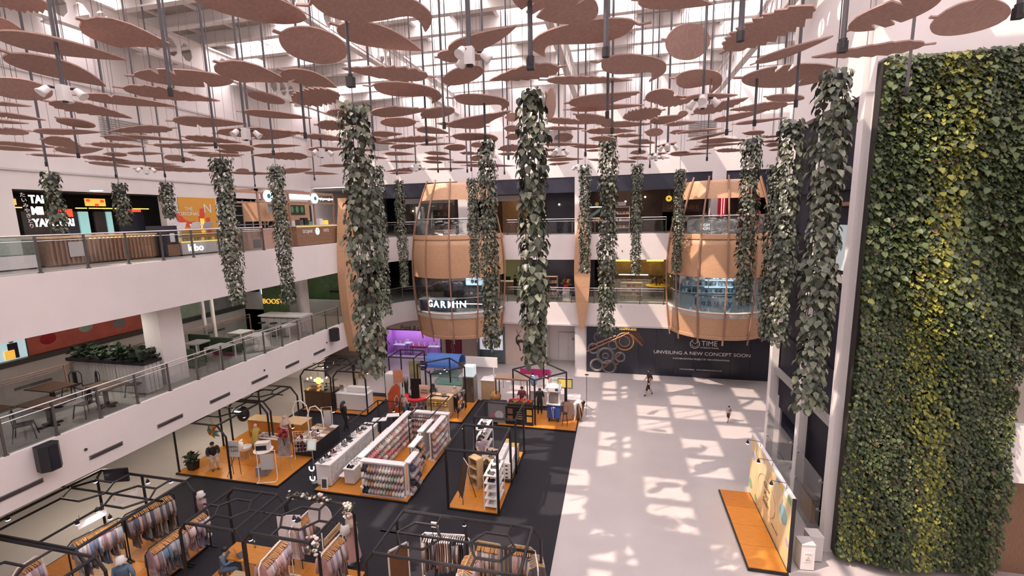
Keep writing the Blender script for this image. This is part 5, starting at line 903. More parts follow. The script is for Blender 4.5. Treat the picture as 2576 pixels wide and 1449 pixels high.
def deck(label, x0, x1, y0, y1):
    t = thing('wooden_deck', label, 'deck', ((x0+x1)/2, (y0+y1)/2, .021), group='orange stall decks'); lx, ly = x1-x0, y1-y0; nx_ = max(1, round(lx/1.05)); ny_ = max(1, round(ly/1.05)); b0 = None
    bx('rim', 'black_metal', t, -lx/2-.03, lx/2+.03, -ly/2-.03, ly/2+.03, 0, .08)
    for i in range(nx_):
        for k in range(ny_):
            X, Y = -lx/2+(i+.5)*lx/nx_, -ly/2+(k+.5)*ly/ny_
            if b0 is None: b0 = MB().box(-lx/nx_/2+.004, lx/nx_/2-.004, -ly/ny_/2+.004, ly/ny_/2-.004, .0, .02).build('board', 'orange_wood', t); b0.location = (X, Y, .08)
            else:
                c = share(b0, 'board', t, (X, Y, .08))
                if (i+k) % 3 == 0: c.material_slots[0].link = 'OBJECT'; c.material_slots[0].material = MATS['orange_wood2']
    return t
def frame(label, x0, x1, y0, y1, h, hexes=(), mids=(), rz=0.0, cham=.0, r=.045, skip=()):
    cx_, cy_ = (x0+x1)/2, (y0+y1)/2; lx, ly = (x1-x0)/2, (y1-y0)/2
    t = thing('tubular_pergola', label, 'stall frame', (cx_, cy_, .02), rz, group='black tubular stall frames')
    cs = [(-lx, -ly), (lx, -ly), (lx, ly), (-lx, ly)]
    for k, (a, b) in enumerate(cs):
        if k in skip: continue
        if cham: MB().tube([(a, b, 0), (a, b, h-cham), (a*(1-cham*.8/lx), b, h)], r, 6).build('post', 'black_metal', t)
        else: MB().tube([(a, b, 0), (a, b, h)], r, 6).build('post', 'black_metal', t)
    for a, b in mids: MB().tube([(a-cx_, b-cy_, 0), (a-cx_, b-cy_, h)], r, 6).build('post', 'black_metal', t)
    for k in range(4): a, b = cs[k], cs[(k+1) % 4]; q = (1-cham*.8/lx) if cham else 1; MB().tube([(a[0]*q, a[1], h), (b[0]*q, b[1], h)], r, 6).build('beam', 'black_metal', t)
    for hx, hy, hr, hs in hexes:
        MB().tube([(hx-cx_+hr*math.cos(a), hy-cy_+hr*hs*math.sin(a), h) for a in [i*PI/3 for i in range(6)]], r*.85, 5, closed=True).build('hexagon', 'black_metal', t)
        for sx in (-1, 1): MB().tube([(hx-cx_+sx*hr, hy-cy_, h), (sx*lx, hy-cy_, h)], r*.8, 5).build('brace', 'black_metal', t)
        MB().tube([(hx-cx_+hr*.5, hy-cy_+hr*hs*.87, h), (hx-cx_+hr*.5, ly, h)], r*.8, 5).build('brace', 'black_metal', t); MB().tube([(hx-cx_-hr*.5, hy-cy_-hr*hs*.87, h), (hx-cx_-hr*.5, -ly, h)], r*.8, 5).build('brace', 'black_metal', t)
    return t
def spot(label, p, aim=(0, 0, -1)):
    t = thing('clip_spotlight', label, 'spotlight', p, group='glowing clip spotlights on the stall frames'); MB().tube([(0, 0, .1), (0, 0, .0)], [.035, .06], 10).build('housing', 'black_metal', t); MB().ell((0, 0, -.01), (.055, .055, .03), 10, 6).build('lens', 'bulb_glow', t); MB().tube([(0, 0, .1), (0, 0, .16)], .012, 5).build('clip', 'black_metal', t)
    return t
# --- clothes
GARM = []
def garment_mesh(L, sw, flare, sleeve):
    """a garment hanging from a hanger: shoulders along x, thin along y, folds in y"""
    mb = MB(); n = 9; rows = [(0, .05), (-.04, sw*.5), (-.10, sw*.92), (-.16, sw), (-.26, sw*.86), (-.45*L-.1, sw*.82), (-.75*L-.05, sw*(.86+flare*.5)), (-L, sw*(.9+flare))]; vs = []; m = len(rows)
    for s in (-1, 1):
        for z, w_ in rows:
            for k in range(n): u = k/(n-1)*2-1; vs.append((u*w_/2, s*(.028+.012*math.sin(u*9+z*3)*(1 if z < -.3 else .3))*(1-.6*abs(u)**4), z))
    fs = []
    for s in range(2):
        for i in range(m-1):
            for k in range(n-1):
                a = s*m*n+i*n+k; q = (a, a+1, a+n+1, a+n); fs.append(q if s else q[::-1])
    for i in range(m-1):
        for k in (0, n-1): a = i*n+k; fs.append((a, a+n, a+n+m*n, a+m*n))
    for k in range(n-1): a = (m-1)*n+k; fs.append((a, a+1, a+1+m*n, a+m*n)); fs.append((k, k+1, k+1+m*n, k+m*n))
    mb.add(vs, fs)
    if sleeve:
        for sx in (-1, 1): mb.tube([(sx*sw*.42, 0, -.12), (sx*sw*.56, 0, -.2-sleeve*.5), (sx*sw*.55, 0, -.15-sleeve)], [.06, .055, .05], 6)
    o = mb.build('garment_shape', 'cloth_white', None, True); me = o.data; bpy.data.objects.remove(o); return me
GARM = [garment_mesh(.72, .42, 0, .45), garment_mesh(1.15, .40, .2, .5), garment_mesh(.62, .44, .05, .25), garment_mesh(1.0, .34, .3, 0)]
o = MB().tube([(-.2, 0, -.075), (0, 0, .0), (.2, 0, -.075)], .014, 5).build('hanger', mat('hanger_wood', (.55, .27, .08), .5)); HANGER = o.data; bpy.data.objects.remove(o); o = MB().tube([(0, 0, 0), (0, 0, .04), (.03, 0, .07), (.0, 0, .1)], .007, 4).build('hook', 'steel'); HOOK = o.data; bpy.data.objects.remove(o)
CN = dict(pastel='pink,rose,mauve,lilac,peach,plum,cream,brick,brown,beige'.split(','), blue='slate-blue,blue,grey,pink,maroon,beige,charcoal,rose,blue-grey'.split(','), dark='black,brown,tan,navy,taupe,cream,charcoal,rose'.split(','))
PAL = dict(pastel=[(.50, .33, .31), (.42, .27, .27), (.36, .30, .36), (.30, .27, .40), (.55, .42, .38), (.24, .20, .24), (.60, .50, .46), (.44, .24, .22), (.28, .22, .20), (.52, .46, .44)], blue=[(.16, .22, .30), (.10, .20, .34), (.34, .36, .38), (.45, .33, .30), (.24, .16, .18), (.50, .46, .44), (.18, .17, .2), (.38, .25, .26), (.30, .34, .36)], dark=[(.08, .07, .08), (.16, .13, .13), (.40, .34, .30), (.07, .08, .11), (.34, .27, .25), (.50, .46, .42), (.24, .2, .2), (.45, .30, .27)])
for k, l in PAL.items():
    for i, c in enumerate(l): mat(f'fabric_{k}_{i}', c, .85, var=.12, scale=9)
def rack(label, what, a, b, z, n, pal, rail='white_paint', kinds=(0, 1, 2, 3), base=Z_D, hang='hanger_wood', legs=True, end='near'):
    a, b = onZ(*a, z), onZ(*b, z); d = b-a; d.z = 0; L = d.length; rz = math.atan2(d.y, d.x); c = (a+b)/2
    t = thing('clothes_rack', label, 'clothes rack', (c.x, c.y, base), rz, group='clothes racks of the market'); h = z-base
    if legs: MB().tube([(-L/2-.1, 0, .05), (-L/2-.1, 0, h-.12), (-L/2+.03, 0, h), (L/2-.03, 0, h), (L/2+.1, 0, h-.12), (L/2+.1, 0, .05)], .022, 6).build('rail', rail, t)
    else: MB().tube([(-L/2-.1, 0, h), (L/2+.1, 0, h)], .018, 6).build('rail', rail, t)
    if legs:
        for s in (-1, 1): bx('foot', rail, t, s*(L/2+.1)-.02, s*(L/2+.1)+.02, -.25, .25, 0, .05)
    rd = random.Random(int(c.x*100)); M = Matrix.Rotation(rz, 4, 'Z')
    for k in range(n):
        x = -L/2+.05+(L-.1)*k/max(1, n-1); p = M @ Vector((x, 0, 0)); me = GARM[rd.choice(kinds)]
        g = bpy.data.objects.new('garment', me); COL.objects.link(g); g.location = (c.x+p.x, c.y+p.y, z-.1); g.rotation_euler = (0, 0, rz+PI/2+rd.uniform(-.12, .12)); g.scale = (1, rd.uniform(.8, 1.3), rd.uniform(.9, 1.08))
        i = rd.randrange(len(PAL[pal])); cn_ = CN[pal][i]; g.material_slots[0].link = 'OBJECT'; g.material_slots[0].material = MATS[f'fabric_{pal}_{i}']
        tag(g, f'{cn_} garment, {ORD[k]} from the {end} end of the {what}', 'garment', 'garments hanging ' + label[-28:].strip())
        hh = bpy.data.objects.new('hanger', HANGER); COL.objects.link(hh); hh.parent = g; hh.location = (0, 0, .015); hk = bpy.data.objects.new('hook', HOOK); COL.objects.link(hk); hk.parent = hh
        if hang != 'hanger_wood': hh.material_slots[0].link = 'OBJECT'; hh.material_slots[0].material = MATS[hang]
    return t
def mannequin(label, loc, rz, dress, top, H=1.7, hat=None, scarf=None, long=True):
    t = thing('mannequin', label, 'mannequin', loc, rz)
    MB().lathe([(.06, 0), (.19, 0), (.19, .02), (.03, .03), (.02, .5)], 12).build('stand', 'steel', t)
    MB().lathe([(.26 if long else .2, .12*H if long else .45*H), (.20, .35*H), (.15, .58*H), (.14, .62*H)], 16).build('skirt', dress, t, True)
    MB().lathe([(.145, .60*H), (.155, .68*H), (.19, .76*H), (.19, .80*H), (.08, .835*H), (.05, .85*H)], 16).build('torso', top, t, True).scale = (1, .72, 1)
    for s in (-1, 1): MB().tube([(s*.18, 0, .80*H), (s*.24, .02, .64*H), (s*.25, -.03, .50*H)], [.06, .055, .05], 8).build('sleeve', top, t, True); MB().tube([(s*.25, -.03, .51*H), (s*.25, -.06, .44*H)], [.028, .02], 6).build('hand', 'petal', t)
    MB().tube([(0, 0, .83*H), (0, 0, .88*H)], .045, 8).build('neck', 'petal', t); MB().ell((0, -.01, .93*H), (.075, .095, .115), 10, 8).build('head', 'petal', t, True)
    if hat: MB().lathe([(.02, .99*H), (.1, .985*H), (.105, .94*H), (.16, .905*H), (.15, .90*H), (.11, .92*H)], 16).build('bucket_hat', hat, t, True)
    if scarf: MB().ell((0, .01, .935*H), (.09, .105, .125), 12, 8).lathe([(.07, .87*H), (.14, .83*H), (.19, .76*H)], 12).build('head_scarf', scarf, t, True)
    return t
def board(label, c, sx, sz, rz=0.0, m='white_paint', legs=True, z=1.0, lean=0.0, name='sign_board', txt=None):
    t = thing(name, label, 'sign', (c[0], c[1], c[2] if len(c) > 2 else Z_D), rz); MB().cbox((0, 0, z), (sx, .025, sz), 0, 0, lean).build('panel', m, t)
    if legs:
        for s in (-1, 1): MB().tube([(s*sx*.35, .05, 0), (s*sx*.35, .0, z)], .012, 5).build('leg', 'black_metal', t)
    if txt: text('letters', txt, 'letter_brown', t, (0, -.018, z), sz*.22, (PI/2, 0, 0), .003)
    return t
# === front row: clothes stalls ===
deck('orange deck under the bucket-hat clothes stall in the corner', -18.2, -13.75, 6.0, 11.35); deck('orange deck under the pink mannequin stall', -12.4, -7.65, 7.0, 11.4); deck('orange deck under the clothes stall closest to the carpet edge', -6.4, -2.0, 7.0, 11.2)
frame('black hexagon-topped frame over the bucket-hat clothes stall', -18.1, -13.85, 8.0, 11.25, 2.55, ((-16.9, 10.2, .75, .8), (-15.1, 10.2, .75, .8)), mids=((-16.0, 11.25),), cham=.35); frame('black frame at the lower corner of the clothes stalls', -17.2, -13.0, 5.6, 7.9, 2.55, ((-15.1, 6.8, .7, .8),), cham=.35)
frame('black hexagon-topped frame over the pink mannequin stall', -10.15, -7.75, 9.5, 11.2, 2.55, ((-8.95, 10.35, .62, .85),), cham=.3); frame('black frame beside the pink mannequin stall with the laptop table', -12.4, -10.2, 9.5, 11.2, 2.55, ((-11.3, 10.35, .55, .85),), cham=.3)
frame('black hexagon-topped frame over the stall closest to the carpet edge', -6.35, -1.95, 9.5, 11.25, 2.55, ((-5.2, 10.35, .65, .85), (-3.1, 10.35, .65, .85)), mids=((-4.15, 11.25),), cham=.3)
rack('long rack of colourful clothes at the back of the bucket-hat stall', 'long back rack of the bucket-hat stall', (178, 1362), (300, 1302), 1.75, 34, 'blue', rail='black_metal'); rack('rack of grey and brown clothes at the far end of the bucket-hat stall', 'far rack of the bucket-hat stall', (312, 1296), (428, 1240), 1.75, 26, 'dark', rail='black_metal', kinds=(0, 1, 1))
rack('front rack of pastel clothes in the bucket-hat stall', 'front rack of the bucket-hat stall', (372, 1382), (455, 1322), 1.6, 28, 'blue', rail='black_metal'); rack('short rack of shirts beside the bucket-hat mannequin', 'short rack beside the bucket-hat mannequin', (462, 1316), (512, 1282), 1.6, 13, 'pastel', rail='black_metal')
rack('rack of pale clothes at the lower corner of the picture', 'rack at the lower corner', (40, 1432), (92, 1398), 1.75, 10, 'pastel', kinds=(0, 2))
mannequin('mannequin in a white bucket hat and mauve top', (-14.3, 11.85, .021), 2.9, 'cloth_grey', 'cloth_mauve', 1.78, hat='cloth_white', long=False); mannequin('mannequin in a white hat and denim dress under the frame joint', (-13.75, 8.75, Z_D), .5, 'cloth_denim', 'cloth_denim', 1.7, hat='cloth_white')
for k, (px, py, lb) in enumerate(((20, 1307, 'at the picture edge'), (195, 1318, 'beside the white hanging board'), (240, 1212, 'above the blue hanging light cloth'), (277, 1304, 'over the colourful long rack'), (372, 1214, 'under the far hexagon'), (430, 1212, 'at the far corner of the bucket-hat frame'))): spot('glowing clip spotlight ' + lb, onZ(px, py, 2.45))
for k, (px, py, w_, lb) in enumerate(((232, 1306, .75, 'long white hanging board over the colourful rack'), (315, 1254, .75, 'tilted white hanging board under the hexagon frame'))):
    p = onZ(px, py, 2.2); t = thing('hanging_board', lb, 'sign', p, PI/2-.1, group='white hanging boards'); MB().cbox((0, 0, 0), (w_, .02, .2)).build('panel', 'white_gloss', t); 
    for s in (-1, 1): MB().tube([(s*w_*.4, 0, .1), (s*w_*.4, 0, .35)], .008, 4).build('cord', 'steel', t)
p = onZ(293, 1195, 2.5); t = thing('dark_screen', 'dark flat screen mounted on the far beam of the bucket-hat stall', 'screen', p, .3); bx('panel', 'navy', t, -.4, .4, -.03, .03, -.25, .25); bx('mount', 'black_metal', t, -.05, .05, .03, .1, -.1, .1)
ft = thing('folding_table', 'table of folded pale clothes under the front frame', 'table', (-14.6, 7.4, Z_D)); bx('top', 'light_grey', ft, -.5, .5, -.4, .4, .75, .8)
for sx in (-1, 1):
    for sy in (-1, 1): bx('leg', 'steel', ft, sx*.45-.02, sx*.45+.02, sy*.35-.02, sy*.35+.02, 0, .75)
for k in range(6):
    t = MB().box(-.13, .13, -.16, .16, 0, .05).box(-.12, .12, -.15, .15, .05, .1).build('folded_shirt', f'fabric_pastel_{(k*3) % 10}'); t.location = (-14.9+.3*(k % 3), 7.2+.4*(k//3), Z_D+.8); tag(t, f'folded pale shirt on the folding table, {ORD[k]} of six', 'shirt', 'folded shirts')
# pink mannequin stall
rack('white rail rack of pink and mauve clothes before the laptop table', 'white rack before the laptop table', (655, 1414), (712, 1352), 1.75, 20, 'pastel', kinds=(0, 1, 2)); rack('rack of pale long clothes behind the hexagon', 'rack behind the pink stall hexagon', (732, 1326), (776, 1284), 1.75, 17, 'pastel', kinds=(1, 3)); rack('white rail rack of lilac and pink clothes beside the pink mannequin', 'rack beside the pink mannequin', (808, 1396), (856, 1342), 1.7, 18, 'pastel', kinds=(0, 1, 3))
mannequin('mannequin in a long dusty pink dress and head scarf', (-8.3, 11.78, .021), -.35, 'cloth_pink', 'cloth_pink', 1.85, scarf='cloth_beige')
bagm = thing('white_vest', 'white knitted vest over the pink mannequin dress', 'vest', (-8.35, 11.55, 1.25)); MB().lathe([(.12, 0), (.17, .08), (.16, .3), (.10, .36)], 10, PI, 2*PI).build('front', 'cloth_white', bagm, True)
board('large white double panel behind the hexagon frame', (-9.95, 11.0), .75, 1.3, .2, 'white_paint', z=1.3); MBt = thing('round_board', 'round white board with a garland beside the white double panel', 'sign', (-9.0, 11.25, Z_D)); MB().tube([(0, -.02, 1.9), (0, .02, 1.9)], .42, 22).build('disc', 'light_grey', MBt); MB().tube([(0, 0, 0), (0, 0, 1.5)], .02, 6).build('stem', 'white_paint', MBt)
spot('glowing clip spotlight on the white double panel', onZ(740, 1306, 2.45)); spot('dark-bodied clip spotlight at the laptop table frame', (-9.92, 9.5, 2.38))
p = onZ(835, 1322, 2.45); t = thing('tan_sign', 'tan name board on the beam of the pink mannequin stall', 'sign', (-7.75, 10.05, 2.47)); bx('panel', 'tan_board', t, .04, .07, -.36, .36, -.1, .1); bx('print', 'brown_wood', t, .07, .075, -.2, .2, -.02, .02)
def garland(label, pts, n, seed):
    t = thing('flower_garland', label, 'garland', pts[0], group='white flower garlands on the stall frames'); g = random.Random(seed); P0 = Vector(pts[0]); MB().tube([Vector(p)-P0 for p in pts], .012, 4).build('vine_stem', 'leaf_brown', t)
    for k in range(n):
        u = g.random()*(len(pts)-1); i = min(len(pts)-2, int(u)); p = Vector(pts[i]).lerp(Vector(pts[i+1]), u-i)-P0+Vector((g.uniform(-.12, .12), g.uniform(-.1, .1), g.uniform(-.12, .1))); r = g.uniform(.035, .07)
        MB().ell(p, (r, r, r*.7), 7, 5).build('blossom', 'petal' if g.random() < .7 else 'petal_pink', t, True)
    ex = Vector(pts[-1])-P0; bo = bush(t, n*3, (abs(ex.x)+.2, abs(ex.y)+.2, .2), .08, seed, 'leaf_mid', -.1); bo.location = ex*.5
garland('white flower garland along the far beam of the pink mannequin stall', [(-10.0, 11.25, 2.6), (-9.1, 11.25, 2.62), (-8.6, 11.25, 2.58)], 26, 3); garland('flower bunch above the pink mannequin', [(-7.9, 11.2, 2.6), (-7.85, 11.0, 2.4)], 20, 4); garland('flower bunch at the near frame corner of the pink mannequin stall', [(-8.0, 9.6, 2.6), (-7.9, 9.5, 2.3)], 22, 5)
dt = thing('laptop_table', 'orange wooden table with a laptop and boxes', 'table', (-11.3, 10.6, Z_D)); bx('top', 'orange_wood', dt, -.7, .7, -.35, .35, .7, .74)
for sx in (-1, 1):
    for sy in (-1, 1): bx('leg', 'dark_wood', dt, sx*.64-.03, sx*.64+.03, sy*.3-.03, sy*.3+.03, 0, .7)
lp = thing('laptop', 'dark open laptop on the orange table', 'laptop', (-11.35, 10.5, Z_D+.74), 2.6); bx('base', 'dark_steel', lp, -.17, .17, -.12, .12, 0, .015); MB().cbox((0, .15, .11), (.34, .012, .22), 0, 0, -.3).build('screen', 'navy', lp)
bt = thing('water_bottle', 'clear water bottle on the orange table', 'bottle', (-11.2, 10.85, Z_D+.74)); MB().lathe([(0, 0), (.035, 0), (.035, .16), (.015, .2), (0, .2)], 10).build('body', 'green_glass', bt, True); MB().tube([(0, 0, .2), (0, 0, .23)], .018, 8).build('cap', 'white_paint', bt)
bb = thing('carton', 'brown carton with a white label beside the laptop', 'box', (-11.0, 9.9, Z_D)); bx('body', 'tan_board', bb, -.25, .25, -.2, .2, 0, .55); bx('label_sheet', 'white_paint', bb, -.26, .1, -.21, -.2, .35, .5)
person('woman in a denim shirt sitting at the laptop table', (-11.85, 10.25, Z_D-.05), 2.0, dict(pelvis=(0, 0, .29), waist=(0, -.01, .37), chest=(0, -.03, .49), neck=(0, -.05, .595), head=(0, -.075, .66), crown=(0, -.07, .73), sl=(.105, -.03, .56), sr=(-.105, -.03, .56), el=(.14, -.08, .43), er=(-.14, -.08, .43), wl=(.07, -.2, .45), wr=(-.07, -.2, .45), hl=(.055, -.02, .275), hr=(-.055, -.02, .275), kl=(.06, -.25, .28), kr=(-.06, -.25, .28), al=(.06, -.26, .05), ar=(-.06, -.26, .05)), 1.6, top='cloth_denim', legs='cloth_denim', sleeve=.95)
st = thing('stool', 'low dark stool under the woman in denim', 'stool', (-11.85, 10.25, Z_D)); MB().tube([(0, 0, .30), (0, 0, .34)], .17, 12).build('seat', 'dark_wood', st)
for a in (.8, 2.4, 3.9, 5.5): MB().tube([(.1*math.cos(a), .1*math.sin(a), .3), (.15*math.cos(a), .15*math.sin(a), 0)], .015, 5).build('leg', 'dark_wood', st)
# stall closest to the carpet edge
rack('white double rail rack of mauve clothes at the back', 'white double rail rack', (1066, 1340), (1172, 1347), 1.75, 18, 'dark', kinds=(1, 3), hang='white_paint', end='mirror'); rack('gold rail rack with dense gold hangers', 'dense gold rack', (1200, 1360), (1258, 1370), 1.7, 20, 'dark', rail='tan_board', kinds=(1, 3), end='mirror'); rack('gold rail rack of cream clothes by the frame corner', 'gold rack by the frame corner', (1286, 1369), (1338, 1378), 1.7, 12, 'dark', rail='tan_board', kinds=(0, 1), end='mirror'); rack('gold rail rack running toward the viewer in the middle', 'gold rack running toward the viewer', (1165, 1432), (1187, 1386), 1.75, 12, 'pastel', rail='tan_board', kinds=(2, 0)); rack('white rack of cream coats at the outer side', 'rack of coats at the outer side', (1345, 1384), (1352, 1420), 1.65, 5, 'dark', kinds=(0,))
board('white card holder above the mauve rack', (-5.05, 11.1), .22, .17, 0, 'white_gloss', z=2.25, name='card_holder'); spot('glowing clip spotlight on the middle beam', onZ(1168, 1320, 2.45))
mr = thing('leaning_mirror', 'tall dark mirror in a white frame beside the mauve rack', 'mirror', (-6.0, 10.6, Z_D), .9); bx('glass', 'dark_wood', mr, -.28, .28, -.01, .01, .05, 1.75)
for a in ((-.32, -.28, -.02, .02, 0, 1.8), (.28, .32, -.02, .02, 0, 1.8), (-.32, .32, -.02, .02, 1.75, 1.8), (-.32, .32, -.02, .02, 0, .05)): bx('frame', 'light_grey', mr, *a)
hm = thing('wig_stand', 'clear display head in the cream rack corner', 'display head', (-2.6, 10.0, Z_D)); MB().lathe([(.1, 0), (.1, .02), (.02, .03), (.02, 1.45)], 10).build('stand', 'steel', hm); MB().ell((0, 0, 1.58), (.09, .11, .14), 12, 8).build('head', 'light_grey', hm, True)
# === second row ===
# sewing and flower workshop stall
deck('large orange deck of the flower and gift workshop stall', -19.2, -13.9, 14.95, 19.4)
frame('black hexagon-topped frame over the gift workshop stall', -19.1, -16.3, 15.0, 17.4, 2.55, ((-17.7, 16.2, .6, .9),), cham=.5); frame('black frame over the wooden counters of the gift workshop', -18.6, -16.2, 17.5, 19.4, 2.6, ((-17.4, 18.4, .55, .9),), cham=.45)
def easel(label, loc, rz, m, w_=.5, h=.7, wood='pale_wood', extra=None):
    t = thing('easel', label, 'easel', loc, rz)
    for s in (-1, 1): MB().tube([(s*.3, -.1, 0), (s*.08, .02, 1.45)], .018, 5).build('leg', wood, t)
    MB().tube([(0, .4, 0), (0, .02, 1.4)], .018, 5).build('leg', wood, t); bx('ledge', wood, t, -.35, .35, -.12, -.04, .6, .64); MB().cbox((0, -.04, .64+h/2), (w_, .02, h), 0, 0, -.12).build('picture', m, t); return t
easel('wooden easel with a portrait picture and red flowers', (-14.45, 16.2, Z_D), .25, mat('portrait', (.30, .24, .23), .5, var=.6, scale=4), .55, .85)
rf = thing('red_bouquet', 'red flower bouquet tied to the easel', 'bouquet', (-14.4, 16.1, 1.65)); bush(rf, 60, (.4, .25, .4), .14, 9, mat('red_leaf', (.35, .03, .03), .6, island=.5).name); MB().tube([(0, 0, 0), (0, .05, -.4)], .02, 5).build('stems', 'leaf_dark', rf)
def tube_frame(label, loc, rz, w_, h, m='white_gloss'):
    t = thing('sign_stand', label, 'sign stand', loc, rz); MB().tube([(-w_/2, 0, .02), (-w_/2, 0, h), (w_/2, 0, h), (w_/2, 0, .02)], .02, 6).build('frame', m, t)
    MB().tube([(-w_/2, 0, .02), (-w_/2, -.25, .02), (w_/2, -.25, .02), (w_/2, 0, .02)], .02, 6).build('foot', m, t); MB().cbox((.02, 0, h*.62), (w_*.72, .012, h*.52)).build('poster', 'light_grey', t); return t
tube_frame('white tube stand holding a grey notice at the deck corner', (-14.6, 15.25, Z_D), .35, .75, 1.35)
sb = board('grey lettered notice on a black tripod beside the deck post', (-16.3, 15.3), .5, .75, .15, 'light_grey', z=1.25, txt='OPEN\nCLASS'); 
MB().tube([(0, 0, .9), (-.3, -.2, 0)], .012, 5).build('leg', 'black_metal', sb)
ec = thing('shell_chair', 'white moulded shell chair on wooden legs', 'chair', (-17.0, 16.6, Z_D), 2.4); MB().lathe([(.02, .44), (.2, .43), (.27, .48), (.29, .60)], 14).build('seat', 'white_gloss', ec, True); MB().lathe([(.29, .55), (.30, .75), (.24, .92), (.2, .93), (.26, .75), (.26, .55)], 10, .3, PI-.3).build('backrest', 'white_gloss', ec, True)
for a in (.8, 2.4, 3.9, 5.5): MB().tube([(.12*math.cos(a), .12*math.sin(a), .43), (.24*math.cos(a), .24*math.sin(a), 0)], .016, 5).build('leg', 'pale_wood', ec)
ec2 = dup(ec, (-17.95, 15.75, Z_D), .9, 'white moulded shell chair under the seated man'); ec['group'] = ec2['group'] = 'white shell chairs'
rt = thing('round_table', 'round white table holding a black and white box', 'table', (-15.75, 16.35, Z_D)); MB().tube([(0, 0, .68), (0, 0, .71)], .42, 22).build('top', 'white_gloss', rt)
for a in (.8, 2.4, 3.9, 5.5): MB().tube([(.2*math.cos(a), .2*math.sin(a), .68), (.32*math.cos(a), .32*math.sin(a), 0)], .02, 5).build('leg', 'pale_wood', rt)
pb = thing('printer_box', 'black and white photo printer box on the round table', 'box', (-15.75, 16.35, Z_D+.71), .35); bx('body', 'white_gloss', pb, -.3, .3, -.15, .15, 0, .34); bx('front', 'black_metal', pb, -.26, .2, -.16, -.15, .03, .26); bx('lid', 'light_grey', pb, -.3, .3, -.16, .16, .34, .37); MB().tube([(-.05, -.16, .14), (-.05, -.17, .14)], .07, 12).build('lens', 'dark_panel', pb)
cb = thing('grey_cube', 'dark grey cube stool on the workshop deck', 'stool', (-15.15, 15.6, Z_D), .3); bx('body', 'cloth_grey', cb, -.24, .24, -.2, .2, 0, .42); bx('seam', 'black_metal', cb, -.245, .245, -.205, .205, .38, .39)
def counter(name, label, x0, x1, y0, y1, h, body, top='light_grey', base=Z_D, panels=0, pm=None):
    t = thing(name, label, 'counter', ((x0+x1)/2, (y0+y1)/2, base)); lx, ly = (x1-x0)/2, (y1-y0)/2
    bx('body', body, t, -lx, lx, -ly, ly, .05, h-.04); bx('plinth', 'dark_steel', t, -lx+.03, lx-.03, -ly+.03, ly-.03, 0, .05); bx('top', top, t, -lx-.03, lx+.03, -ly-.03, ly+.03, h-.04, h)
    for k in range(panels): bx('front_panel', pm or body, t, -lx+2*lx*k/panels+.01, -lx+2*lx*(k+1)/panels-.01, -ly-.012, -ly, .08, h-.08)
    return t
counter('workshop_counter', 'long orange wooden counter at the back of the gift workshop', -18.6, -16.6, 18.5, 19.1, .95, 'orange_wood', 'pale_wood', panels=3); counter('workshop_desk', 'orange wooden desk block behind the woman in pink', -16.4, -15.3, 18.4, 19.2, 1.0, 'orange_wood', 'pale_wood', panels=2); counter('work_table', 'low cluttered work table before the woman in yellow', -17.0, -15.8, 17.3, 17.8, .72, 'orange_wood2', 'light_grey')
for k in range(12):
    t = MB().box(-.07, .07, -.05, .05, 0, .06+.02*(k % 3)).build('gift_box', f'fabric_{("pastel", "blue")[k % 2]}_{k % 8}'); MB().box(-.075, .075, -.01, .01, 0, .065+.02*(k % 3)).build('ribbon', 'petal', t); t.location = (-16.9+.2*(k % 6), 17.4+.25*(k//6), Z_D+.72); tag(t, f'small wrapped gift box on the cluttered work table, {ORD[k]} of twelve', 'gift box', 'gift boxes on the work table')
SIT = dict(pelvis=(0, 0, .29), waist=(0, -.01, .37), chest=(0, -.03, .49), neck=(0, -.05, .595), head=(0, -.075, .66), crown=(0, -.07, .73), sl=(.105, -.03, .56), sr=(-.105, -.03, .56), el=(.14, -.08, .43), er=(-.14, -.08, .43), wl=(.07, -.2, .42), wr=(-.07, -.2, .42), hl=(.055, -.02, .275), hr=(-.055, -.02, .275), kl=(.06, -.25, .28), kr=(-.06, -.25, .28), al=(.06, -.26, .05), ar=(-.06, -.26, .05))
person('man in dark jacket and pale trousers sitting over a phone', (-17.95, 15.75, Z_D-.02), .9, SIT, 1.7, top='cloth_black', legs='cloth_beige', sleeve=.95)
person('woman in mustard yellow and pink scarf bending at the work table', (-16.75, 17.0, Z_D), -2.6, dict(chest=(0, -.06, .72), neck=(0, -.11, .81), head=(0, -.14, .875), crown=(0, -.15, .94), sl=(.105, -.07, .775), sr=(-.105, -.07, .775), el=(.13, -.13, .65), er=(-.13, -.13, .65), wl=(.08, -.24, .63), wr=(-.08, -.24, .63)), 1.55, top='cloth_mustard', legs='cloth_grey', sleeve=.95, scarf='cloth_pink', skirt=('cloth_mustard', .25))
person('woman in a pale pink long dress and beige scarf beside the desk', (-16.0, 18.1, Z_D), 1.2, dict(el=(.14, -.03, .65), wl=(.10, -.13, .62), er=(-.14, -.03, .65), wr=(-.10, -.13, .62)), 1.58, top='cloth_pink', legs='cloth_pink', sleeve=.95, scarf='cloth_beige', skirt=('cloth_pink', .06))
sl = thing('star_lantern', 'colourful star lantern hanging under the workshop frame', 'lantern', (-18.0, 15.9, 1.75))
for k in range(8): a = k*PI/4; MB().add([(0, 0, .0), (.42*math.cos(a), .1, .42*math.sin(a)), (.2*math.cos(a+.39), -.06, .2*math.sin(a+.39)), (.2*math.cos(a-.39), -.06, .2*math.sin(a-.39)), (0, .12, 0)], [(0, 2, 1), (0, 1, 3), (4, 1, 2), (4, 3, 1)]).build('point', ('menu_green', 'poster_red', 'sign_yellow', 'beauty_blue')[k % 4], sl)
MB().tube([(0, 0, .2), (0, 0, .8)], .006, 4).build('cord', 'black_metal', sl)
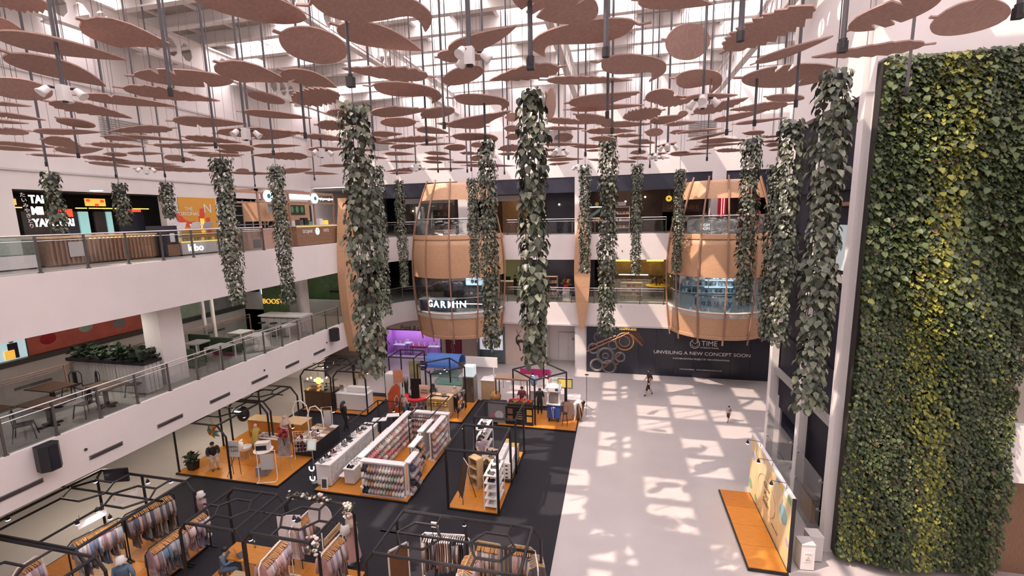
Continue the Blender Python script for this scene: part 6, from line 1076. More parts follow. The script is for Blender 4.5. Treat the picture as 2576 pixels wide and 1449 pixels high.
bag = thing('dark_lamp_bag', 'large dark cloth-wrapped lamp fitting under the workshop frame', 'lamp', (-17.3, 17.0, 2.15)); MB().ell((0, 0, 0), (.3, .25, .38), 12, 8).build('wrap', 'black_metal', bag, True); bx('light_bar', 'cool_light', bag, -.2, .2, -.28, -.24, .2, .25); MB().tube([(0, 0, .3), (0, 0, .42)], .02, 5).build('hook', 'steel', bag)
pl1 = thing('dark_planter', 'black plastic crate with a dark plant at the deck edge', 'planter', (-18.7, 15.35, Z_D)); MB().lathe([(0, 0), (.22, 0), (.27, .4), (.24, .4), (.2, .05), (0, .05)], 4, PI/4, PI/4+2*PI).build('crate', 'black_metal', pl1); bush(pl1, 40, (.35, .35, .5), .2, 21, z0=.3)
for k, (x, y, h) in enumerate(((-14.6, 18.6, 1.9), (-16.0, 19.3, 1.8))):
    t = thing('arch_frame', ('white wooden arch frame beside the jewellery table', 'white wooden arch frame behind the workshop counter')[k], 'arch', (x, y, Z_D), .5, group='white arch frames'); MB().tube([(-.32, 0, 0), (-.36, 0, h*.78), (-.2, 0, h), (.05, 0, h+.04), (.3, 0, h*.85), (.36, 0, h*.6), (.32, 0, 0)], .03, 6).build('arch', 'white_gloss', t); bx('foot', 'white_gloss', t, -.4, .4, -.15, .15, 0, .03)
ns = tube_frame('white notice sheet on a stand behind the arch frame', (-14.6, 19.5, .02), .4, .5, 1.6)
# jewellery table
jt = thing('jewellery_table', 'black-draped table covered with trays of small jewellery', 'table', (-14.35, 18.25, .021)); bx('drape', 'cloth_black', jt, -.62, .62, -.95, .95, 0, .78); bx('top', mat('tray_brown', (.22, .13, .10), .7), jt, -.64, .64, -.97, .97, .78, .80)
for i in range(3):
    for k in range(6):
        t = thing('jewellery_tray', f'tray of small jewellery, {("inner", "middle", "outer")[i]} column, {ORD[k]} from the easel', 'tray', (-14.78+.43*i, 17.45+.32*k, .822), group='jewellery trays on the black table'); bx('base', ('tray_brown', 'petal', 'tan_board')[(i+k) % 3], t, -.19, .19, -.14, .14, 0, .02)
        mb = MB(); rd = random.Random(i*9+k)
        for q in range(16): mb.cbox((rd.uniform(-.17, .17), rd.uniform(-.12, .12), .03), (.03, .015, .02), rd.uniform(0, 3))
        s2 = mb.build('trinkets', ('letter_white', 'pink_brown', 'dark_steel')[(i*2+k) % 3], t); s2['kind'] = 'stuff'
gr = thing('wire_grid_stand', 'white wire grid stand hung with accessories beside the easel', 'display stand', (-14.2, 17.05, .021), .3); MB().tube([(-.4, 0, 0), (-.4, 0, 1.5), (.4, 0, 1.5), (.4, 0, 0)], .02, 6).build('frame', 'white_gloss', gr)
for k in range(6): MB().tube([(-.4, 0, .5+.18*k), (.4, 0, .5+.18*k)], .006, 4).build('wire', 'white_gloss', gr)
for k in range(5): MB().tube([(-.3+.15*k, 0, .45), (-.3+.15*k, 0, 1.5)], .006, 4).build('wire', 'white_gloss', gr)
for k in range(9): MB().ell((-.3+.3*(k % 3), -.04, .65+.3*(k//3)), (.08, .03, .1), 8, 6).build('accessory', ('pink_brown', 'cloth_maroon', 'light_grey')[k % 3], gr)
for k, (x, y, z) in enumerate(((-14.9, 17.35, 1.5), (-13.95, 17.35, 1.4), (-13.75, 17.6, 1.25), (-13.9, 19.1, 1.6))):
    t = spot(f'glowing clip spotlight at the jewellery table, {("over the wire grid", "at the near corner", "low at the near corner", "at the far end")[k]}', (x, y, z)); MB().tube([(0, 0, .14), (.02, 0, .2), (.02, .1, -z+.82)], .008, 4).build('arm', 'black_metal', t)
# === shoe counter and slipper stall ===
deck('orange deck under the shoe counter and slipper display', -12.15, -7.95, 15.0, 20.2)
wc = counter('shoe_counter', 'long white shoe counter with patterned side', -12.2, -11.55, 15.3, 19.2, 1.0, 'white_paint', 'white_gloss'); bx('side_print', mat('terrazzo', (.55, .53, .50), .5, var=.35, scale=7), wc, .33, .34, -1.9, 1.9, .1, .9)
lc = counter('shoe_shelf', 'low white stepped shoe shelf beside the slipper wall', -11.1, -10.65, 15.6, 19.4, .72, 'light_grey', 'white_gloss'); bx('step', 'white_gloss', lc, -.5, -.25, -1.9, 1.9, .3, .34)
def shoe_mesh():
    mb = MB(); out = [(-.045, -.13), (-.05, -.06), (-.036, .02), (-.04, .1), (-.02, .135), (.02, .135), (.04, .1), (.036, .02), (.05, -.06), (.045, -.13), (0, -.145)]
    mb.prism(out, 0, .022); mb.lathe([(.046, .02), (.048, .05), (.036, .09), (.03, .09)], 8, .0, PI, (0, .085, 0)); mb.ell((0, -.07, .03), (.042, .07, .035), 8, 6); o = mb.build('x', 'cloth_white', None, True); me = o.data; bpy.data.objects.remove(o); return me
SH = shoe_mesh(); SHM = ['cloth_white', 'cloth_black', 'cloth_grey', 'cloth_maroon', 'cloth_beige', 'cloth_denim', 'dark_steel', 'light_grey']
def shoe(loc, rz, i, label, group, lift=0.0):
    t = thing('shoe_pair', label, 'shoes', loc, rz, group)
    for s in (-1, 1):
        o = bpy.data.objects.new('shoe', SH); COL.objects.link(o); o.parent = t; o.location = (s*.058, 0, lift); o.material_slots[0].link = 'OBJECT'; o.material_slots[0].material = MATS[SHM[i % len(SHM)]]
    return t
rd = random.Random(3)
for k in range(18): shoe((-12.02+.14*(k % 2), 15.45+.205*k, Z_D+1.0), 1.3+rd.uniform(-.3, .3), rd.randrange(8), f'pair of shoes on the white shoe counter, {ORD[k]} pair from the framed picture', 'shoes on the white counter')
for k in range(14): shoe((-10.88, 15.75+.26*k, Z_D+.72), 1.4+rd.uniform(-.3, .3), rd.choice((1, 2, 6, 0)), f'pair of dark shoes on the low stepped shelf, {ORD[k]} pair from the near end', 'shoes on the low shelf')
frame('thin black posts and beams over the shoe counter', -11.9, -10.7, 17.4, 20.0, 1.95, (), r=.03)
ms = thing('mirror_sign', 'white-framed tilted light sign on a pole beside the shoe counter', 'sign', (-12.55, 15.6, .02), .4); MB().cbox((0, 0, 1.75), (.36, .04, .5), 0, .12).build('frame', 'white_gloss', ms); MB().cbox((0, -.03, 1.75), (.27, .01, .4), 0, .12).build('panel', mat('mint_light', (.65, .72, .66), .4, emit=.5, ecol=(.85, 1, .9)), ms); MB().tube([(0, 0, 0), (0, 0, 1.5)], .015, 5).build('pole', 'steel', ms); MB().tube([(0, 0, 0), (0, 0, .03)], .14, 12).build('base', 'steel', ms)
for k, z in enumerate((.45, .9)):
    t = thing('letter_light', ('white U-shaped light tube near the floor beside the shoe counter', 'white U-shaped light tube halfway up the shoe counter end')[k], 'sign', (-12.35, 15.2, z), .2, group='white letter lights'); MB().tube([(-.09, 0, .12), (-.09, 0, 0), (-.03, 0, -.07), (.05, 0, -.07), (.1, 0, 0), (.1, 0, .12)], .028, 6).build('tube', 'sign_white', t); MB().tube([(0, .02, -.08), (0, .02, -z+.02)], .01, 4).build('support', 'steel', t)
pf = thing('framed_picture', 'small dark picture in a white frame leaning on the shoe counter end', 'picture', (-11.75, 15.15, Z_D)); MB().cbox((0, 0, .24), (.3, .03, .48), .1, 0, -.12).build('frame', 'white_gloss', pf); MB().cbox((0, -.02, .24), (.2, .012, .36), .1, 0, -.12).build('print', 'dark_steel', pf)
for k, (x, y) in enumerate(((-11.6, 19.55), (-11.15, 20.15))):
    t = thing('lit_board', ('white lit display board behind the shoe counter', 'second white lit display board at the far end of the shoe stall')[k], 'display', (x, y, 1.15), .3, group='lit boards on the shoe stall'); bx('panel', 'white_gloss', t, -.35, .35, -.2, .2, 0, .03); bx('rim', 'black_metal', t, -.37, .37, -.22, .22, -.02, 0); bx('stem', 'black_metal', t, -.03, .03, -.03, .03, -1.02, -.02)
spot('glowing clip spotlight beside the lit boards', (-10.7, 19.4, 1.75))
wp = thing('white_partition', 'white curved partition behind the low shoe shelf', 'partition', (-10.45, 19.6, Z_D)); MB().prism([(-.02, -.9), (.02, -.9), (.02, .7), (-.02, .7)], 0, 1.15).build('panel', 'light_grey', wp); bx('post', 'steel', wp, -.03, .03, .7, .76, 0, 1.3)
# slipper walls: racks with a white ledge on top and rows of hanging fluffy slippers
mat_sl = ['slip_cream', 'slip_pink', 'slip_rose', 'slip_mauve', 'slip_grey', 'slip_black', 'slip_tan', 'slip_white', 'slip_mint', 'slip_navy']
for n_, c in zip(mat_sl, ((.62, .54, .46), (.56, .36, .34), (.62, .25, .27), (.40, .28, .30), (.40, .37, .37), (.03, .03, .04), (.42, .25, .15), (.70, .66, .64), (.35, .42, .36), (.07, .07, .12))): mat(n_, c, .95, var=.15, scale=30)
def slipper_mesh():
    mb = MB(); mb.prism([(-.05, -.12), (-.06, -.03), (-.045, .05), (-.048, .1), (0, .13), (.048, .1), (.045, .05), (.06, -.03), (.05, -.12), (0, -.135)], 0, .025); mb.ell((0, -.04, .045), (.075, .105, .075), 8, 6); o = mb.build('x', 'cloth_white', None, True); me = o.data; bpy.data.objects.remove(o); return me
SLN = 'cream,pink,rose,mauve,grey,black,tan,white,mint,navy'.split(','); SLM = slipper_mesh(); nsl = 0
def slipper_wall(label, x0, y0, x1, y1, face, rows, cols, h=1.46, pal=range(10), ledge=True, tag_=''):
    """wall from (x0,y0) to (x1,y1); slippers hang on the side 'face' (unit normal)"""
    global nsl
    d = Vector((x1-x0, y1-y0, 0)); L = d.length; rz = math.atan2(d.y, d.x); c = Vector(((x0+x1)/2, (y0+y1)/2, Z_D))
    t = thing('slipper_rack', label, 'display rack', c, rz, group='white slipper racks'); bx('back_panel', 'light_grey', t, -L/2, L/2, -.02, .02, .08, h-.06); bx('base', 'white_paint', t, -L/2, L/2, -.16, .16, 0, .08); bx('top_ledge', 'white_gloss', t, -L/2-.04, L/2+.04, -.14, .14, h-.06, h)
    for s in (-1, 1): bx('post', 'white_paint', t, s*L/2-.02, s*L/2+.02, -.03, .03, 0, h-.06)
    sg = 1 if Vector((-d.y, d.x, 0)).dot(Vector((*face, 0))) > 0 else -1; M = Matrix.Rotation(rz, 4, 'Z'); rr_ = random.Random(int(L*100)+rows)
    for r in range(rows):
        for k in range(cols):
            p = c+M @ Vector((-L/2+.14+(L-.28)*k/max(1, cols-1), sg*.09, 0)); z = Z_D+.22+(h-.52)*r/max(1, rows-1); mi_ = pal[rr_.randrange(len(pal))]
            q = thing('slipper_pair', f'{SLN[mi_]} fluffy slippers, {ORD[k]} along the {("lowest", "second", "third", "top")[r]} row of the {tag_}', 'slippers', (p.x, p.y, z), rz+(0 if sg < 0 else PI), 'slippers on the ' + tag_); m = MATS[mat_sl[mi_]]
            for s in (-1, 1):
                o = bpy.data.objects.new('slipper', SLM); COL.objects.link(o); o.parent = q; o.location = (s*.066, -.01, 0); o.rotation_euler = (PI/2-.25, 0, 0); o.material_slots[0].link = 'OBJECT'; o.material_slots[0].material = m; o.scale = (1.0, 1.12, 1.25)
            nsl += 1
A_ = list(range(10)); light = [0, 0, 1, 3, 4, 7, 7, 5, 6, 8]; warm = [1, 1, 2, 3, 0, 7, 4]
slipper_wall('front slipper rack facing the pink mannequin stall', -9.95, 15.25, -8.1, 15.25, (0, -1), 4, 7, pal=light, tag_='front slipper rack')
slipper_wall('long slipper rack beside the shoe shelf', -10.15, 15.45, -10.15, 19.9, (1, 0), 4, 15, pal=warm, tag_='long slipper rack')
slipper_wall('far slipper rack at the back of the slipper display', -9.9, 20.0, -8.05, 20.0, (0, -1), 4, 7, pal=warm, tag_='far slipper rack')
slipper_wall('short outer slipper rack near the front corner', -8.05, 15.4, -8.05, 16.2, (1, 0), 4, 3, pal=[5, 9, 3, 4], tag_='outer corner rack')
slipper_wall('short slipper rack in the middle of the slipper display', -8.45, 16.6, -8.45, 17.5, (1, 0), 4, 4, pal=[6, 1, 0, 5], tag_='middle slipper rack')
slipper_wall('outer slipper rack near the far corner', -8.2, 18.0, -8.2, 19.7, (1, 0), 4, 6, pal=warm+[4, 6], tag_='outer far rack'); slipper_wall('inner slipper rack near the far corner', -8.65, 18.0, -8.65, 19.2, (-1, 0), 4, 5, pal=[0, 8, 1, 7], tag_='inner far rack')
frame('slim black post frame over the slipper display', -9.0, -8.0, 17.6, 20.1, 2.4, (), r=.03, skip=(1, 2))
# === sneaker stall with chalkboard ===
deck('orange deck under the sneaker stall with the chalkboard', -6.22, -4.2, 15.0, 19.6)
frame('black square frame over the sneaker stall', -6.22, -4.2, 15.02, 17.1, 2.5, (), r=.055); frame('black square frame over the far half of the sneaker stall', -6.0, -4.15, 17.9, 19.6, 2.5, (), r=.05)
cbd = thing('chalkboard', 'tall black chalkboard leaning on a tripod stand', 'chalkboard', (-5.75, 15.5, Z_D), -.95); MB().cbox((0, 0, .95), (.62, .03, 1.35), 0, 0, -.2).build('board', 'dark_wood', cbd); MB().cbox((0, .01, .95), (.66, .02, 1.39), 0, 0, -.2).build('frame', 'light_grey', cbd)
for a, b in ((-.25, -.12), (.25, -.12), (0, .5)): MB().tube([(0, .12, 1.5), (a, b, 0)], .014, 5).build('leg', 'black_metal', cbd)
cs = thing('cubby_shelf', 'pale wooden cubby shelf with three compartments', 'shelf', (-5.55, 16.55, Z_D), -.5)
for s in (-1, 1): bx('side', 'pale_wood', cs, s*.24-.02, s*.24+.02, -.18, .18, 0, 1.3)
for z in (.02, .44, .86, 1.28): bx('shelf', 'pale_wood', cs, -.24, .24, -.18, .18, z-.02, z+.02)
bx('back', 'pale_wood', cs, -.24, .24, .16, .18, 0, 1.3); shoe((-5.52, 16.5, Z_D+.46), -.5, 0, 'white shoes in the cubby shelf', 'shoes in the cubby shelf')
def shoe_rack(label, loc, rz, w_, d, h, n, tag_):
    t = thing('shoe_rack', label, 'shoe rack', loc, rz, group='white shoe racks')
    for sx in (-1, 1):
        for sy in (-1, 1): bx('post', 'white_gloss', t, sx*w_/2-.015, sx*w_/2+.015, sy*d/2-.015, sy*d/2+.015, 0, h)
    M = Matrix.Rotation(rz, 4, 'Z'); L0 = Vector(loc)
    for k in range(n):
        z = .12+(h-.14)*k/(n-1); bx('shelf', 'white_gloss', t, -w_/2, w_/2, -d/2, d/2, z-.015, z+.015); m = max(1, int(d/.34))
        for i in range(m):
            p = L0+M @ Vector((0, -d/2+.2+i*(d-.35)/max(1, m-1), z+.016)); shoe(p, rz+PI/2+rd.uniform(-.2, .2), rd.choice((1, 2, 6, 0, 1)), f'sneakers on the {tag_}, {("lowest", "second", "third", "fourth", "top")[k]} shelf, {ORD[i]} pair from the near end', 'sneakers on the ' + tag_)
shoe_rack('white tiered sneaker rack at the outer side of the sneaker stall', (-4.55, 15.75, Z_D), 0, .5, 1.2, 1.4, 5, 'outer sneaker rack'); shoe_rack('tall white rack at the far end of the sneaker stall', (-5.9, 18.9, Z_D), 0, .55, 1.2, 1.6, 4, 'far sneaker rack')
bxn = 0
for i in range(2):
    for k in range(5):
        for l in range(5):
            if i == 1 and l == 4: continue
            y = 17.15+.36*k; yel = (i == 1 and k >= 4) or (i == 0 and k == 4 and l > 2)
            o = MB().box(-.16, .16, -.165, .165, 0, .12).build('shoe_box', 'sign_yellow' if False else ('tan_board' if yel else 'white_paint')); MB().box(-.165, .165, -.17, .17, .12, .17).build('lid', mat('box_yellow', (.62, .42, .12), .6) if yel else MATS['white_gloss'], o); bx('end_label', 'black_metal', o, -.05, .05, -.168, -.165, .03, .09); o.location = (-4.72+.36*i, y, Z_D+.2+.172*l)
            tag(o, f'{"yellow" if yel else "white"} shoe box, {("inner", "outer")[i]} stack {ORD[k]} from the sneaker rack, {("bottom", "second", "third", "fourth", "top")[l]} layer', 'box', 'stacked shoe boxes')
bsx = thing('box_pallet', 'low dark shelf under the stacked shoe boxes', 'shelf', (-4.54, 17.87, Z_D)); bx('top', 'dark_steel', bsx, -.36, .36, -.92, .92, .14, .2)
for sx in (-1, 1):
    for sy in (-1, 1): bx('leg', 'dark_steel', bsx, sx*.3-.03, sx*.3+.03, sy*.85-.03, sy*.85+.03, 0, .14)
tb = counter('shoe_table', 'wooden table with open shoe boxes in the sneaker stall', -5.6, -4.95, 17.3, 18.3, .75, 'orange_wood2', 'pale_wood')
for k in range(4): shoe((-5.45+.3*(k % 2), 17.55+.45*(k//2), Z_D+.75), rd.uniform(0, 3), (0, 2, 5, 1)[k], f'display shoes on the wooden sneaker table, {ORD[k]} of four', 'shoes on the sneaker table')
person('woman with long black hair in maroon sitting at the cubby shelf', (-5.15, 16.6, Z_D-.02), 3.0, SIT, 1.6, top='cloth_maroon', legs='cloth_beige', sleeve=.4, hair='long'); st2 = dup(st, (-5.15, 16.6, Z_D), 0, 'low dark stool under the long-haired woman'); st['group'] = st2['group'] = 'low dark stools'
person('short-haired man in a lilac shirt standing behind the cubby shelf', (-5.7, 17.85, Z_D), .4, dict(el=(.14, -.03, .65), wl=(.10, -.13, .62), er=(-.14, -.03, .65), wr=(-.10, -.13, .62)), 1.66, top='cloth_lilac', legs='cloth_grey', sleeve=.5)
spot('glowing clip spotlight outside the sneaker stall frame', (-6.26, 17.12, 2.36))
# === back row ===
deck('orange deck under the snack kiosk and optician counter', -18.1, -13.9, 22.0, 24.6); frame('black hexagon-topped frame over the snack kiosk', -18.1, -16.1, 22.1, 24.4, 2.55, ((-17.1, 23.2, .5, 1.0),), cham=.4); frame('black hexagon-topped frame over the white optician counter', -16.0, -13.9, 22.2, 24.4, 2.55, ((-14.95, 23.3, .5, 1.0),), cham=.4)
sk = counter('snack_kiosk', 'dark wooden snack kiosk with trays of orange food', -18.0, -16.2, 22.2, 23.1, 1.1, 'dark_wood', 'dark_wood', panels=3)
for i in range(2):
    for k in range(6): bx('food_tray', ('sign_amber', 'poster_orange', 'leaf_lime', 'poster_red')[(i+k) % 4], sk, -.82+.18*k, -.66+.18*k, -.38+.3*i, -.12+.3*i, 1.1+.12*i, 1.18+.12*i)
bx('glass_case', 'glass', sk, -.88, .88, -.42, -.4, 1.1, 1.65); bx('case_top', 'dark_wood', sk, -.9, .9, -.44, .3, 1.65, 1.68); bx('menu_card', 'letter_white', sk, .3, .45, -.46, -.45, 1.2, 1.5)
sg = thing('round_neon_sign', 'glowing round yellow and blue neon sign over the snack kiosk', 'sign', (-16.9, 22.1, 1.95)); MB().tube([(0, -.02, 0), (0, .02, 0)], .2, 20).build('disc', mat('neon_yellow', (.9, .95, .2), .4, emit=3.2, ecol=(.85, .95, .15)), sg); bx('ribbon', 'cool_light', sg, -.3, .3, -.01, .03, -.07, .07); MB().tube([(0, 0, .2), (0, 0, .6)], .01, 4).build('cord', 'black_metal', sg)
for k, x in enumerate((-17.75, -17.5, -16.45)):
    t = thing('bulb_lamp', f'warm hanging bulb over the snack kiosk, {("outer", "second", "inner")[k]} one', 'lamp', (x, 22.25, 1.95+.08*k), group='warm bulbs over the snack kiosk'); MB().ell((0, 0, 0), (.05, .05, .065), 8, 6).build('bulb', 'warm_light', t); MB().tube([(0, 0, .06), (0, 0, .5)], .006, 4).build('cord', 'black_metal', t)
oc = counter('optician_counter', 'white counter with a raised glass display of eyewear', -16.05, -14.1, 22.4, 23.2, 1.0, 'white_paint', 'white_gloss'); bx('riser', 'white_gloss', oc, -.45, .9, -.05, .3, 1.0, 1.28); bx('mirror_frame', 'white_gloss', oc, -.9, -.6, -.1, -.06, 1.0, 1.45); bx('mirror', 'steel', oc, -.87, -.63, -.11, -.1, 1.04, 1.41)
for k in range(10):
    t = thing('spectacles', f'dark spectacles on the optician counter, {ORD[k]} from the mirror', 'glasses', (-15.4+.125*k, 22.62, Z_D+1.005), group='spectacles on the optician counter'); 
    for s in (-1, 1): MB().tube([(s*.03+.024*math.cos(a), 0, .03+.02*math.sin(a)) for a in [i*PI/3 for i in range(6)]], .005, 4, closed=True).build('rim', 'black_metal', t); MB().tube([(s*.055, 0, .035), (s*.055, .1, .03)], .004, 4).build('temple', 'black_metal', t)
bd = board('tan cloud-shaped board above the optician counter', (-15.1, 23.6, Z_D), .75, .5, 0, 'tan_board', z=1.75, name='name_board'); spot('glowing clip spotlight over the optician counter', (-14.0, 22.6, 2.4)); spot('glowing clip spotlight over the snack kiosk hexagon', (-17.1, 22.9, 2.5))
wf = thing('white_cabinet', 'tall white cabinet at the end of the optician stall', 'cabinet', (-13.5, 24.6, .021)); bx('body', 'white_paint', wf, -.35, .35, -.3, .3, .05, 1.75); bx('plinth', 'dark_steel', wf, -.32, .32, -.27, .27, 0, .05); wd = bx('door', 'white_gloss', wf, -.33, .33, -.315, -.3, .1, 1.7); bx('handle', 'steel', wd, .24, .27, -.35, -.315, .8, 1.0)
person('woman with long dark hair in black walking past the optician counter', (-14.05, 20.2, .02), 2.6, dict(kl=(.055, -.06, .28), al=(.058, -.08, .05), ar=(-.058, .09, .06)), 1.72, hair='long', sleeve=.95)
a1 = board('orange bag-shaped hanging sign beside the white cabinet', (-12.8, 24.0, .02), .6, .8, .2, mat('bag_orange', (.60, .27, .16), .6, var=.2, scale=3), z=1.75, name='hanging_sign'); a2 = board('tall yellow-green leaf print banner', (-12.3, 25.3, .02), .75, 1.9, .1, mat('banner_green', (.36, .33, .17), .6, var=.3, scale=2), z=1.4, name='banner')
pp = thing('snake_plant', 'tall dark snake plant in a pot before the leaf print banner', 'potted plant', (-12.6, 24.6, .021)); MB().lathe([(0, 0), (.18, 0), (.22, .4), (0, .4)], 12).build('pot', 'dark_steel', pp)
for k in range(8): a = k*.8; MB().tube([(.06*math.cos(a), .06*math.sin(a), .4), (.1*math.cos(a), .1*math.sin(a), 1.0), (.16*math.cos(a), .16*math.sin(a), 1.5)], [.03, .045, .008], 5).build('leaf', 'leaf_dark', pp)
frame('black frame with a flat lamp beside the purple window', -13.9, -12.2, 25.0, 26.6, 2.6, (), r=.04)
# diamond-set bakery stall under the blue canopy
deck('orange deck under the bread counter stall', -12.1, -8.15, 22.1, 25.3); frame('black diamond-set frame over the bread counter', -11.05, -8.95, 22.9, 25.0, 2.6, (), rz=PI/4, r=.045)
bcn = thing('blue_canopy', 'bright blue arched canopy behind the bread counter', 'canopy', (-11.0, 27.2, 0)); MB().lathe([(.75, -1.15), (.75, 1.15), (.70, 1.15), (.70, -1.15)], 12, 0, PI).build('cover', mat('canopy_blue', (.07, .17, .50), .6), bcn).matrix_local = Matrix.Translation((0, 0, 1.55)) @ Matrix.Rotation(PI/2, 4, 'Y') @ Matrix.Rotation(PI/2, 4, 'Z')
for sx in (-1, 1):
    for sy in (-1, 1): bx('post', 'steel', bcn, sx*1.1-.02, sx*1.1+.02, sy*.68-.02, sy*.68+.02, 0, 1.6)
bx('counter', 'white_paint', bcn, -1.0, 1.0, -.6, .5, 0, .9); bx('mint_top', mat('mint_top', (.25, .42, .38), .4), bcn, -1.0, 1.0, -.62, .52, .9, .95)
rs = thing('red_sign_panel', 'curved red and orange sign panel with a white drop', 'sign', (-12.35, 22.55, .021), .7); MB().prism([(-.35, 0), (.35, 0), (.35, 1.6), (.2, 1.85), (-.1, 1.7), (-.35, 1.3)], -.02, .02, Matrix(((1, 0, 0, 0), (0, 0, 1, 0), (0, 1, 0, 0), (0, 0, 0, 1)))).build('panel', mat('sign_orange_red', (.50, .09, .03), .5, var=.3, scale=2), rs); MB().tube([(.12*math.cos(a)*(1 if math.sin(a) < .5 else .5)+.12, -.03, .8+.35*math.sin(a)) for a in [i*PI/7 for i in range(14)]], .02, 4, closed=True).build('drop', 'petal', rs)
dc = thing('drinks_counter', 'curved red counter stacked with rows of drink cans', 'counter', (-11.1, 22.9, Z_D)); MB().lathe([(.72, 0), (.72, .92), (.62, .92), (.62, 0)], 18, PI*.95, PI*1.98).build('shell', 'grey_panel', dc); MB().lathe([(.8, .92), (.8, 1.02), (.5, 1.02), (.5, .92), (.8, .92)], 18, PI*.95, PI*1.98).build('top', mat('bright_red', (.60, .03, .04), .35), dc); MB().lathe([(.78, 0), (.78, .07), (.6, .07)], 18, PI*.95, PI*1.98).build('plinth', 'bright_red', dc)
cn = MB().lathe([(0, 0), (.035, 0), (.035, .2), (.02, .24), (0, .24)], 8).build('can', 'steel', dc, True); cn.location = (.76*math.cos(PI), .76*math.sin(PI), .08)
for r in range(3):
    for k in range(19):
        a = PI*(.98+.97*k/18)
        if r or k:
            c = share(cn, 'can', dc, (.76*math.cos(a), .76*math.sin(a), .08+.28*r)); c.material_slots[0].link = 'OBJECT'; c.material_slots[0].material = MATS[('steel', 'dark_steel', 'light_grey', 'bright_red')[(k*3+r) % 4]]
    MB().lathe([(.8, .06+.28*r), (.8, .08+.28*r), (.7, .08+.28*r)], 18, PI*.95, PI*1.98).build('shelf', 'light_grey', dc)
person('woman in a brown head scarf and blue trousers at the red drinks counter', (-11.4, 21.9, .02), 2.7, dict(el=(.14, -.03, .65), wl=(.09, -.14, .64), er=(-.14, -.03, .65), wr=(-.09, -.14, .64)), 1.6, top='cloth_beige', legs='cloth_denim', sleeve=.95, scarf='cloth_mauve')
bd2 = board('tan rounded board with brown lettering beside the bread counter', (-10.55, 22.75, Z_D), .6, .75, 0, 'pink_brown', z=1.35, name='round_top_board', txt='fresh\nbread')
bc2 = counter('bread_counter', 'pale wooden bread counter with a lit tray window', -10.25, -8.95, 22.3, 23.1, 1.15, 'pale_wood', 'pale_wood'); bx('tray_window', mat('bread_glow', (.45, .22, .05), .5, var=.5, scale=12), bc2, -.6, .6, -.42, -.4, .72, 1.05)
for k in range(12): MB().ell((-.5+.2*(k % 6), -.44, .80+.14*(k//6)), (.085, .03, .05), 8, 5).build('bread', ('print_gold', 'pale_wood', 'sign_yellow')[k % 3], bc2, True)
for k, x in enumerate((-10.0, -9.35)):
    t = thing('basket', ('woven basket of rolls on the bread counter', 'woven basket of greens on the bread counter')[k], 'basket', (x, 22.7, Z_D+1.15), group='baskets on the bread counter'); MB().lathe([(0, 0), (.13, 0), (.17, .14), (.15, .14), (.12, .02), (0, .02)], 14).build('bowl', 'pink_brown', t, True); MB().tube([(.16*math.cos(a), 0, .12+.18*math.sin(a)) for a in [i*PI/6 for i in range(7)]], .01, 4).build('handle', 'brown_wood', t)
    for q in range(6): MB().ell((.07*math.cos(q), .07*math.sin(q), .13), (.05, .04, .035), 7, 5).build('roll', 'pale_wood' if not k else 'leaf_mid', t, True)
br = thing('bag_rack', 'black rack crowded with dark and silver bags', 'display rack', (-8.45, 23.0, Z_D), PI/2); MB().tube([(-.6, 0, 0), (-.6, 0, 1.5), (.6, 0, 1.5), (.6, 0, 0)], .02, 6).build('frame', 'black_metal', br); MB().tube([(-.6, 0, .8), (.6, 0, .8)], .015, 5).build('bar', 'black_metal', br)
for k in range(12):
    p = Vector((-8.45+rd.uniform(-.03, .03), 22.5+.2*(k % 6), Z_D+(1.05 if k < 6 else .35))); t = thing('handbag', f'dark patterned bag on the bag rack, {("upper", "lower")[k//6]} row, {ORD[k % 6]} from the bread counter', 'bag', p, PI/2, 'bags on the black rack'); MB().prism([(-.1, 0), (.1, 0), (.12, .2), (.06, .25), (-.06, .25), (-.12, .2)], -.04, .04, Matrix(((1, 0, 0, 0), (0, 0, 1, 0), (0, 1, 0, 0), (0, 0, 0, 1)))).build('body', ('cloth_black', 'cloth_grey', 'steel')[k % 3], t); MB().tube([(-.07, 0, .24), (0, 0, .42), (.07, 0, .24)], .008, 4).build('strap', 'black_metal', t)
rc = thing('grey_fridge', 'tall grey cabinet with a glowing white lamp box on top', 'cabinet', (-8.6, 25.1, .021)); bx('body', 'grey_panel', rc, -.35, .35, -.35, .35, 0, 1.7); bx('lamp_box', mat('lamp_box', (.7, .8, .82), .4, emit=.7, ecol=(.8, .95, 1)), rc, -.32, .32, -.3, .3, 1.7, 2.3); wd = bx('door', 'dark_steel', rc, -.33, .33, -.37, -.35, .05, 1.65); bx('handle', 'steel', wd, .24, .27, -.4, -.37, .7, 1.1)
wcab = counter('white_tall_counter', 'pale wooden counter with a white top behind the grey cabinet', -8.0, -7.2, 25.4, 26.1, 1.3, 'pale_wood', 'white_gloss', base=.021)
hb = thing('header_banner', 'long blank white banner board on posts', 'banner', (-8.3, 26.6, 0)); bx('panel', 'white_paint', hb, -1.05, 1.05, -.03, .03, 1.75, 2.4)
for x in (-.8, .8): bx('post', 'light_grey', hb, x-.03, x+.03, -.02, .02, 0, 1.75)
person('woman in a black veil sitting behind the bread counter', (-10.6, 24.2, Z_D), .1, SIT, 1.75, top='cloth_grey', legs='cloth_grey', sleeve=.95, scarf='cloth_black'); st3 = dup(st, (-10.6, 24.2, Z_D), 0, 'low dark stool under the woman in the black veil', 'low dark stools')
person('shopkeeper in pink standing beside the bag rack', (-8.95, 23.35, Z_D), 1.3, dict(er=(-.14, -.04, .65), wr=(-.1, -.14, .6)), 1.58, top='cloth_pink', legs='cloth_black', sleeve=.95, scarf='cloth_beige')
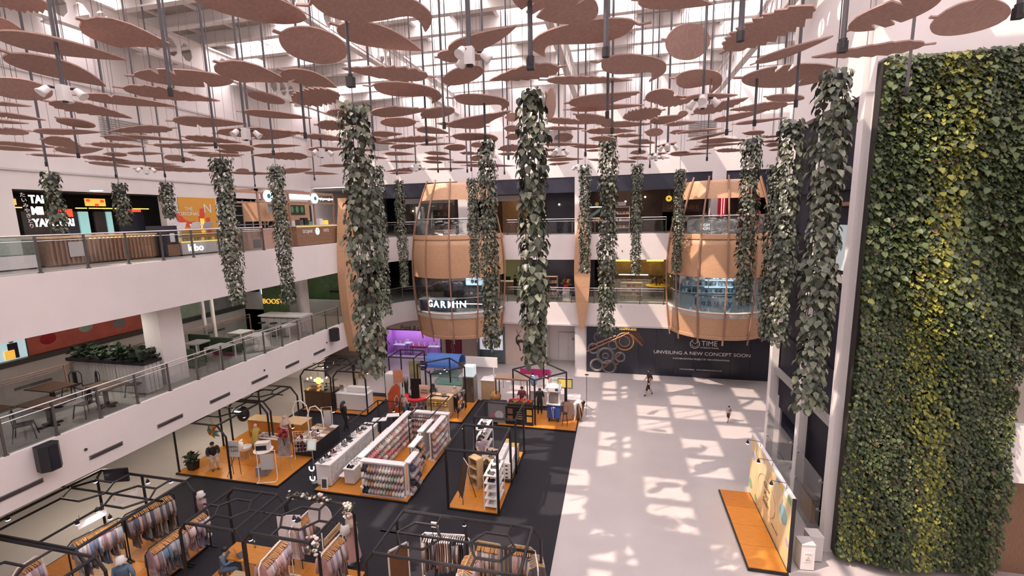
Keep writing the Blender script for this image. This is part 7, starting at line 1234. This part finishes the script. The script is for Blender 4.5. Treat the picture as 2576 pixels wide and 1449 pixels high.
gc = thing('glass_freezer', 'pale glass-topped freezer counter behind the bread counter', 'freezer', (-10.0, 25.4, .021)); bx('body', 'white_paint', gc, -.9, .9, -.4, .4, 0, .95); bx('glass_lid', 'green_glass', gc, -.88, .88, -.38, .38, .95, 1.25); bx('tray', 'mint_top', gc, -.8, .8, -.3, .3, .96, 1.0)
rb2 = thing('round_blue_sign', 'round dark blue sign on a pole beside the blue canopy', 'sign', (-11.9, 25.6, .021)); MB().tube([(0, -.02, 1.95), (0, .02, 1.95)], .32, 20).build('disc', mat('deep_blue', (.03, .03, .16), .4), rb2); MB().tube([(0, 0, 0), (0, 0, 1.7)], .025, 6).build('pole', 'light_grey', rb2); MB().tube([(-.15, -.03, 1.95), (.15, -.03, 1.95)], .03, 4).build('print', 'petal', rb2)
bk2 = board('black and white menu totem behind the red sign panel', (-11.75, 24.2, .02), .65, 1.3, .1, 'black_metal', z=.95, name='menu_totem', txt='MENU')
# snack and popcorn stall by the carpet corner
deck('orange deck under the blue popcorn cart stall', -6.15, -1.95, 22.2, 24.4); frame('black diamond-set frame over the popcorn cart stall', -5.2, -3.05, 22.95, 25.1, 2.6, (), rz=PI/4, r=.045)
pc = thing('popcorn_cart', 'blue and white popcorn cart with a glass cabinet', 'cart', (-3.2, 23.3, Z_D)); bx('chest', mat('cart_blue', (.03, .08, .32), .45), pc, -.35, .35, -.3, .3, .22, .98); bx('tray', 'white_gloss', pc, -.38, .38, -.36, .33, .98, 1.04); bx('inner_shelf', 'beige_light', pc, -.26, .26, -.22, .22, 1.08, 1.5)
for s in (-1, 1):
    for q in (-1, 1): bx('post', 'white_gloss', pc, s*.3-.03, s*.3+.03, q*.25-.03, q*.25+.03, 1.04, 1.75)
bx('pane', 'glass', pc, -.28, .28, -.27, -.26, 1.06, 1.72); bx('roof', 'white_gloss', pc, -.4, .4, -.35, .35, 1.75, 1.95); MB().lathe([(.36, -.34), (.36, .34)], 8, .0, PI).build('roof_glass', 'green_glass', pc).matrix_local = Matrix.Translation((0, 0, 1.92)) @ Matrix.Rotation(PI/2, 4, 'Z') @ Matrix.Rotation(PI/2, 4, 'Y') @ Matrix.Rotation(PI/2, 4, 'Z'); bx('emblem', 'cart_blue', pc, .1, .25, -.36, -.35, 1.8, 1.93)
for s in (-1, 1): MB().tube([(s*.25-.03, -.2, .11), (s*.25+.03, -.2, .11)], .11, 12).build('wheel', 'black_metal', pc)
MB().tube([(0, -.31, .9), (0, -.36, .2), (-.1, -.36, .85), (.1, -.36, .85)], .018, 5).build('handle', 'white_gloss', pc)
mb_ = thing('menu_board', 'black menu stand with orange food pictures', 'menu board', (-4.95, 22.35, Z_D)); bx('panel', 'black_metal', mb_, -.75, .75, -.03, .03, 0, 1.0)
for x, m in ((-.5, 'print_copper'), (.55, 'poster_orange')):
    for z in (.2, .6): bx('food_picture', m, mb_, x-.14, x+.14, -.04, -.03, z, z+.3)
for k in range(4): bx('print_line', 'pale_wood', mb_, -.15, .2, -.036, -.03, .35+.12*k, .37+.12*k)
pw = thing('price_panel', 'dark counter panel with pink and white round prints', 'counter', (-6.2, 22.6, Z_D)); bx('panel', 'cloth_grey', pw, -.5, .45, -.2, .2, 0, 1.1); MB().tube([(-.2, -.21, .4), (-.2, -.2, .4)], .16, 16).build('print', mat('rose_print', (.5, .15, .17), .5), pw); MB().tube([(.12, -.22, .45), (.12, -.2, .45)], .24, 16).build('print', 'light_grey', pw); bx('top', 'black_metal', pw, -.52, .47, -.22, .22, 1.1, 1.14)
pg = thing('pergola', 'small brown-roofed pergola over the grill counter', 'pergola', (-5.75, 24.4, .021)); bx('roof', 'brown_pier', pg, -1.0, 1.0, -.45, .45, 1.95, 2.05)
for sx in (-1, 1):
    for sy in (-1, 1): bx('post', 'dark_wood', pg, sx*.92-.03, sx*.92+.03, sy*.38-.03, sy*.38+.03, 0, 1.95)
for k in range(3): MB().tube([(-.5+.5*k, -.3, 1.95), (-.5+.5*k, -.3, 1.4)], .01, 4).build('chain', 'black_metal', pg)
grl = counter('grill_counter', 'dark grill counter crowded with red snack packs', -5.7, -4.4, 22.9, 23.5, .95, 'dark_wood', 'black_metal')
for k in range(10):
    t = MB().box(-.06, .06, -.05, .05, 0, .14).build('snack_pack', ('bright_red', 'poster_orange', 'sign_yellow', 'petal')[k % 4]); bx('flap', 'bright_red', t, -.06, .06, -.052, .052, .12, .15); t.location = (-5.6+.125*k, 23.1+.15*(k % 2), Z_D+.95); tag(t, f'red or orange snack pack on the grill counter, {ORD[k]} from the pergola', 'snack pack', 'snack packs on the grill counter')
person('cook in dark clothes behind the grill counter', (-5.1, 23.85, Z_D), .0, dict(el=(.14, -.03, .65), wl=(.09, -.14, .60), er=(-.14, -.03, .65), wr=(-.09, -.14, .60)), 1.62, top='cloth_maroon', sleeve=.6); person('attendant in black behind the popcorn stall', (-4.1, 23.9, Z_D), .3, dict(head=(0, -.05, .89), crown=(0, -.06, .955)), 1.62, sleeve=.6); person('bending man in white trousers beside the brown folding boards', (-2.1, 23.55, .02), 1.75, dict(waist=(0, .0, .60), chest=(0, -.13, .66), neck=(0, -.21, .66), head=(0, -.27, .64), crown=(0, -.32, .61), sl=(.105, -.16, .65), sr=(-.105, -.16, .65), el=(.12, -.2, .5), er=(-.12, -.2, .5), wl=(.1, -.22, .37), wr=(-.1, -.22, .37), pelvis=(0, .03, .54)), 1.72, top='cloth_white', legs='cloth_white', sleeve=.5)
for k, (x, a) in enumerate(((-2.45, .5), (-1.95, -.9))): t = thing('folding_board', ('brown folding board at the bending man', 'grey-brown folding board leaning past the bending man')[k], 'board', (x, 23.3+.35*k, Z_D-.1*k), a, group='folding boards'); MB().cbox((0, 0, .55), (.5, .02, 1.1), 0, 0, .15).build('panel', ('pink_brown', 'brown_pier')[k], t); MB().cbox((0, .17, .5), (.5, .02, 1.02), 0, 0, -.2).build('prop_panel', 'brown_wood', t)
bs2 = thing('bar_stool', 'tall black metal stool beside the popcorn cart', 'stool', (-2.55, 22.75, Z_D)); MB().tube([(0, 0, .66), (0, 0, .69)], .15, 12).build('seat', 'black_metal', bs2); MB().tube([(-.15, .1, .69), (-.15, .12, 1.0), (.15, .12, 1.0), (.15, .1, .69)], .012, 5).build('back_frame', 'black_metal', bs2)
for a in (.8, 2.4, 3.9, 5.5): MB().tube([(.11*math.cos(a), .11*math.sin(a), .66), (.2*math.cos(a), .2*math.sin(a), 0)], .012, 5).build('leg', 'black_metal', bs2)
tvs = thing('television', 'flat television with a yellow picture behind the popcorn cart', 'television', (-2.75, 24.6, Z_D)); bx('bezel', 'black_metal', tvs, -.42, .42, -.02, .03, 1.35, 1.9); bx('picture', mat('tv_yellow', (.6, .45, .1), .4, emit=.6, ecol=(.9, .7, .2)), tvs, -.38, .38, -.03, -.02, 1.39, 1.86); bx('stand', 'black_metal', tvs, -.04, .04, 0, .05, 0, 1.35); bx('base', 'black_metal', tvs, -.3, .3, -.2, .2, 0, .03)
counter('white_service_counter', 'white service counter behind the popcorn cart', -2.6, -1.9, 24.1, 24.9, 1.0, 'white_paint', 'white_gloss', base=.021); counter('white_back_counter', 'long white counter under the pink canopy', -4.9, -3.2, 25.1, 25.6, .95, 'white_paint', 'white_gloss', base=.021)
pk = thing('pink_canopy', 'small bright pink scalloped canopy behind the diamond frame', 'canopy', (-4.7, 26.2, 0)); MB().prism([(-.45, 0), (.45, 0), (.45, .04), (-.45, .5)], -.9, .9, Matrix(((0, 0, 1, 0), (1, 0, 0, 0), (0, 1, 0, 1.6), (0, 0, 0, 1)))).build('cover', mat('hot_pink', (.62, .05, .22), .5), pk)
for k in range(8): MB().tube([(-.8+.228*k, -.45, 1.6), (-.8+.228*k, -.47, 1.6)], .11, 10).build('scallop', 'hot_pink' if k % 2 else 'petal', pk)
for sx in (-1, 1):
    for sy in (-1, 1): bx('post', 'light_grey', pk, sx*.85-.02, sx*.85+.02, sy*.4-.02, sy*.4+.02, 0, 1.6)
for k, (px_, py_) in enumerate(((1375, 945), (1340, 943))): spot(f'glowing clip spotlight on the popcorn stall frame, {("toward the television", "under the pink canopy")[k]}', onZ(px_, py_, 2.45))
for k, (px_, py_) in enumerate(((1080, 938), (1108, 938), (1118, 929))): spot(f'glowing clip spotlight on the bread stall frame, {ORD[k]} from the blue sign', onZ(px_, py_, 2.45))
bl = thing('balloon_bag', 'pale blue balloon bag hanging in the popcorn stall', 'balloon', (-4.5, 24.3, 1.9)); MB().ell((0, 0, 0), (.2, .15, .32), 10, 8).build('bag', mat('pale_blue', (.25, .4, .62), .5), bl, True); MB().tube([(0, 0, .3), (0, 0, .68)], .006, 4).build('cord', 'black_metal', bl)
fk = thing('flower_stand', 'round orange woven flower basket beside the price panel', 'basket', (-6.75, 24.2, .021)); MB().lathe([(0, .5), (.25, .55), (.34, .85), (.2, 1.1), (0, 1.12)], 14).build('basket', mat('rattan', (.42, .22, .08), .7, var=.4, scale=14), fk, True); MB().tube([(0, 0, 0), (0, 0, .5)], .12, 8).build('stand', 'dark_wood', fk)
tp = thing('lamp_tripod', 'slim black lamp tripod on the carpet edge', 'tripod', (-1.55, 24.95, 0)); MB().tube([(0, 0, .35), (0, 0, 2.2)], .014, 6).build('pole', 'black_metal', tp); bx('head', 'black_metal', tp, -.1, .1, -.03, .03, 2.18, 2.24)
for a in (.5, 2.6, 4.7): MB().tube([(0, 0, .4), (.42*math.cos(a), .42*math.sin(a), 0)], .012, 5).build('leg', 'black_metal', tp)
# === right side of the hall ===
deck('orange deck before the yellow display wall', 4.2, 5.3, 14.0, 18.2)
yw = thing('display_wall', 'long cream yellow display wall with round sky-blue and green prints', 'display wall', (5.4, 16.35, 0)); n = 4
for k in range(n): bx('panel', mat('cream_board', (.74, .60, .34), .5), yw, -.05, .05, -2.15+4.3*k/n+.003, -2.15+4.3*(k+1)/n-.003, 0, 2.45)
bx('top_edge', 'white_gloss', yw, -.06, .06, -2.15, 2.15, 2.45, 2.5); bx('end_edge', 'black_metal', yw, -.05, .05, -2.2, -2.15, 0, 2.5)
def disc(y, z, r, m): MB().tube([(-.06, y, z), (-.05, y, z)], r, 18).build('print', m, yw)
for y, z, r, m in ((-1.55, 1.55, .32, 'print_blue'), (1.75, 1.75, .16, 'print_blue2'), (1.9, .5, .2, 'print_green'), (-2.0, .9, .14, 'print_lilac'), (.6, 2.2, .1, 'print_lilac'), (-.3, 2.1, .12, 'print_orange'), (1.2, .35, .12, 'print_green')):
    mat('print_blue', (.22, .42, .50), .5); mat('print_blue2', (.3, .36, .62), .5); mat('print_green', (.25, .45, .2), .5); mat('print_lilac', (.5, .4, .55), .5); mat('print_orange', (.65, .32, .06), .5); disc(y, z, r, m)
for k in range(4): bx('print_edge', ('print_green', 'letter_white', 'sign_yellow', 'print_blue2')[k], yw, -.058, -.05, -2.1+.35*k, -1.8+.35*k, 2.2+.02*k, 2.4)
MB().tube([(-.055, .1+.95*math.cos(a), 1.15+.62*math.sin(a)) for a in [i*PI/10 for i in range(20)]], .012, 4, closed=True).build('print_outline', 'pink_brown', yw)
for k, s_ in enumerate(('Glow', 'Play', 'Smile')): text('letters', s_, 'brown_wood', yw, (-.058, .1, 1.45-.3*k), .3, (PI/2, 0, -PI/2), .004, shear=.2)
text('letters', 'every day', 'brown_wood', yw, (-.058, -.9, .55), .16, (PI/2, 0, -PI/2), .004)
for k in range(3):
    t = spot(f'warm lamp under the display wall edge, {ORD[k]} from the near end', (4.9, 14.7+1.35*k, 2.6)); MB().tube([(0, 0, .14), (.45, 0, .1), (.45, 0, -.1)], .01, 4).build('arm', 'black_metal', t)
    la = bpy.data.lights.new('lamp', 'SPOT'); la.energy = 70; la.color = (1, .62, .2); la.spot_size = 1.3; la.spot_blend = .6; la.shadow_soft_size = .06; lo = bpy.data.objects.new('lamp', la); COL.objects.link(lo); lo.parent = t; lo.location = (0, 0, -.06)
for k, (x, y) in enumerate(((5.95, 14.55), (6.35, 15.0))):
    t = thing('white_bin', ('white box bin with a recycling triangle notice by the display wall', 'plain grey box bin beside the near white column')[k], 'bin', (x, y, 0), .1, group='box bins'); bx('body', ('white_paint', 'light_grey')[k], t, -.2, .2, -.2, .2, .03, .85); bx('lid', 'light_grey', t, -.21, .21, -.21, .21, .85, .9); bx('base', 'dark_steel', t, -.19, .19, -.19, .19, 0, .03)
    if not k:
        bx('notice', 'white_gloss', t, -.12, .12, -.21, -.2, .3, .65); MB().tube([(-.07, -.215, .38), (.07, -.215, .38), (0, -.215, .5)], .012, 4, closed=True).build('triangle', 'tan_board', t); bx('print_line', 'pink_brown', t, -.08, .08, -.214, -.21, .56, .58)
# lamps that light the stalls
for k, (x, y, z, e, c, lb) in enumerate(((-5.2, 16.0, 2.45, 45, (1, .72, .35), 'over the cubby shelf'), (-8.95, 17.62, 2.3, 40, (1, .85, .75), 'over the slipper racks'), (-16.45, 16.2, 2.42, 40, (1, .75, .45), 'over the round white table'), (-9.4, 23.4, 2.5, 35, (1, .75, .45), 'over the bread counter'), (-3.8, 23.4, 2.5, 35, (1, .7, .35), 'over the popcorn cart'), (-15.5, 9.5, 2.5, 45, (.95, .92, 1), 'over the long clothes racks'), (-9.0, 10.3, 2.5, 35, (1, .9, .85), 'over the pink mannequin stall'), (-4.2, 10.3, 2.5, 35, (1, .85, .75), 'over the gold rail racks'), (-16.9, 23, 2.5, 25, (1, .75, .4), 'over the snack kiosk'))):
    t = thing('stall_lamp', 'small hanging stall lamp ' + lb, 'lamp', (x, y, z)); MB().tube([(0, 0, .1), (0, 0, .01)], [.05, .09], 12).build('shade', 'black_metal', t); MB().ell((0, 0, .0), (.06, .06, .03), 10, 6).build('bulb', 'bulb_glow', t); MB().tube([(0, 0, .1), (0, 0, .16)], .006, 4).build('cord', 'black_metal', t)
    la = bpy.data.lights.new('lamp', 'SPOT'); la.energy = e*1.3; la.color = c; la.spot_size = 2.5; la.spot_blend = .8; la.shadow_soft_size = .09; lo = bpy.data.objects.new('lamp', la); COL.objects.link(lo); lo.parent = t; lo.location = (0, 0, -.04)
# ------------------------------------------------------------------ further details on the galleries and walls
def louvre(label, loc, rz, w_, h):
    t = thing('louvre_vent', label, 'vent', loc, rz, group='louvred wall vents'); n = 9
    bx('frame', 'light_grey', t, -w_/2, w_/2, -.02, 0, -h/2, h/2)
    for k in range(n): MB().cbox((0, -.04, -h/2+h*(k+.5)/n), (w_-.06, .05, .012), 0, 0, .5).build('slat', 'grey_panel', t)
for px, py, lb in ((952, 362, 'behind the bushiest vine'), (1407, 345, 'beside the large-leaved vine'), (1767, 322, 'above the beauty pod')):
    p = onY(px, py, YB); louvre('louvred vent on the back wall ' + lb, (p.x, YB-.005, p.z), 0, 1.7, .95)
p = onX(312, 328, XLW); louvre('louvred vent high on the upper shop wall', (XLW+.005, p.y, p.z), PI/2, 2.2, .95)
rg = thing('ring_sign', 'small pale ring sign on the navy fascia beside the bushiest vine', 'sign', (onY(963, 477, YB).x, YB+.04, onY(963, 477, YB).z)); MB().tube([(.13*math.cos(a), -.05, .15*math.sin(a)) for a in [i*PI/8 for i in range(16)]], .05, 6, closed=True).build('ring', 'letter_white', rg, True); bx('mount', 'dark_steel', rg, -.14, -.1, -.05, .02, -.02, .02)
pt = thing('potted_plant', 'small green plant in a white pot on the GARMIN pod deck', 'potted plant', (-10.15, 30.9, 9.82)); MB().lathe([(0, 0), (.16, 0), (.19, .45), (.15, .45), (0, .42)], 12).build('pot', 'white_gloss', pt, True); bush(pt, 40, (.35, .35, .4), .16, 51, 'leaf_dark', .42)
for k, (x, y, m) in enumerate(((-12.3, 30.6, 'pink_brown'), (-11.5, 30.4, 'beige_light'))):
    t = thing('wooden_crate', ('brown display crate on the GARMIN pod deck', 'pale display crate on the GARMIN pod deck')[k], 'crate', (x, y, 9.82), group='display crates on the pod deck')
    for j in range(4): bx('plank', m, t, -.35, .35, -.25, .25, .02+.14*j, .14+.14*j)
    bx('base', 'brown_wood', t, -.33, .33, -.23, .23, 0, .56)
tr = thing('slim_tree', 'narrow grey display tree standing on the GARMIN pod deck', 'display tree', (-12.9, 30.7, 9.82)); MB().lathe([(.0, 1.9), (.06, 1.5), (.14, .9), (.22, .2), (.05, .2), (.05, 0)], 10).build('cone', mat('sage', (.16, .18, .15), .8, var=.4, scale=15), tr, True); MB().tube([(0, 0, 0), (0, 0, .2)], .12, 8).build('base', 'brown_wood', tr)
STAND = dict(el=(.14, -.03, .65), wl=(.09, -.14, .62), er=(-.14, -.03, .65), wr=(-.09, -.14, .62))
person('barista in black leaning over the coffee kiosk counter', (-17.45, 20.3, Z3+.01), PI/2, dict(STAND, chest=(0, -.06, .72), neck=(0, -.11, .80), head=(0, -.15, .86), crown=(0, -.17, .925), sl=(.105, -.07, .77), sr=(-.105, -.07, .77)), 1.68, sleeve=.45)
person('attendant in grey behind the drinks counter on the beauty pod', (5.4, 30.8, 9.66), .2, STAND, 1.62, top='cloth_grey', sleeve=.5)
person('clerk in dark clothes at the olive lit counter beside the GARMIN pod', (-7.75, 34.4, Z2+.012), 2.2, STAND, 1.7, sleeve=.95)
wl = thing('glass_case', 'pale low glass case at the end of the slatted bar', 'display case', (-18.3, 9.2, Z3+.01)); bx('base', 'white_paint', wl, -.4, .4, -1.4, 1.4, .05, .45); bx('plinth', 'dark_steel', wl, -.36, .36, -1.36, 1.36, 0, .05); bx('glass_body', 'green_glass', wl, -.38, .38, -1.38, 1.38, .45, 1.0); bx('top', 'steel', wl, -.4, .4, -1.4, 1.4, 1.0, 1.03)
# sprinkler dots on the white bands
for k, (X, Y, Z, rz) in enumerate(((XL, 9.9, 4.25, 0), (XL, 17.4, 4.25, 0), (XL, 22.2, 4.25, 0))):
    t = thing('band_socket', f'small round dark socket on the middle band, {ORD[k]} from the large loudspeaker', 'socket', (X, Y, Z), group='sockets on the band'); MB().tube([(0, 0, 0), (.03, 0, 0)], .045, 10).build('ring', 'dark_steel', t); MB().tube([(.03, 0, 0), (.04, 0, 0)], .02, 8).build('cap', 'black_metal', t)
for k, (px, py) in enumerate(((1565, 631), (1562, 771))):
    p = onY(px, py, YB); t = thing('band_socket', f'small dark socket on the {("upper", "middle")[k]} back band', 'socket', (p.x, YB, p.z), -PI/2, group='sockets on the back bands'); MB().tube([(0, 0, 0), (.03, 0, 0)], .04, 10).build('ring', 'dark_steel', t)
# ------------------------------------------------------------------ lettering becomes plain mesh
bpy.context.view_layer.update(); dg = bpy.context.evaluated_depsgraph_get()
for o in [o for o in S.objects if o.type == 'FONT']:
    me = bpy.data.meshes.new_from_object(o.evaluated_get(dg)); n = bpy.data.objects.new(o.name, me); COL.objects.link(n); n.parent = o.parent; n.location = o.location; n.rotation_euler = o.rotation_euler; n.scale = o.scale
    nm = o.name; bpy.data.objects.remove(o); n.name = nm
